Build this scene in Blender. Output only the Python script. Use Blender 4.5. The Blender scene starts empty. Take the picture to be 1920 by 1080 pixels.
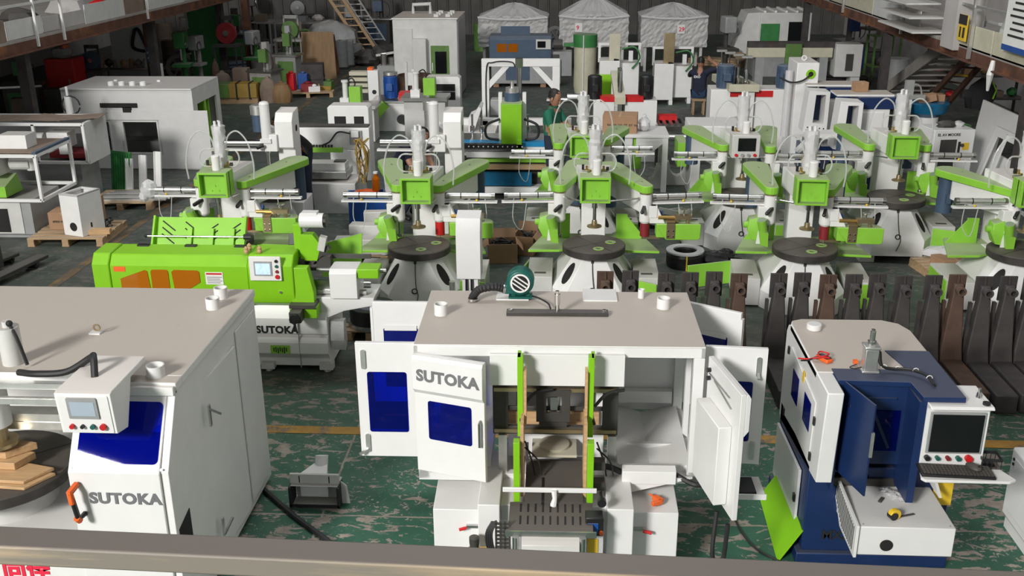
import bpy, math, random
from math import sin, cos, pi, radians as R, atan2, hypot
from mathutils import Vector, Matrix
random.seed(7)
SC = bpy.context.scene
COL = SC.collection
# ---------------- camera ----------------
FPX, EYE = 1900.0, 4.5
PITCH, YAW, ROLL = R(20.3), R(3.3), R(-0.4)
_f = Vector((-sin(YAW)*cos(PITCH), cos(YAW)*cos(PITCH), -sin(PITCH)))
_r0 = Vector((cos(YAW), sin(YAW), 0)); _u0 = _r0.cross(_f)
_r = _r0*cos(ROLL)+_u0*sin(ROLL); _u = _u0*cos(ROLL)-_r0*sin(ROLL)
cd = bpy.data.cameras.new('camera'); cam = bpy.data.objects.new('camera', cd); COL.objects.link(cam)
cd.sensor_width = 36; cd.lens = 36*FPX/1920; cd.clip_start = .05; cd.clip_end = 200
cam.matrix_world = Matrix(((_r.x,_u.x,-_f.x,0),(_r.y,_u.y,-_f.y,0),(_r.z,_u.z,-_f.z,EYE),(0,0,0,1)))
SC.camera = cam
def _ray(x, y): return _f+_r*((x-960)/FPX)-_u*((y-540)/FPX)
def at(x, y, z=0):            # point of the hall that the photo shows at (x, y), at height z
    d = _ray(x, y); t = (z-EYE)/d.z; return Vector((d.x*t, d.y*t, z))
def atY(x, y, Y):             # the same at depth Y
    d = _ray(x, y); t = Y/d.y; return Vector((d.x*t, Y, EYE+d.z*t))
# ---------------- world, lights, exposure ----------------
W = bpy.data.worlds.new('sky'); SC.world = W; W.use_nodes = True
W.node_tree.nodes['Background'].inputs[0].default_value = (.80, .90, 1, 1)
W.node_tree.nodes['Background'].inputs[1].default_value = .25
def area(name, loc, tgt, sx, sy, power, col=(1, 1, 1)):
    l = bpy.data.lights.new(name, 'AREA'); l.shape = 'RECTANGLE'; l.size = sx; l.size_y = sy; l.energy = power; l.color = col
    o = bpy.data.objects.new(name, l); COL.objects.link(o); o.location = loc
    o.rotation_euler = (Vector(tgt)-Vector(loc)).to_track_quat('-Z', 'Y').to_euler(); return o
area('assumed_key_light', (-15.3, -17, 14.7), (0, 11, 1), 6.2, 5.2, 12300, (1, .975, .94))  # assumed key lamp, unseen behind the camera to the left; no window is built
for i, y in enumerate((4, 13, 22, 31)):
    area('overhead_fill_%d' % i, (-1, y, 15.2), (-1, y, 0), 10, 3, (120, 820, 360, 130)[i], (.96, .98, 1))  # unseen overhead fill lamps, added to lift the ambient
vs = SC.view_settings; vs.view_transform = 'Standard'; vs.look = 'None'; vs.gamma = 1; vs.exposure = .1; vs.use_curve_mapping = False
SC.cycles.use_denoising = True
SC.cycles.max_bounces = 8; SC.cycles.transparent_max_bounces = 16
# ---------------- materials ----------------
MATS = {}
def mat(name, c, rough=.5, metal=0, var=.06, scale=6, dust=0, dustc=(.42, .385, .345), spot=None, spotamt=0, spotscale=3, bump=0, trans=0, alpha=1, emit=0, coat=0, stretch=None):
    m = bpy.data.materials.new(name); m.use_nodes = True; n = m.node_tree.nodes; L = m.node_tree.links
    b = n['Principled BSDF']; b.inputs['Roughness'].default_value = rough; b.inputs['Metallic'].default_value = metal
    if coat: b.inputs['Coat Weight'].default_value = coat
    tc = n.new('ShaderNodeTexCoord'); src = tc.outputs['Object']
    if stretch:
        mp = n.new('ShaderNodeMapping'); mp.inputs['Scale'].default_value = stretch; L.new(src, mp.inputs[0]); src = mp.outputs[0]
    nz = n.new('ShaderNodeTexNoise'); nz.inputs['Scale'].default_value = scale; nz.inputs['Detail'].default_value = 5; L.new(src, nz.inputs[0])
    rp = n.new('ShaderNodeMapRange'); rp.inputs[1].default_value = .3; rp.inputs[2].default_value = .7
    rp.inputs[3].default_value = 1-var; rp.inputs[4].default_value = 1+var; L.new(nz.outputs[0], rp.inputs[0])
    mx = n.new('ShaderNodeMix'); mx.data_type = 'RGBA'; mx.blend_type = 'MULTIPLY'; mx.inputs[0].default_value = 1
    mx.inputs[6].default_value = (*c, 1); L.new(rp.outputs[0], mx.inputs[7]); out = mx.outputs[2]
    if spot:
        n2 = n.new('ShaderNodeTexNoise'); n2.inputs['Scale'].default_value = spotscale; n2.inputs['Detail'].default_value = 8; n2.inputs['Roughness'].default_value = .65
        L.new(src, n2.inputs[0])
        r2 = n.new('ShaderNodeMapRange'); r2.inputs[1].default_value = 1-spotamt-.06; r2.inputs[2].default_value = 1-spotamt+.06; L.new(n2.outputs[0], r2.inputs[0])
        m2 = n.new('ShaderNodeMix'); m2.data_type = 'RGBA'; L.new(r2.outputs[0], m2.inputs[0]); L.new(out, m2.inputs[6]); m2.inputs[7].default_value = (*spot, 1); out = m2.outputs[2]
    if dust:   # dust settled on upward faces
        g = n.new('ShaderNodeNewGeometry'); sx = n.new('ShaderNodeSeparateXYZ'); L.new(g.outputs['Normal'], sx.inputs[0])
        r3 = n.new('ShaderNodeMapRange'); r3.inputs[1].default_value = .6; r3.inputs[2].default_value = .95; r3.inputs[4].default_value = dust; L.new(sx.outputs[2], r3.inputs[0])
        m3 = n.new('ShaderNodeMix'); m3.data_type = 'RGBA'; L.new(r3.outputs[0], m3.inputs[0]); L.new(out, m3.inputs[6]); m3.inputs[7].default_value = (*dustc, 1); out = m3.outputs[2]
        r4 = n.new('ShaderNodeMapRange'); r4.inputs[3].default_value = rough; r4.inputs[4].default_value = max(rough, .6); L.new(r3.outputs[0], r4.inputs[0]); L.new(r4.outputs[0], b.inputs['Roughness'])
    L.new(out, b.inputs['Base Color'])
    if bump:
        bp = n.new('ShaderNodeBump'); bp.inputs['Strength'].default_value = bump; bp.inputs['Distance'].default_value = .02; L.new(nz.outputs[0], bp.inputs['Height']); L.new(bp.outputs[0], b.inputs['Normal'])
    if trans: b.inputs['Transmission Weight'].default_value = trans
    if alpha < 1: b.inputs['Alpha'].default_value = alpha
    if emit: b.inputs['Emission Color'].default_value = (*c, 1); b.inputs['Emission Strength'].default_value = emit
    MATS[name] = m; return m
mat('white', (.80, .80, .785), .38, var=.03, dust=.62, dustc=(.50, .445, .40))
mat('clean_white', (.76, .76, .75), .35, var=.02, dust=.25)
mat('roof_white', (.80, .80, .78), .4, var=.03, dust=.9, dustc=(.40, .35, .30), spot=(.36, .30, .26), spotamt=.31, spotscale=14)
mat('grey_white', (.58, .58, .56), .5, var=.06, dust=.55)
mat('grey', (.30, .31, .31), .5, var=.1, dust=.4)
mat('beige', (.52, .50, .38), .5, var=.08, dust=.3)
mat('lime', (.215, .52, .010), .42, var=.04, dust=.15, dustc=(.27, .38, .10))
mat('old_green', (.09, .19, .04), .6, var=.2, dust=.5, dustc=(.12, .125, .09))  # old green paint darkened for the light blocked at the back
mat('old_white', (.30, .29, .275), .6, var=.15, dust=.4, dustc=(.2, .185, .165))  # old white darkened likewise, shade kept in the colour
mat('shaded_white', (.62, .62, .61), .42, var=.03, dust=.6, dustc=(.36, .33, .30))  # enclosure white greyed, shade mixed into the colour
mat('green', (.25, .56, .05), .4, var=.06, dust=.8, dustc=(.33, .36, .24))
mat('dark_green', (.035, .19, .05), .5, var=.15, dust=.4)
mat('teal_green', (.008, .105, .085), .4, var=.1)
mat('navy', (.009, .026, .095), .38, var=.1, dust=.5, dustc=(.10, .105, .12))
mat('blue', (.01, .07, .30), .4, var=.1, dust=.3)
mat('tarp', (.005, .11, .22), .35, var=.2, scale=8)
mat('sky_blue', (.008, .22, .45), .4, var=.06)
mat('slate_blue', (.05, .085, .14), .5, var=.1, dust=.35, dustc=(.25, .24, .23))
mat('red', (.55, .012, .015), .4, var=.1)
mat('dark_red', (.22, .012, .018), .6, var=.12)
mat('orange', (.80, .13, .02), .4, var=.05)
mat('yellow', (.75, .50, .03), .5, var=.08)
mat('dull_yellow', (.30, .19, .03), .6, var=.15)
mat('black', (.012, .012, .013), .4, var=.2, scale=20)
mat('rubber', (.016, .016, .017), .6, var=.2)
mat('charcoal', (.05, .047, .043), .5, var=.15, dust=.3, dustc=(.16, .14, .125))
mat('dark_void', (.012, .011, .011), .8, var=.3)
mat('steel', (.55, .55, .54), .3, 1, var=.1, scale=12)
mat('chrome', (.78, .78, .77), .16, 1, var=.04)
mat('alu', (.68, .68, .66), .35, .85, var=.08, scale=14)
mat('brass', (.62, .40, .13), .32, 1, var=.12)
mat('zinc', (.50, .40, .24), .38, .9, var=.12)
mat('iron', (.060, .054, .050), .6, .4, var=.25, scale=9, dust=.6, dustc=(.155, .135, .115), spot=(.03, .025, .022), spotamt=.36, spotscale=5, bump=.15)
mat('rust', (.095, .058, .042), .75, .25, var=.3, scale=5, spot=(.20, .075, .025), spotamt=.36, spotscale=2.6, bump=.35)
mat('dark_rust', (.062, .055, .054), .7, .35, var=.3, scale=5, spot=(.14, .058, .025), spotamt=.33, spotscale=3, bump=.3)
mat('beam_rust', (.12, .055, .035), .8, .2, var=.3, scale=3, spot=(.25, .10, .03), spotamt=.4, spotscale=1.5, bump=.2)
mat('pine', (.52, .33, .17), .6, var=.16, scale=5, stretch=(1, 9, 9))
mat('plank', (.40, .27, .15), .7, var=.22, scale=5, stretch=(1, 9, 9), dust=.2)
mat('plywood', (.20, .118, .05), .65, var=.15, scale=2.5, stretch=(4, 4, 1))
mat('carton', (.36, .215, .125), .8, var=.08, scale=4)
mat('old_carton', (.20, .15, .115), .85, var=.18, scale=4)
mat('plaster', (.42, .40, .39), .85, var=.12, scale=1.5, spot=(.28, .26, .24), spotamt=.36, spotscale=.9)
mat('cladding', (.085, .080, .074), .7, var=.2, scale=2)
mat('concrete', (.30, .28, .26), .85, var=.15, scale=3)
mat('skin', (.34, .17, .105), .5, var=.05)
mat('hair', (.012, .010, .009), .5, var=.2, scale=40, bump=.5)
mat('shirt_green', (.006, .125, .075), .8, var=.12, scale=9)
mat('shirt_navy', (.010, .013, .035), .85, var=.15, scale=9)
mat('shirt_black', (.008, .008, .010), .85, var=.15, scale=9)
mat('trousers', (.018, .026, .05), .85, var=.15, scale=9)
mat('jeans', (.02, .05, .11), .85, var=.15, scale=9)
mat('rag', (.42, .42, .42), .8, var=.25, scale=30, bump=.6)
mat('letter_grey', (.20, .20, .21), .45, .3)
mat('letter_black', (.02, .02, .02), .5)
mat('letter_red', (.75, .02, .06), .5)
mat('paper', (.75, .75, .73), .6, var=.03)
mat('screen_off', (.008, .009, .010), .12, var=.02)
mat('screen_grey', (.30, .36, .42), .25, var=.03, emit=.25)
mat('screen_lit', (.45, .60, .85), .3, var=.2, scale=30, emit=.5)
mat('lamp_orange', (.9, .25, .03), .3, emit=.6)
mat('handrail', (.40, .31, .20), .6, var=.25, scale=3, stretch=(.5, 7, 7), dust=1, dustc=(.145, .125, .11), spot=(.20, .18, .15), spotamt=.45, spotscale=1.2)
def glassy(name, c, rough=.03, mixt=.55, tint=(1, 1, 1), noise=0, nd=.03):
    m = bpy.data.materials.new(name); m.use_nodes = True; n = m.node_tree.nodes; L = m.node_tree.links
    b = n['Principled BSDF']; b.inputs['Base Color'].default_value = (*c, 1); b.inputs['Roughness'].default_value = rough
    t = n.new('ShaderNodeBsdfTransparent'); t.inputs[0].default_value = (*tint, 1)
    mx = n.new('ShaderNodeMixShader'); mx.inputs[0].default_value = 1-mixt
    L.new(t.outputs[0], mx.inputs[1]); L.new(b.outputs[0], mx.inputs[2]); L.new(mx.outputs[0], n['Material Output'].inputs[0])
    if noise:
        tc = n.new('ShaderNodeTexCoord'); nz = n.new('ShaderNodeTexNoise'); nz.inputs['Scale'].default_value = noise; nz.inputs['Detail'].default_value = 6; nz.inputs['Roughness'].default_value = .7; L.new(tc.outputs['Object'], nz.inputs[0])
        bp = n.new('ShaderNodeBump'); bp.inputs['Strength'].default_value = 1; bp.inputs['Distance'].default_value = nd; L.new(nz.outputs[0], bp.inputs['Height']); L.new(bp.outputs[0], b.inputs['Normal'])
    MATS[name] = m
glassy('blue_acrylic', (.001, .007, .15), .02, .62, (.03, .10, .85))
glassy('dark_blue_acrylic', (.002, .008, .16), .04, .25, (.03, .06, .6))
glassy('orange_acrylic', (.60, .17, .006), .04, .45, (.95, .45, .08))
glassy('hose_clear', (.62, .64, .62), .12, .42)
glassy('film', (.78, .78, .79), .12, .34, (.97, .97, .97), 14, .012)
glassy('wrap_film', (.62, .615, .61), .16, .25, (.9, .9, .9), 5, .03)
glassy('water_blue', (.06, .12, .20), .15, .35, (.55, .7, .9))
glassy('clear_pane', (.5, .55, .58), .05, .7, (.8, .85, .9))
# floor: worn green paint over concrete
def floor_mat():
    m = bpy.data.materials.new('floor_paint'); m.use_nodes = True; n = m.node_tree.nodes; L = m.node_tree.links; b = n['Principled BSDF']
    tc = n.new('ShaderNodeTexCoord')
    def noise(s, det=8, ro=.6, dist=0):
        z = n.new('ShaderNodeTexNoise'); z.inputs['Scale'].default_value = s; z.inputs['Detail'].default_value = det; z.inputs['Roughness'].default_value = ro; z.inputs['Distortion'].default_value = dist; L.new(tc.outputs['Object'], z.inputs[0]); return z.outputs[0]
    def rng(i, a, c, o0=0, o1=1):
        r = n.new('ShaderNodeMapRange'); r.inputs[1].default_value = a; r.inputs[2].default_value = c; r.inputs[3].default_value = o0; r.inputs[4].default_value = o1; L.new(i, r.inputs[0]); return r.outputs[0]
    def mix(f, a, c):
        x = n.new('ShaderNodeMix'); x.data_type = 'RGBA'; L.new(f, x.inputs[0])
        for k, v in ((6, a), (7, c)):
            if isinstance(v, tuple): x.inputs[k].default_value = (*v, 1)
            else: L.new(v, x.inputs[k])
        return x.outputs[2]
    paint = mix(rng(noise(1.3), .35, .65), (.016, .078, .047), (.026, .115, .068))
    mp = n.new('ShaderNodeMapping'); mp.inputs['Rotation'].default_value = (0, 0, .5); mp.inputs['Scale'].default_value = (1, 2.1, 1); L.new(tc.outputs['Object'], mp.inputs[0])
    z = n.new('ShaderNodeTexNoise'); z.inputs['Scale'].default_value = 5.2; z.inputs['Detail'].default_value = 7; z.inputs['Roughness'].default_value = .62; z.inputs['Distortion'].default_value = .6; L.new(mp.outputs[0], z.inputs[0])
    big = noise(.42, 3, .5)
    ad = n.new('ShaderNodeMath'); ad.operation = 'MULTIPLY_ADD'; L.new(big, ad.inputs[0]); ad.inputs[1].default_value = .35; L.new(z.outputs[0], ad.inputs[2])
    c1 = rng(ad.outputs[0], .735, .755)
    sk = noise(19, 3, .6, 1.2); ad2 = n.new('ShaderNodeMath'); ad2.operation = 'MULTIPLY_ADD'; L.new(noise(1.1, 3, .5), ad2.inputs[0]); ad2.inputs[1].default_value = .30; L.new(sk, ad2.inputs[2])
    c2 = rng(ad2.outputs[0], .775, .795)
    sp0 = n.new('ShaderNodeSeparateXYZ'); L.new(tc.outputs['Object'], sp0.inputs[0])
    def joint(axis, pos):   # chipped paint along a slab joint
        a = n.new('ShaderNodeMath'); a.operation = 'SUBTRACT'; L.new(sp0.outputs[axis], a.inputs[0]); a.inputs[1].default_value = pos
        w = n.new('ShaderNodeMath'); w.operation = 'MULTIPLY_ADD'; L.new(noise(7, 4), w.inputs[0]); w.inputs[1].default_value = .03; L.new(a.outputs[0], w.inputs[2])
        s = n.new('ShaderNodeMath'); s.operation = 'SUBTRACT'; L.new(w.outputs[0], s.inputs[0]); s.inputs[1].default_value = .015
        b2 = n.new('ShaderNodeMath'); b2.operation = 'ABSOLUTE'; L.new(s.outputs[0], b2.inputs[0]); return rng(b2.outputs[0], .006, .013, 1, 0)
    def mx_(a, c):
        m2 = n.new('ShaderNodeMath'); m2.operation = 'MAXIMUM'; L.new(a, m2.inputs[0]); L.new(c, m2.inputs[1]); return m2.outputs[0]
    chips = mx_(mx_(c1, c2), mx_(joint(1, 6.87), joint(0, -1.93)))
    worn = mix(chips, paint, mix(rng(noise(9), .3, .7), (.19, .155, .13), (.36, .31, .265)))
    # grime heavier further in, its near tones darkened with the machines' cast shade
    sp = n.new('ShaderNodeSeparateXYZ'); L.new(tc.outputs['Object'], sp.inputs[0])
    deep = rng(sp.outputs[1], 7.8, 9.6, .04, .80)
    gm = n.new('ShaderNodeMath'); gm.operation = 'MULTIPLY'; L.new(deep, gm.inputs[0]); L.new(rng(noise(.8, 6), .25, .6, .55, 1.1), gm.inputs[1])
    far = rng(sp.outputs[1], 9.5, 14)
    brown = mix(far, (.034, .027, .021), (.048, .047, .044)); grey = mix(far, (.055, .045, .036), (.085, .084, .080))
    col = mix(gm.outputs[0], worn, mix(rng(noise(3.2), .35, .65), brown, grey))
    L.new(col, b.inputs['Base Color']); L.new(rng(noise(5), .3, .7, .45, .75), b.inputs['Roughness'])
    MATS['floor_paint'] = m
floor_mat()
mat('line_faded', (.16, .105, .045), .75, var=.25, scale=4, spot=(.075, .068, .06), spotamt=.5, spotscale=3)
mat('line_yellow', (.36, .19, .03), .7, var=.2, scale=5, spot=(.12, .10, .08), spotamt=.42, spotscale=6)
# ---------------- mesh helpers: a shape is (verts, faces) ----------------
def box(x0, x1, y0, y1, z0, z1):
    v = [(x, y, z) for x in (x0, x1) for y in (y0, y1) for z in (z0, z1)]
    return v, [(0, 1, 3, 2), (4, 6, 7, 5), (0, 4, 5, 1), (2, 3, 7, 6), (0, 2, 6, 4), (1, 5, 7, 3)]
def prism(pts, ax, a, b):      # polygon extruded along ax; 2D order: x->(y,z)  y->(x,z)  z->(x,y)
    n = len(pts)
    def p3(p, t): return (t, p[0], p[1]) if ax == 'x' else (p[0], t, p[1]) if ax == 'y' else (p[0], p[1], t)
    v = [p3(p, a) for p in pts]+[p3(p, b) for p in pts]
    f = [(i, (i+1) % n, n+(i+1) % n, n+i) for i in range(n)]+[tuple(range(n-1, -1, -1)), tuple(range(n, 2*n))]
    return v, f
def loft(sections, caps=True):  # list of equal-length vertex rings
    n = len(sections[0]); v = [tuple(p) for s in sections for p in s]; f = []
    for k in range(len(sections)-1):
        for i in range(n): f.append((k*n+i, k*n+(i+1) % n, (k+1)*n+(i+1) % n, (k+1)*n+i))
    if caps: f += [tuple(range(n-1, -1, -1)), tuple(range((len(sections)-1)*n, len(sections)*n))]
    return v, f
def _fr(d):
    d = d.normalized(); a = Vector((0, 0, 1)) if abs(d.z) < .9 else Vector((1, 0, 0)); u = d.cross(a).normalized(); return u, d.cross(u)
def cyl(p0, p1, r0, r1=None, n=14):
    p0, p1 = Vector(p0), Vector(p1); r1 = r0 if r1 is None else r1; u, w = _fr(p1-p0)
    return loft([[p+(u*cos(2*pi*i/n)+w*sin(2*pi*i/n))*r for i in range(n)] for p, r in ((p0, r0), (p1, r1))])
def tube(pts, r, n=7):
    pts = [Vector(p) for p in pts]; S = []; u = None
    for i, p in enumerate(pts):
        d = (pts[min(i+1, len(pts)-1)]-pts[max(i-1, 0)]).normalized()
        if u is None: u, w = _fr(d)
        else: u = (u-d*u.dot(d)).normalized(); w = d.cross(u)
        rr = r[i] if isinstance(r, (list, tuple)) else r
        S.append([p+(u*cos(2*pi*k/n)+w*sin(2*pi*k/n))*rr for k in range(n)])
    return loft(S)
def curve(pts, m=5):            # Catmull-Rom through the points
    P = [Vector(p) for p in pts]; Q = [P[0]*2-P[1]]+P+[P[-1]*2-P[-2]]; o = []
    for i in range(1, len(Q)-2):
        a, b, c, d = Q[i-1:i+3]
        for k in range(m):
            t = k/m; o.append(.5*((2*b)+(c-a)*t+(2*a-5*b+4*c-d)*t*t+(3*b-a-3*c+d)*t**3))
    return o+[P[-1]]
def ring(c, r0, r1, z0, z1, n=28):   # vertical hollow ring (pipe stub)
    S = [[(c[0]+r*cos(2*pi*i/n), c[1]+r*sin(2*pi*i/n), z) for i in range(n)] for r, z in ((r1, z0), (r1, z1), (r0, z1), (r0, z0))]
    v, f = loft(S+[S[0]], False); return v, f
def lathe(prof, c=(0, 0, 0), n=24):
    return loft([[(c[0]+r*cos(2*pi*i/n), c[1]+r*sin(2*pi*i/n), c[2]+z) for i in range(n)] for r, z in prof])
def xf(s, M): return [tuple(M @ Vector(p)) for p in s[0]], s[1]
def mv(s, x=0, y=0, z=0): return [(p[0]+x, p[1]+y, p[2]+z) for p in s[0]], s[1]
def rot(s, deg, ax='Z', c=(0, 0, 0)):
    c = Vector(c); return xf(s, Matrix.Translation(c) @ Matrix.Rotation(R(deg), 4, ax) @ Matrix.Translation(-c))
def bar(p0, p1, w, h=None):     # rectangular bar between two points
    p0, p1 = Vector(p0), Vector(p1); h = w if h is None else h; d = (p1-p0).normalized()
    a = Vector((0, 0, 1)) if abs(d.z) < .95 else Vector((0, 1, 0)); u = d.cross(a).normalized(); v = u.cross(d)
    return loft([[p+u*sx*w/2+v*sy*h/2 for sx, sy in ((-1, -1), (1, -1), (1, 1), (-1, 1))] for p in (p0, p1)])
def holed(ax, a, b, outer, hole, n=None):  # plate with one rectangular/polygon hole: both polygons have the same vertex count
    k = len(outer)
    def p3(p, t): return (t, p[0], p[1]) if ax == 'x' else (p[0], t, p[1]) if ax == 'y' else (p[0], p[1], t)
    S = [[p3(p, a) for p in hole], [p3(p, a) for p in outer], [p3(p, b) for p in outer], [p3(p, b) for p in hole]]
    return loft(S+[S[0]], False)
def rect(x0, x1, y0, y1): return [(x0, y0), (x1, y0), (x1, y1), (x0, y1)]
def blob(c, rx, ry, rz, n=10, m=7, j=.12, sq=1):
    S = []
    for k in range(m+1):
        t = -pi/2+pi*k/m; cr = max(cos(t), .02)
        S.append([(c[0]+rx*cr*cos(2*pi*i/n)*(1+random.uniform(-j, j)), c[1]+ry*cr*sin(2*pi*i/n)*(1+random.uniform(-j, j)), c[2]+rz*sin(t)*(1+random.uniform(-j, j)*.5)) for i in range(n)])
    return loft(S)
def sphere(c, r, n=12, m=8): return blob(c, r, r, r, n, m, 0)
def mesh(name, shapes, matname, bev=0, smooth=True):
    v, f = [], []
    for s in shapes:
        k = len(v); v += s[0]; f += [tuple(i+k for i in q) for q in s[1]]
    me = bpy.data.meshes.new(name); me.from_pydata(v, [], f)
    import bmesh
    bm = bmesh.new(); bm.from_mesh(me); bmesh.ops.recalc_face_normals(bm, faces=bm.faces); bm.to_mesh(me); bm.free()
    if smooth:
        me.polygons.foreach_set('use_smooth', [True]*len(me.polygons)); me.set_sharp_from_angle(angle=R(24))
    me.materials.append(MATS[matname]); return me
def part(parent, name, m, *shapes, bev=0, label=None, smooth=True, kind=None):
    o = bpy.data.objects.new(name, mesh(name, shapes, m, smooth=smooth)); COL.objects.link(o)
    if parent is not None: o.parent = parent
    if bev:
        b = o.modifiers.new('bevel', 'BEVEL'); b.width = bev; b.segments = 2; b.limit_method = 'ANGLE'; b.angle_limit = R(40)
    if label: o['label'] = label
    if kind: o['kind'] = kind
    return o
def parts(parent, name, m, *shapes, **k):
    for s in shapes: o = part(parent, name, m, s, **k)
    return o
def thing(name, label, cat, loc=(0, 0, 0), rz=0, group=None):
    o = bpy.data.objects.new(name, None); COL.objects.link(o); o.location = loc; o.rotation_euler = (0, 0, R(rz)); o.empty_display_size = .1
    o['label'] = label; o['category'] = cat
    if group: o['group'] = group
    return o
def solo(name, label, cat, m, *shapes, loc=(0, 0, 0), rz=0, group=None, bev=0, rx=0, ry=0):
    o = part(None, name, m, *shapes, bev=bev); o.location = loc; o.rotation_euler = (R(rx), R(ry), R(rz)); o['label'] = label; o['category'] = cat
    if group: o['group'] = group
    return o
def struct(name, m, *shapes, parent=None, label=None):
    o = part(parent, name, m, *shapes)
    if parent is None: o['kind'] = 'structure'
    if label: o['label'] = label
    return o
def kids(o): return [c for c in bpy.data.objects if c.parent == o]
def copy_tree(o, parent=None):
    ch = list(o.children); c = o.copy(); COL.objects.link(c)
    if parent is not None: c.parent = parent
    for k in ch: copy_tree(k, c)
    return c
def place(o, loc, rz=0, label=None):
    o.location = loc; o.rotation_euler = (0, 0, R(rz))
    if label: o['label'] = label
    return o
def letters(parent, txt, size, m, M, name='lettering', bold=.0, sx=1, align='LEFT', spacing=1, label=None):
    cu = bpy.data.curves.new(name, 'FONT'); cu.body = txt; cu.size = size; cu.extrude = .0015; cu.offset = bold; cu.space_character = spacing; cu.align_x = align; cu.resolution_u = 3
    t = bpy.data.objects.new(name+'_tmp', cu); COL.objects.link(t); bpy.context.view_layer.update()
    me = bpy.data.meshes.new_from_object(t.evaluated_get(bpy.context.evaluated_depsgraph_get())); bpy.data.objects.remove(t); bpy.data.curves.remove(cu)
    me.materials.clear(); me.materials.append(MATS[m]); me.transform(M @ Matrix.Diagonal((sx, 1, 1, 1)))
    o = bpy.data.objects.new(name, me); COL.objects.link(o); o.parent = parent
    if label: o['label'] = label
    return o
def facing(loc, tilt=0, yaw=0):  # upright text plane facing -Y; tilt leans it back
    return Matrix.Translation(Vector(loc)) @ Matrix.Rotation(R(yaw), 4, 'Z') @ Matrix.Rotation(R(90-tilt), 4, 'X')
# ---------------- the hall ----------------
XL, XR, YB, YF = -17.0, 10.6, 41.0, -24.0
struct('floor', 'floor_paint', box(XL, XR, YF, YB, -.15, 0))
struct('trim_1', 'line_yellow', box(-6.4, 7.5, 8.20, 8.34, 0, .004), label='yellow painted line across the floor')
struct('trim_2', 'line_faded', box(-6.72, -6.58, 8.6, 38, 0, .004), label='yellow painted line along the aisle')
struct('wall_left', 'plaster', box(XL-.2, XL, YF, YB, 0, 18.5))
struct('wall_right', 'plaster', box(XR, XR+.2, YF, YB, 0, 18.5))
wb = struct('wall_back', 'cladding', box(XL, XR, YB, YB+.2, 0, 18.5))
rib = None
for i in range(62):
    if rib is None:
        rib = part(wb, 'cladding_rib', 'cladding', prism([(-.05, YB), (-.03, YB-.05), (.03, YB-.05), (.05, YB)], 'z', 0, 6)); r_ = rib
    else: r_ = rib.copy(); COL.objects.link(r_)
    r_.location.x = XL+.3+i*.44
struct('ceiling', 'cladding', box(XL, XR, YF, YB, 18.5, 18.7))
def rebase(root, loc, rz=0):   # parts were laid out in hall coordinates: bring them to the thing's own base
    M = Matrix.Translation(-Vector(loc)); seen = set()
    def go(o):
        for c in o.children:
            if c.type == 'MESH' and c.data.name not in seen: seen.add(c.data.name); c.data.transform(M)
            go(c)
    go(root); root.location = loc; root.rotation_euler = (0, 0, R(rz)); return root
def rrect(x0, x1, y0, y1, r, k=4):
    o = []
    for cx, cy, a in ((x1-r, y1-r, 0), (x0+r, y1-r, 90), (x0+r, y0+r, 180), (x1-r, y0+r, 270)):
        for i in range(k+1): t = R(a+90*i/k); o.append((cx+r*cos(t), cy+r*sin(t)))
    return o
def slab(pts, t, M, z0=0): return xf(prism(pts, 'z', z0, z0+t), M)
def disc(M, x, y, r, t, z0=0, n=14): return xf(cyl((x, y, z0), (x, y, z0+t), r, n=n), M)
def stub(parent, p, r=.05, h=.09, name='duct_stub', m='clean_white'): return part(parent, name, m, ring((p[0], p[1]), r*.86, r, p[2], p[2]+h))
# ================= 1. enclosed machine on the left =================
le = thing('enclosed_router', 'large white enclosed machine with sloped blue window and control box beside wood boards', 'machine')
part(le, 'base', 'clean_white', box(-5.3, -2.62, 5.43, 7.36, .06, .60), bev=.01)
part(le, 'plinth', 'grey', box(-5.2, -2.7, 5.55, 7.3, 0, .06))
part(le, 'roof', 'roof_white', box(-5.3, -2.47, 5.80, 7.40, 1.66, 1.72), box(-2.93, -2.47, 5.69, 5.80, 1.66, 1.72), bev=.006)
part(le, 'back_wall', 'white', box(-5.3, -2.5, 7.34, 7.39, .6, 1.66))
sw = part(le, 'side_wall', 'white', prism([(5.70, 1.66), (5.43, 1.22), (5.43, .05), (7.39, .05), (7.39, 1.66)], 'x', -2.53, -2.48), bev=.004)
sd = part(le, 'side_door', 'white', rot(box(-2.475, -2.455, 5.92, 6.78, .12, 1.50), -2.5, 'Z', (-2.47, 6.78, 0)), bev=.004)
part(sd, 'handle', 'steel', box(-2.44, -2.428, 6.08, 6.11, 1.20, 1.36), bar((-2.43, 6.09, 1.33), (-2.40, 6.2, 1.24), .016))
part(sd, 'handle', 'steel', box(-2.44, -2.428, 6.08, 6.11, .32, .46), bar((-2.43, 6.09, .33), (-2.40, 6.2, .40), .016))
part(sw, 'rear_panel', 'white', box(-2.478, -2.466, 6.86, 7.32, .12, 1.58), bev=.003)
part(sw, 'access_hole', 'dark_void', prism([(5.47, .60), (5.66, .60), (5.66, .82), (5.47, .78)], 'x', -2.479, -2.474))
tw = part(le, 'front_tower', 'clean_white', prism([(5.70, 1.66), (5.41, 1.22), (5.41, .10), (6.0, .10), (6.0, 1.66)], 'x', -3.12, -2.531), bev=.006)
MS = facing((-3.12, 5.555, 1.44), 33.4)          # middle of the sloped face
for sx in (.02, .31, .60):
    for sy in (-.235, .235): part(tw, 'screw', 'steel', disc(MS, sx, sy, .008, .006, 0, 8))
win = part(tw, 'window_pane', 'blue_acrylic', slab(rrect(.05, .57, -.205, .19, .03), .008, MS), label='glossy blue acrylic window')
letters(tw, 'SUTOKA', .106, 'letter_grey', facing((-3.005, 5.407, 1.005)), bold=.0045, sx=1.06, spacing=1.08, label='grey capital lettering')
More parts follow.
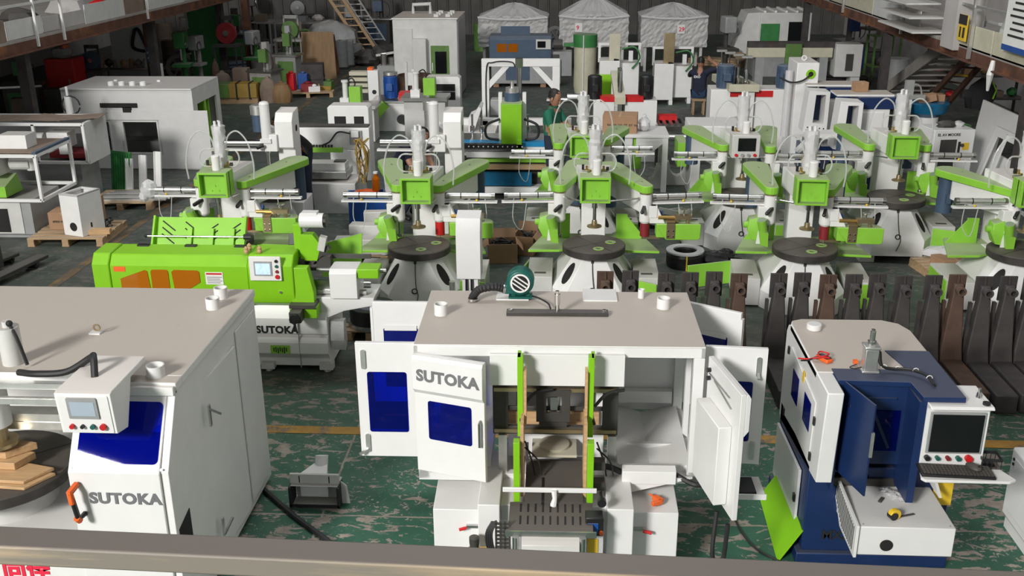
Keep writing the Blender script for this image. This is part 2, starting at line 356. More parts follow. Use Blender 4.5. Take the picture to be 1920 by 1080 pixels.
hn = part(tw, 'grab_handle', 'black', tube([(-3.045, 5.40, .93), (-3.055, 5.33, .93), (-3.075, 5.32, 1.12), (-3.065, 5.40, 1.14)], .018))
parts(hn, 'end_grip', 'orange', tube([(-3.073, 5.322, 1.05), (-3.078, 5.32, 1.13), (-3.066, 5.395, 1.145)], .022), tube([(-3.054, 5.34, .915), (-3.062, 5.318, .945)], .022))
part(le, 'cornice', 'white', box(-2.90, -2.48, 5.66, 5.72, 1.64, 1.70), bev=.004)
# control pendant
pe = part(le, 'control_pendant', 'white', prism([(5.30, 1.825), (5.325, 1.55), (5.47, 1.52), (5.60, 1.80), (5.84, 1.80), (5.84, 1.835), (5.33, 1.835)], 'x', -3.055, -2.71), bev=.004)
MP = facing((-2.8825, 5.3125, 1.69), 5.2*-1)
part(pe, 'fascia', 'clean_white', slab(rrect(-.155, .155, -.135, .125, .008), .006, MP), bev=.002)
sc_ = part(pe, 'display', 'grey', slab(rrect(-.10, .085, -.03, .115, .008), .012, MP, .004))
part(sc_, 'screen', 'screen_grey', slab(rect(-.082, .068, -.008, .088), .004, MP, .014))
for i, c in enumerate(('red', 'black', 'teal_green', 'red')): part(pe, 'button', c, disc(MP, -.095+i*.064, -.085, (.015, .012, .015, .02)[i], .022, .004))
part(le, 'cable_sleeve', 'rubber', tube(curve([(-3.5, 5.72, 1.76), (-3.35, 5.66, 1.78), (-3.15, 5.66, 1.80), (-2.98, 5.66, 1.90), (-2.93, 5.60, 1.93), (-2.90, 5.52, 1.83)], 6), .022, 9))
part(le, 'press_column', 'grey_white', cyl((-3.66, 5.95, 1.72), (-3.66, 5.95, 1.98), .07, n=18), cyl((-3.66, 5.95, 1.98), (-3.66, 5.95, 2.02), .03))
part(le, 'air_hose', 'rubber', tube(curve([(-3.63, 5.93, 2.0), (-3.58, 5.9, 1.92), (-3.53, 5.88, 1.74)], 5), .012), sphere((-3.63, 5.93, 2.01), .022))
parts(le, 'guide_rail', 'alu', box(-5.2, -3.13, 5.72, 5.77, 1.64, 1.68), box(-5.2, -3.13, 5.66, 5.70, 1.56, 1.60))
part(le, 'beam', 'alu', box(-4.6, -3.14, 6.10, 6.22, 1.14, 1.26), box(-4.6, -3.14, 6.095, 6.10, 1.18, 1.20))
part(le, 'spindle_housing', 'clean_white', cyl((-3.92, 6.02, 1.22), (-3.92, 6.02, 1.6), .11, n=20))
part(le, 'spindle_nose', 'zinc', cyl((-3.92, 6.02, 1.10), (-3.92, 6.02, 1.22), .07), lathe([(.13, 0), (.13, .025), (.08, .03)], (-3.92, 6.02, 1.07)))
tb = part(le, 'rotary_table', 'iron', lathe([(.50, 0), (.515, .012), (.515, .08), (.50, .092), (.30, .092)], (-3.98, 6.06, .79), 48))
part(tb, 'groove', 'black', rot(box(-.5, .5, -.006, .006, .882, .884), 40), )
tb.children[0].location = (-3.98, 6.06, 0)
part(le, 'table_pedestal', 'grey_white', cyl((-3.98, 6.06, .6), (-3.98, 6.06, .79), .36, .30, 24))
part(le, 'nut', 'charcoal', box(-3.66, -3.5, 6.55, 6.8, .9, 1.2))
sg = part(le, 'brand_plate', 'paper', box(-5.2, -2.64, 5.424, 5.43, .30, .60), label='white plate with red characters')
pt = atY(6, 1081, 5.42); letters(sg, '同佳', .165, 'letter_red', facing((pt.x, 5.421, pt.z)), bold=.006, label='red brand characters')
for px, py in ((415, 548), (400, 568)): stub(le, at(px, py+10, 1.72), .052, .085)
stub(le, at(293, 704, 1.72), .058, .075)
ey = part(le, 'lifting_eye', 'zinc', tube([Vector(at(182, 620, 1.75))+Vector((.022*cos(t/8*pi), 0, .022+.022*sin(t/8*pi))) for t in range(17)], .007), label='small metal lifting eye')
q = at(180, 625, 1.72); part(ey, 'eye_plate', 'clean_white', box(q.x-.04, q.x+.04, q.y-.03, q.y+.03, 1.72, 1.732))
rebase(le, (-3.9, 6.4, 0))
wg = 'wood boards on the rotary table'
def board(lbl, pts, z0, z1): return solo('wood_board', lbl, 'board', 'pine', prism([(p[0]-pts[0][0], p[1]-pts[0][1]) for p in pts], 'z', 0, z1-z0), loc=(pts[0][0], pts[0][1], z0), group=wg, bev=.004)
board('lowest pine board lying on the dark rotary table', [(-4.35, 5.78), (-3.62, 5.72), (-3.50, 5.92), (-4.3, 6.1)], .884, .905)
board('second pine board stacked slightly askew on the lowest one', [(-4.4, 5.80), (-3.64, 5.76), (-3.52, 5.95), (-4.3, 6.15)], .907, .93)
board('thick pine block with moulded edge on top of the board stack', [(-4.3, 5.93), (-3.77, 5.90), (-3.70, 6.06), (-4.25, 6.2)], .932, .985)
board('small pine block directly under the spindle nose', [(-4.2, 5.98), (-3.85, 5.95), (-3.70, 6.10), (-4.1, 6.2)], .987, 1.04)
# ================= 2. green lathe =================
gl = thing('wood_lathe', 'lime green automatic wood lathe with orange windows and white base', 'machine')
bs = part(gl, 'base', 'white', prism([(9.60, .74), (9.53, .60), (9.53, .48), (9.53, .43), (9.56, .41), (9.53, .39), (9.50, .34), (9.50, .22), (9.58, .14), (9.58, .05), (10.25, .05), (10.25, .74)], 'x', -4.55, -2.46), bev=.006)
part(bs, 'seam', 'grey', box(-2.76, -2.757, 9.494, 9.53, .06, .72))
for x in (-4.45, -3.12, -2.50): part(bs, 'foot', 'grey_white', box(x-.07, x+.07, 9.52, 9.62, .03, .10), cyl((x, 9.57, 0), (x, 9.57, .05), .035))
part(bs, 'name_plate', 'green', box(-3.06, -2.86, 9.488, 9.50, .225, .315), label='green plate with machine diagram')
part(bs, 'plate_print', 'black', *[box(-3.03+i*.022, -3.02+i*.022, 9.484, 9.488, .25-.01*(i % 3), .29+.008*(i % 2)) for i in range(7)])
letters(bs, 'SUTOKA', .107, 'letter_black', facing((-3.205, 9.527, .44)), bold=.005, spacing=1.07, label='black capital lettering')
prof = [(9.56, .74), (9.46, .80), (9.43, .93), (9.43, 1.20), (9.51, 1.30), (9.80, 1.31), (9.86, 1.28), (9.86, .74)]
hd = part(gl, 'headstock_cover', 'lime', prism(prof, 'x', -3.20, -2.74), bev=.012)
cv = part(gl, 'long_cover', 'lime', prism([(y+.012, z-.012) for y, z in prof], 'x', -4.62, -3.202), bev=.012)
part(gl, 'end_cover', 'lime', prism(prof, 'x', -4.80, -4.622), bev=.012)
for x in (-4.38, -3.88, -3.36): part(cv, 'lid_hinge', 'black', box(x-.06, x+.06, 9.74, 9.79, 1.296, 1.312))
wp = ([(-4.52, .93), (-4.52, 1.05), (-4.26, 1.145), (-4.235, 1.13), (-4.22, .93), (-4.24, .90), (-4.50, .90)], rrect(-4.20, -4.02, .90, 1.15, .025), [(-3.97, .91), (-3.985, 1.13), (-3.96, 1.15), (-3.72, 1.145), (-3.70, 1.13), (-3.70, 1.02), (-3.90, .90)])
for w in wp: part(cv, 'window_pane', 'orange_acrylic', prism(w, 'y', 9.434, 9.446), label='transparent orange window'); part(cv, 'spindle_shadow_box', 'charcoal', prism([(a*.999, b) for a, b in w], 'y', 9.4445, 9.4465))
part(cv, 'warning_label', 'orange', box(-4.58, -4.46, 9.438, 9.444, 1.125, 1.178))
lb = part(cv, 'notice_label', 'paper', box(-3.64, -3.46, 9.436, 9.444, 1.00, 1.13)); part(lb, 'notice_header', 'red', box(-3.63, -3.47, 9.434, 9.436, 1.105, 1.122)); parts(lb, 'notice_line', 'letter_grey', *[box(-3.625, -3.49+.02*(k % 2), 9.435, 9.436, 1.015+.02*k, 1.022+.02*k) for k in range(4)])
pn = part(hd, 'control_panel', 'paper', box(-3.17, -2.85, 9.40, 9.43, 1.06, 1.31), bev=.004)
ds = part(pn, 'display', 'grey', box(-3.12, -2.94, 9.392, 9.402, 1.115, 1.265)); part(ds, 'screen', 'screen_lit', box(-3.105, -2.955, 9.388, 9.393, 1.13, 1.245))
for i, c in enumerate(('black', 'teal_green', 'dark_red', 'red')): part(pn, 'button', c, cyl((-2.89, 9.385, 1.27-i*.055), (-2.89, 9.402, 1.27-i*.055), .016 if i < 3 else .022, n=12))
part(hd, 'key_lock', 'chrome', cyl((-2.88, 9.42, .93), (-2.88, 9.435, .93), .014))
ch = part(gl, 'feed_chute', 'lime', prism([(9.87, 1.20), (10.06, 1.52), (10.08, 1.51), (9.90, 1.19)], 'x', -4.32, -3.37), prism([(9.87, 1.20), (10.06, 1.52), (10.02, 1.55), (9.84, 1.27)], 'x', -4.34, -4.32), prism([(9.87, 1.20), (10.06, 1.52), (10.02, 1.55), (9.84, 1.27)], 'x', -3.37, -3.35))
MC = facing((-3.845, 9.965, 1.362), 30.7)
for i, (x, y, s) in enumerate([(-.34, .09, 1), (-.34, .02, 1), (-.34, -.05, 1), (-.12, .10, 1), (-.12, .03, 1), (-.12, -.06, 1), (.14, .08, -1), (.14, .01, -1), (.14, -.06, -1), (.38, .09, -1), (.38, .02, -1), (.38, -.05, -1)]):
    L_ = .07 if i < 3 else .045; part(ch, 'slot', 'dark_void', xf(bar((x-L_, y+s*L_*.75, .001), (x+L_, y-s*L_*.75, .001), .012, .006), MC))
for x in (-3.95, -3.72, -3.50): part(ch, 'guide_finger', 'lime', xf(box(x+3.845-.025, x+3.845+.025, -.17, .06, .004, .03), MC))
part(ch, 'chute_rod', 'chrome', cyl((-4.40, 9.90, 1.36), (-3.33, 9.90, 1.36), .010, n=10)); parts(ch, 'rod_knob', 'black', sphere((-4.40, 9.90, 1.36), .02), cyl((-3.36, 9.90, 1.36), (-3.28, 9.90, 1.36), .03))
bd = part(gl, 'bed', 'clean_white', prism([(-2.80, .56), (-2.55, .56), (-2.28, .68), (-1.98, .74), (-1.96, .83), (-2.80, .83)], 'y', 9.56, 9.98), bev=.006)
for y in (9.64, 9.88): part(bd, 'bed_rail', 'steel', cyl((-2.75, y, .86), (-2.05, y, .86), .03))
part(gl, 'carriage', 'lime', prism([(-2.78, .80), (-2.55, .80), (-2.55, .92), (-2.60, 1.18), (-2.76, 1.18), (-2.76, .95)], 'y', 9.45, 9.56), box(-2.80, -2.52, 9.40, 9.62, .66, .78), bev=.005)
part(gl, 'cross_slide', 'charcoal', box(-2.79, -2.53, 9.36, 9.6, .78, .815))
hw = part(gl, 'stepper_motor', 'charcoal', box(-2.77, -2.65, 9.26, 9.40, .66, .775), bev=.006); part(hw, 'crank', 'black', cyl((-2.71, 9.22, .715), (-2.71, 9.26, .715), .05), tube([(-2.71, 9.22, .70), (-2.70, 9.21, .64), (-2.69, 9.20, .60)], .014))
part(gl, 'chuck', 'iron', cyl((-2.74, 9.76, 1.10), (-2.68, 9.76, 1.10), .13, n=24), cyl((-2.68, 9.76, 1.10), (-2.52, 9.76, 1.10), .05))
ta = part(gl, 'tailstock_cover', 'clean_white', prism([(9.52, .83), (9.52, 1.10), (9.56, 1.14), (9.80, 1.14), (9.86, 1.0), (9.86, .83)], 'x', -2.40, -2.12), bev=.006)
part(gl, 'tailstock_head', 'lime', box(-2.12, -1.90, 9.55, 9.76, 1.04, 1.14), bev=.008); parts(gl, 'tailstock_quill', 'steel', cyl((-2.56, 9.68, 1.09), (-2.40, 9.68, 1.09), .025), cyl((-1.90, 9.66, 1.09), (-1.84, 9.66, 1.09), .022))
part(gl, 'tool_post', 'charcoal', box(-2.56, -2.42, 9.70, 9.82, 1.10, 1.22), bar((-2.62, 9.72, 1.16), (-2.42, 9.70, 1.33), .05), box(-2.42, -2.02, 9.80, 9.84, 1.17, 1.21))
part(gl, 'sensor_head', 'grey_white', bar((-2.50, 9.68, 1.30), (-2.46, 9.66, 1.45), .07, .06))
ar = part(gl, 'router_bracket', 'lime', box(-2.78, -2.70, 9.70, 9.78, 1.12, 1.56), prism([(-2.72, 1.18), (-2.55, 1.18), (-2.50, 1.34), (-2.58, 1.46), (-2.72, 1.46)], 'y', 9.68, 9.78), bev=.004)
part(ar, 'router_motor', 'clean_white', cyl((-2.70, 9.72, 1.60), (-2.46, 9.72, 1.60), .075, n=18), box(-2.68, -2.52, 9.68, 9.78, 1.66, 1.69)); part(ar, 'motor_base', 'black', cyl((-2.46, 9.72, 1.60), (-2.43, 9.72, 1.60), .07))
part(gl, 'guard_plate', 'green', prism([(-2.62, .86), (-2.20, .86), (-2.16, 1.35), (-2.55, 1.24)], 'y', 10.10, 10.12))
part(gl, 'chips_tray', 'steel', prism([(9.60, 1.00), (9.66, .80), (9.90, .80), (9.90, .82), (9.68, .83), (9.62, 1.0)], 'x', -2.60, -2.40))
part(gl, 'water_bag', 'film', prism([(9.60, .55), (9.56, .35), (9.62, .22), (9.72, .30), (9.70, .55)], 'x', -2.44, -2.30))
rebase(gl, (-3.5, 9.85, 0))
for i, (px, py, l) in enumerate(((462, 471, 'lower pair'), (468, 465, 'upper pair'), (487, 470, 'near the control panel'))):
    p = at(px, py+4, 1.305); solo('turned_knob', ('first pale turned wooden knob on the green lathe cover', 'second pale turned wooden knob of the pair on the lathe cover', 'lone pale turned wooden knob above the lathe control panel')[i], 'knob', 'pine', lathe([(.020, 0), (.028, .02), (.02, .04), (.024, .055), (.004, .075)], (0, 0, 0), 14), loc=p, group='turned knobs on the lathe')
# ================= 3. open enclosed machine in the middle =================
cm = thing('enclosed_machining_center', 'white enclosed machine with all its blue-windowed doors swung open', 'machine')
X0, X1, Y0, Y1, ZT, ZB = -1.06, .95, 6.40, 7.47, 1.71, .70
rf = part(cm, 'roof', 'roof_white', box(X0, X1, Y0, Y1, ZT-.012, ZT), bev=.004)
part(cm, 'roof_fascia', 'clean_white', box(X0, X1, Y0, Y0+.03, ZT-.085, ZT-.012), box(X0, X0+.03, Y0, Y1, ZT-.085, ZT-.012), box(X1-.03, X1, Y0, Y1, ZT-.085, ZT-.012), bev=.003)
for x in (X0, X1-.075):
    for y in (Y0, Y1-.075): part(cm, 'corner_post', 'clean_white', box(x, x+.075, y, y+.075, ZB-.04, ZT-.085), bev=.004)
part(cm, 'back_wall', 'clean_white', box(X0, X1, Y1-.03, Y1-.005, ZB, ZT-.05))
parts(cm, 'side_sill', 'clean_white', box(X0, X0+.08, Y0, Y1, ZB-.05, ZB+.03), box(X1-.08, X1, Y0, Y1, ZB-.05, ZB+.03), box(X0, X1, Y0, Y0+.06, ZB-.06, ZB))
parts(cm, 'mid_post', 'clean_white', box(X1-.05, X1-.01, 6.93, 6.99, ZB, ZT-.08), box(X0+.01, X0+.05, 6.93, 6.99, ZB, ZT-.08))
parts(cm, 'drip_tray', 'clean_white', prism([(.38, ZB+.06), (.62, ZB+.0), (.90, ZB+.06), (.90, ZB-.04), (.38, ZB-.04)], 'y', 6.46, 7.40), prism([(-1.0, ZB+.06), (-.78, ZB), (-.54, ZB+.06), (-.54, ZB-.04), (-1.0, ZB-.04)], 'y', 6.46, 7.40))
part(cm, 'head_panel', 'clean_white', box(-.53, .40, 6.365, 6.40, 1.42, 1.655), bev=.003)
part(cm, 'rear_motor_cover', 'clean_white', box(.42, .76, 7.15, 7.42, 1.36, 1.60), bev=.006); part(cm, 'rear_bracket', 'clean_white', box(.40, .86, 7.36, 7.43, .80, .90))
part(cm, 'spindle_carriage', 'clean_white', box(-.42, .28, 6.62, 7.1, ZB+.02, 1.02), box(-.44, -.36, 6.60, 7.30, 1.0, 1.6), box(.22, .30, 6.60, 7.30, 1.0, 1.6))
gp = part(cm, 'gantry_frame', 'charcoal', box(-.52, -.41, 6.46, 6.50, .99, 1.40), box(.26, .37, 6.46, 6.50, .99, 1.40), box(-.41, .26, 6.46, 6.50, 1.33, 1.40), box(-.41, .26, 6.46, 6.50, .99, 1.05), box(-.41, .26, 6.48, 6.50, 1.17, 1.20), bev=.003)
for z in (1.335, 1.01): part(gp, 'linear_rail', 'zinc', box(-.51, .36, 6.44, 6.46, z, z+.028))
part(cm, 'spindle_plate', 'charcoal', holed('y', 6.42, 6.45, rect(-.21, .03, 1.11, 1.36), rect(-.14, -.03, 1.18, 1.31)), box(-.19, .01, 6.44, 6.455, 1.06, 1.11), bev=.003)
part(cm, 'spindle', 'steel', cyl((-.085, 6.52, 1.15), (-.085, 6.52, 1.36), .045), box(-.11, -.06, 6.45, 6.48, 1.19, 1.29))
parts(cm, 'work_fixture', 'pine', box(-.42, -.12, 6.56, 6.62, 1.02, 1.12), box(.0, .24, 6.56, 6.62, 1.02, 1.12))
part(cm, 'clamp_plate', 'beige', lathe([(.11, 0), (.11, .02), (.07, .03)], (-.08, 6.50, .88), 24), box(-.24, .08, 6.36, 6.6, .86, .88))
for i, x in enumerate((-.335, .165)):
    g = part(cm, 'guide_bar', 'lime', box(x-.022, x+.022, 6.02, 6.09, .70, 1.16), box(x+(.0 if i == 0 else -.02), x+(.04 if i == 0 else .02), 6.22, 6.30, 1.10, 1.70), prism([(6.22, 1.70), (6.34, 1.70), (6.34, 1.60)], 'x', x, x+.025), bev=.003, label='lime green vertical guide bar')
    part(g, 'wood_strip', 'pine', box(x+(.024 if i == 0 else -.046), x+(.046 if i == 0 else -.024), 6.06, 6.30, .72, 1.28), box(x+(.042 if i == 0 else -.04), x+(.062 if i == 0 else -.022), 6.2, 6.3, 1.2, 1.60))
    part(g, 'cable_bundle', 'rubber', tube(curve([(x+.03, 6.30, 1.30), (x+.12, 6.36, 1.37), (x+.24, 6.40, 1.38)], 5), .012), tube(curve([(x+.02, 6.28, 1.36), (x+.01, 6.24, 1.28), (x+.03, 6.22, 1.2)], 5), .010))
    parts(g, 'air_line', 'rubber', tube(curve([(x+.05, 6.25, 1.0), (x+.14, 6.2, .93), (x+.17, 6.22, .80)], 5), .006), tube(curve([(x+.05, 6.25, 1.05), (x+.10, 6.2, .92), (x+.12, 6.22, .80)], 5), .006))
for x in (-.48, .30): part(cm, 'upright', 'alu', box(x, x+.06, 6.42, 6.47, .70, 1.0))
for x in (-.34, .12): part(cm, 'feed_rod', 'charcoal', box(x+.05, x+.075, 6.44, 6.47, .78, .92))
part(cm, 'feed_table', 'charcoal', prism([(6.46, .79), (6.40, .81), (5.92, .72), (5.92, .70), (6.46, .74)], 'x', -.28, .12), bev=.003)
part(cm, 'feed_slot', 'black', prism([(6.22, .778), (6.22, .780), (5.95, .729), (5.95, .727)], 'x', -.165, -.148))
sp = part(cm, 'slotted_plate', 'iron', prism([(5.98, .73), (5.70, .685), (5.70, .66), (5.98, .70)], 'x', -.38, .18), bev=.003)
MSL = Matrix.Translation((-.38, 5.98, .7315)) @ Matrix.Rotation(R(9.1), 4, 'X')
for r in range(2):
    for k in range(9): part(sp, 'slot', 'dark_void', xf(box(.07+k*.05, .082+k*.05, -.10-r*.12, -.02-r*.12, -.002, .001), MSL))
part(sp, 'front_edge', 'steel', box(-.40, .20, 5.685, 5.70, .65, .688))
part(cm, 'cross_bar', 'clean_white', box(-.43, .21, 5.985, 6.0, .80, .835), bev=.004)
part(cm, 'rag_tie', 'paper', tube([(-.08, 5.975, .825), (-.075, 5.96, .77), (-.085, 5.95, .72)], [.02, .016, .024]))
ct = part(cm, 'discharge_chute', 'grey_white', prism([(5.70, .66), (5.63, .62), (5.60, .30), (5.70, .30)], 'x', -.29, .09), bev=.004)
for x in (-.33, .11): part(ct, 'chute_roller', 'steel', cyl((x, 5.67, .50), (x, 5.67, .66), .022))
part(cm, 'grid_panel', 'charcoal', *[box(-.47, -.38, 5.74, 5.75, .40+i*.03, .415+i*.03) for i in range(11)], *[box(-.47+i*.03, -.456+i*.03, 5.74, 5.75, .38, .73) for i in range(4)])
part(cm, 'cable_coil', 'rubber', *[tube(curve([(-.49+.01*k, 5.78, .70), (-.53+.012*k, 5.76, .62), (-.52+.012*k, 5.76, .50), (-.47, 5.77, .42)], 4), .008) for k in range(4)])
part(cm, 'centre_frame', 'clean_white', box(-.45, .30, 6.05, 6.9, .12, .66), bev=.006)
for x0, x1, nm in ((-.60, -.45, 'a'), (.28, .46, 'b')): part(cm, 'leg_column', 'clean_white', box(x0, x1, 5.95 if nm == 'a' else 5.92, 6.7, .0, .72), bev=.006)
part(cm, 'cross_base', 'clean_white', box(-.45, .28, 5.80, 6.05, .0, .28))
for s, x0, x1 in ((0, -.93, -.605), (1, .465, .79)):
    c = part(cm, 'base_cabinet', 'clean_white', prism([(6.12, .0), (6.12, .57), (6.44, .60), (6.9, .60), (6.9, .0)], 'x', x0, x1), bev=.005)
    xh = x1-.06 if s == 0 else x0+.02
    part(c, 'toggle_latch', 'steel', box(xh-.03, xh+.06, 6.095, 6.12, .435, .455), label='steel toggle latch'); part(c, 'latch_grip', 'red', tube([(xh-.03 if s == 0 else xh+.06, 6.09, .44), (xh-.08 if s == 0 else xh+.12, 6.08, .43)], .012))
parts(cm, 'gusset', 'clean_white', prism([(.46, .74), (.90, .74), (.46, .62)], 'y', 6.30, 6.33), prism([(.46, .74), (.90, .74), (.90, .68), (.5, .60)], 'y', 6.8, 6.83))
part(cm, 'wash_gutter', 'clean_white', prism([(6.38, .72), (6.28, .70), (6.28, .80), (6.34, .82), (6.40, .80)], 'x', .40, .78), bev=.003)
parts(cm, 'gutter_hose', 'rubber', tube(curve([(.25, 6.36, .80), (.33, 6.35, .79), (.40, 6.34, .76)], 5), .022), tube(curve([(.78, 6.34, .75), (.86, 6.30, .72), (.93, 6.27, .71), (1.0, 6.2, .77)], 5), .020))
ol = part(cm, 'oil_pump', 'black', box(.13, .25, 5.78, 5.88, .60, .74), bev=.008); part(ol, 'pump_display', 'blue', box(.145, .215, 5.772, 5.78, .62, .70)); part(ol, 'pump_digits', 'red', box(.16, .185, 5.769, 5.772, .65, .665))
part(ol, 'oil_tank', 'film', box(.13, .25, 5.78, 5.88, .42, .60)); part(ol, 'tank_label', 'yellow', box(.145, .215, 5.772, 5.78, .46, .58)); part(ol, 'pump_knob', 'orange', cyl((.235, 5.765, .63), (.235, 5.78, .63), .014))
part(cm, 'black_knob', 'black', cyl((.24, 5.86, .80), (.24, 5.90, .80), .03), cyl((.24, 5.90, .80), (.24, 6.0, .80), .012))
for z in (.74, .90): part(cm, 'terminal_box', 'charcoal', box(.16, .27, 6.12, 6.2, z, z+.06))
fr = part(cm, 'air_regulator', 'charcoal', lathe([(.03, 0), (.035, .04), (.035, .08), (.02, .09)], (-.62, 5.86, .44)), label='air regulator with gauge'); part(fr, 'gauge', 'paper', cyl((-.62, 5.80, .36), (-.62, 5.83, .36), .025)); part(fr, 'bowl', 'film', cyl((-.56, 5.84, .30), (-.56, 5.84, .40), .022)); part(fr, 'fitting', 'brass', box(-.66, -.50, 5.83, 5.87, .40, .44))
# doors
def cm_door(p0, p1, z0, z1, win, handles=(), hx=None, t=.035, seal=False):
    p0, p1 = Vector((*p0, 0)), Vector((*p1, 0)); L_ = (p1-p0).length; ang = atan2(p1.y-p0.y, p1.x-p0.x)
    M = Matrix.Translation(p0) @ Matrix.Rotation(ang, 4, 'Z')
    d = part(cm, 'door', 'clean_white', xf(holed('y', -t/2, t/2, rect(0, L_, z0, z1), rect(win[0]+.006, win[1]-.006, win[2]+.006, win[3]-.006)) if win else box(0, L_, -t/2, t/2, z0, z1), M), bev=.003)
    if win: part(d, 'door_pane', win[4], xf(prism(rrect(win[0], win[1], win[2], win[3], .018), 'y', -t/2-.004, -t/2-.0005), M), label='blue acrylic pane')
    for hz, open_ in handles:
        h = part(d, 'handle', 'alu', xf(prism(rrect(hx-.017, hx+.017, hz-.075, hz+.075, .016), 'y', -t/2-.012, -t/2), M))
        if open_: part(h, 'lever', 'alu', xf(bar((hx, -t/2-.012, hz-.05), (hx+(.0 if open_ == 2 else -.06), -t/2-.05, hz-.075), .016), M))
    return d, M, L_
cm_door((-1.50, 6.56), (-1.06, 6.56), .745, 1.655, (.075, .36, .95, 1.43, 'blue_acrylic'), ((1.53, 0), (.86, 1)), .055)
dB, MB_, LB = cm_door((-1.055, 6.385), (-.555, 6.22), .74, 1.655, (.10, .43, 1.01, 1.31, 'blue_acrylic'))
part(dB, 'name_band', 'clean_white', xf(prism([(-.035, 1.655), (-.05, 1.63), (-.05, 1.40), (-.018, 1.36), (-.018, 1.655)], 'x', .0, LB), MB_), bev=.003)
letters(dB, 'SUTOKA', .115, 'letter_grey', MB_ @ facing((.035, -.0515, 1.475)), bold=.005, spacing=1.05, label='grey capital lettering')
part(dB, 'door_grip', 'steel', xf(tube([(LB-.03, -.02, 1.22), (LB-.03, -.045, 1.21), (LB-.03, -.045, 1.03), (LB-.03, -.02, 1.02)], .010), MB_))
dR, MR_, LR = cm_door((.985, 6.37), (1.105, 5.77), .745, 1.66, None)
part(dR, 'name_band', 'clean_white', xf(prism([(.035, 1.655), (.05, 1.63), (.05, 1.40), (.018, 1.36), (.018, 1.655)], 'x', .0, LR), MR_), bev=.003)
part(dR, 'wiring_box', 'clean_white', xf(box(.06, .50, -.11, -.018, .80, 1.38), MR_), bev=.006)
part(dR, 'strip_light', 'steel', *[xf(cyl((.06+.1*k, -.03, 1.56-.01*k), (.44+.04*k, -.03, 1.56-.06*k), .004, n=6), MR_) for k in range(2)])
for hz in (1.58, 1.52): part(dR, 'cable_gland', 'black', xf(cyl((.05, -.018, hz), (.05, -.045, hz), .016), MR_))
cm_door((.975, 6.56), (1.40, 6.52), .745, 1.655, (.10, .34, .93, 1.40, 'dark_blue_acrylic'), ((1.52, 2), (.86, 0)), .37)
for (a, b) in (((-1.54, 7.50), (-1.05, 7.50)), ((.97, 7.56), (1.36, 7.32))):
    d, M, L_ = cm_door(a, b, .72, 1.60, (.08, .36, .86, 1.38, 'dark_blue_acrylic'))
    part(d, 'pane_clip', 'clean_white', xf(box(.09, .35, -.028, -.018, 1.36, 1.40), M)); part(d, 'edge_strip', 'clean_white', xf(box(-.02 if a[0] < 0 else L_, .0 if a[0] < 0 else L_+.015, -.02, .02, .72, 1.55), M))
sh = part(cm, 'keyboard_shelf', 'clean_white', box(1.06, 1.36, 6.02, 6.30, .75, .765), prism([(6.02, .765), (6.02, .79), (6.03, .79), (6.03, .765)], 'x', 1.06, 1.36)); part(sh, 'keyboard', 'black', box(1.10, 1.30, 6.06, 6.26, .765, .785))
part(cm, 'hanging_cable', 'rubber', tube(curve([(1.02, 5.95, .70), (1.0, 5.9, .42), (1.03, 5.9, .32), (1.08, 5.92, .34), (1.10, 5.95, .60)], 6), .016))
# roof fittings
for px, py, r, h in ((828, 588, .05, .085), (1245, 578, .05, .08), (1204, 559, .025, .07)): stub(rf, at(px, py, ZT), r, h)
for px0, px1, py0, py1 in ((932, 995, 547, 563), (1095, 1157, 545, 566)):
    a, b = at(px0, py1, ZT), at(px1, py0, ZT); part(rf, 'roof_plate', 'clean_white', box(a.x, b.x, a.y, b.y, ZT, ZT+.012), bev=.003)
a, b = at(950, 592, ZT), at(1140, 582, ZT); kb_ = part(rf, 'roof_bracket', 'charcoal', box(a.x, b.x, a.y, a.y+.075, ZT, ZT+.03), bev=.003)
for x in (a.x+.03, b.x-.03): part(kb_, 'bolt', 'chrome', cyl((x, a.y+.03, ZT+.03), (x, a.y+.03, ZT+.045), .016, n=6))
q = Vector(((a.x+b.x)/2, a.y+.045, ZT+.03)); part(kb_, 'lift_ram', 'chrome', cyl(q, q+Vector((0, 0, .06)), .016), cyl(q+Vector((0, 0, .05)), q+Vector((0, 0, .13)), .022), cyl(q+Vector((0, 0, .13)), q+Vector((0, 0, .155)), .014), label='chrome ram')
part(kb_, 'ram_cable', 'rubber', tube(curve([at(992, 553, ZT+.02), at(1010, 558, ZT+.03), at(1028, 568, ZT+.03), at(1033, 578, ZT+.04)], 4), .007))
rebase(cm, (-.05, 6.8, 0), .8)
q = at(976, 556, ZT+.02)
bl = thing('blower', 'dark green centrifugal blower with black duct hose on white machine roof', 'blower', q)
part(bl, 'housing', 'teal_green', cyl((0, -.04, .13), (0, .06, .13), .105, n=28), cyl((0, -.055, .13), (0, -.04, .13), .085, .1, 28), box(-.12, 0, -.03, .05, .03, .10), bev=.004)
gr = part(bl, 'intake_grille', 'black', cyl((0, -.062, .13), (0, -.054, .13), .07, n=24)); part(gr, 'grille_rim', 'paper', xf(ring((0, 0), .062, .075, 0, .006), facing((0, -.06, .13))))
part(gr, 'grille_bar', 'paper', *[rot(box(-.058, .058, -.070, -.062, .124+k*.028, .134+k*.028), 35, 'Y', (0, 0, .13)) for k in (-1, 0, 1)])
part(bl, 'stand', 'teal_green', box(-.09, .09, -.05, .06, 0, .012), bar((-.06, 0, .01), (-.03, 0, .08), .03), bar((.06, 0, .01), (.03, 0, .08), .03))
hp = [Vector((-.12, .0, .06)), Vector((-.20, -.02, .085)), Vector((-.31, -.04, .07)), Vector((-.36, -.06, .02)), Vector((-.365, -.07, -.01))]
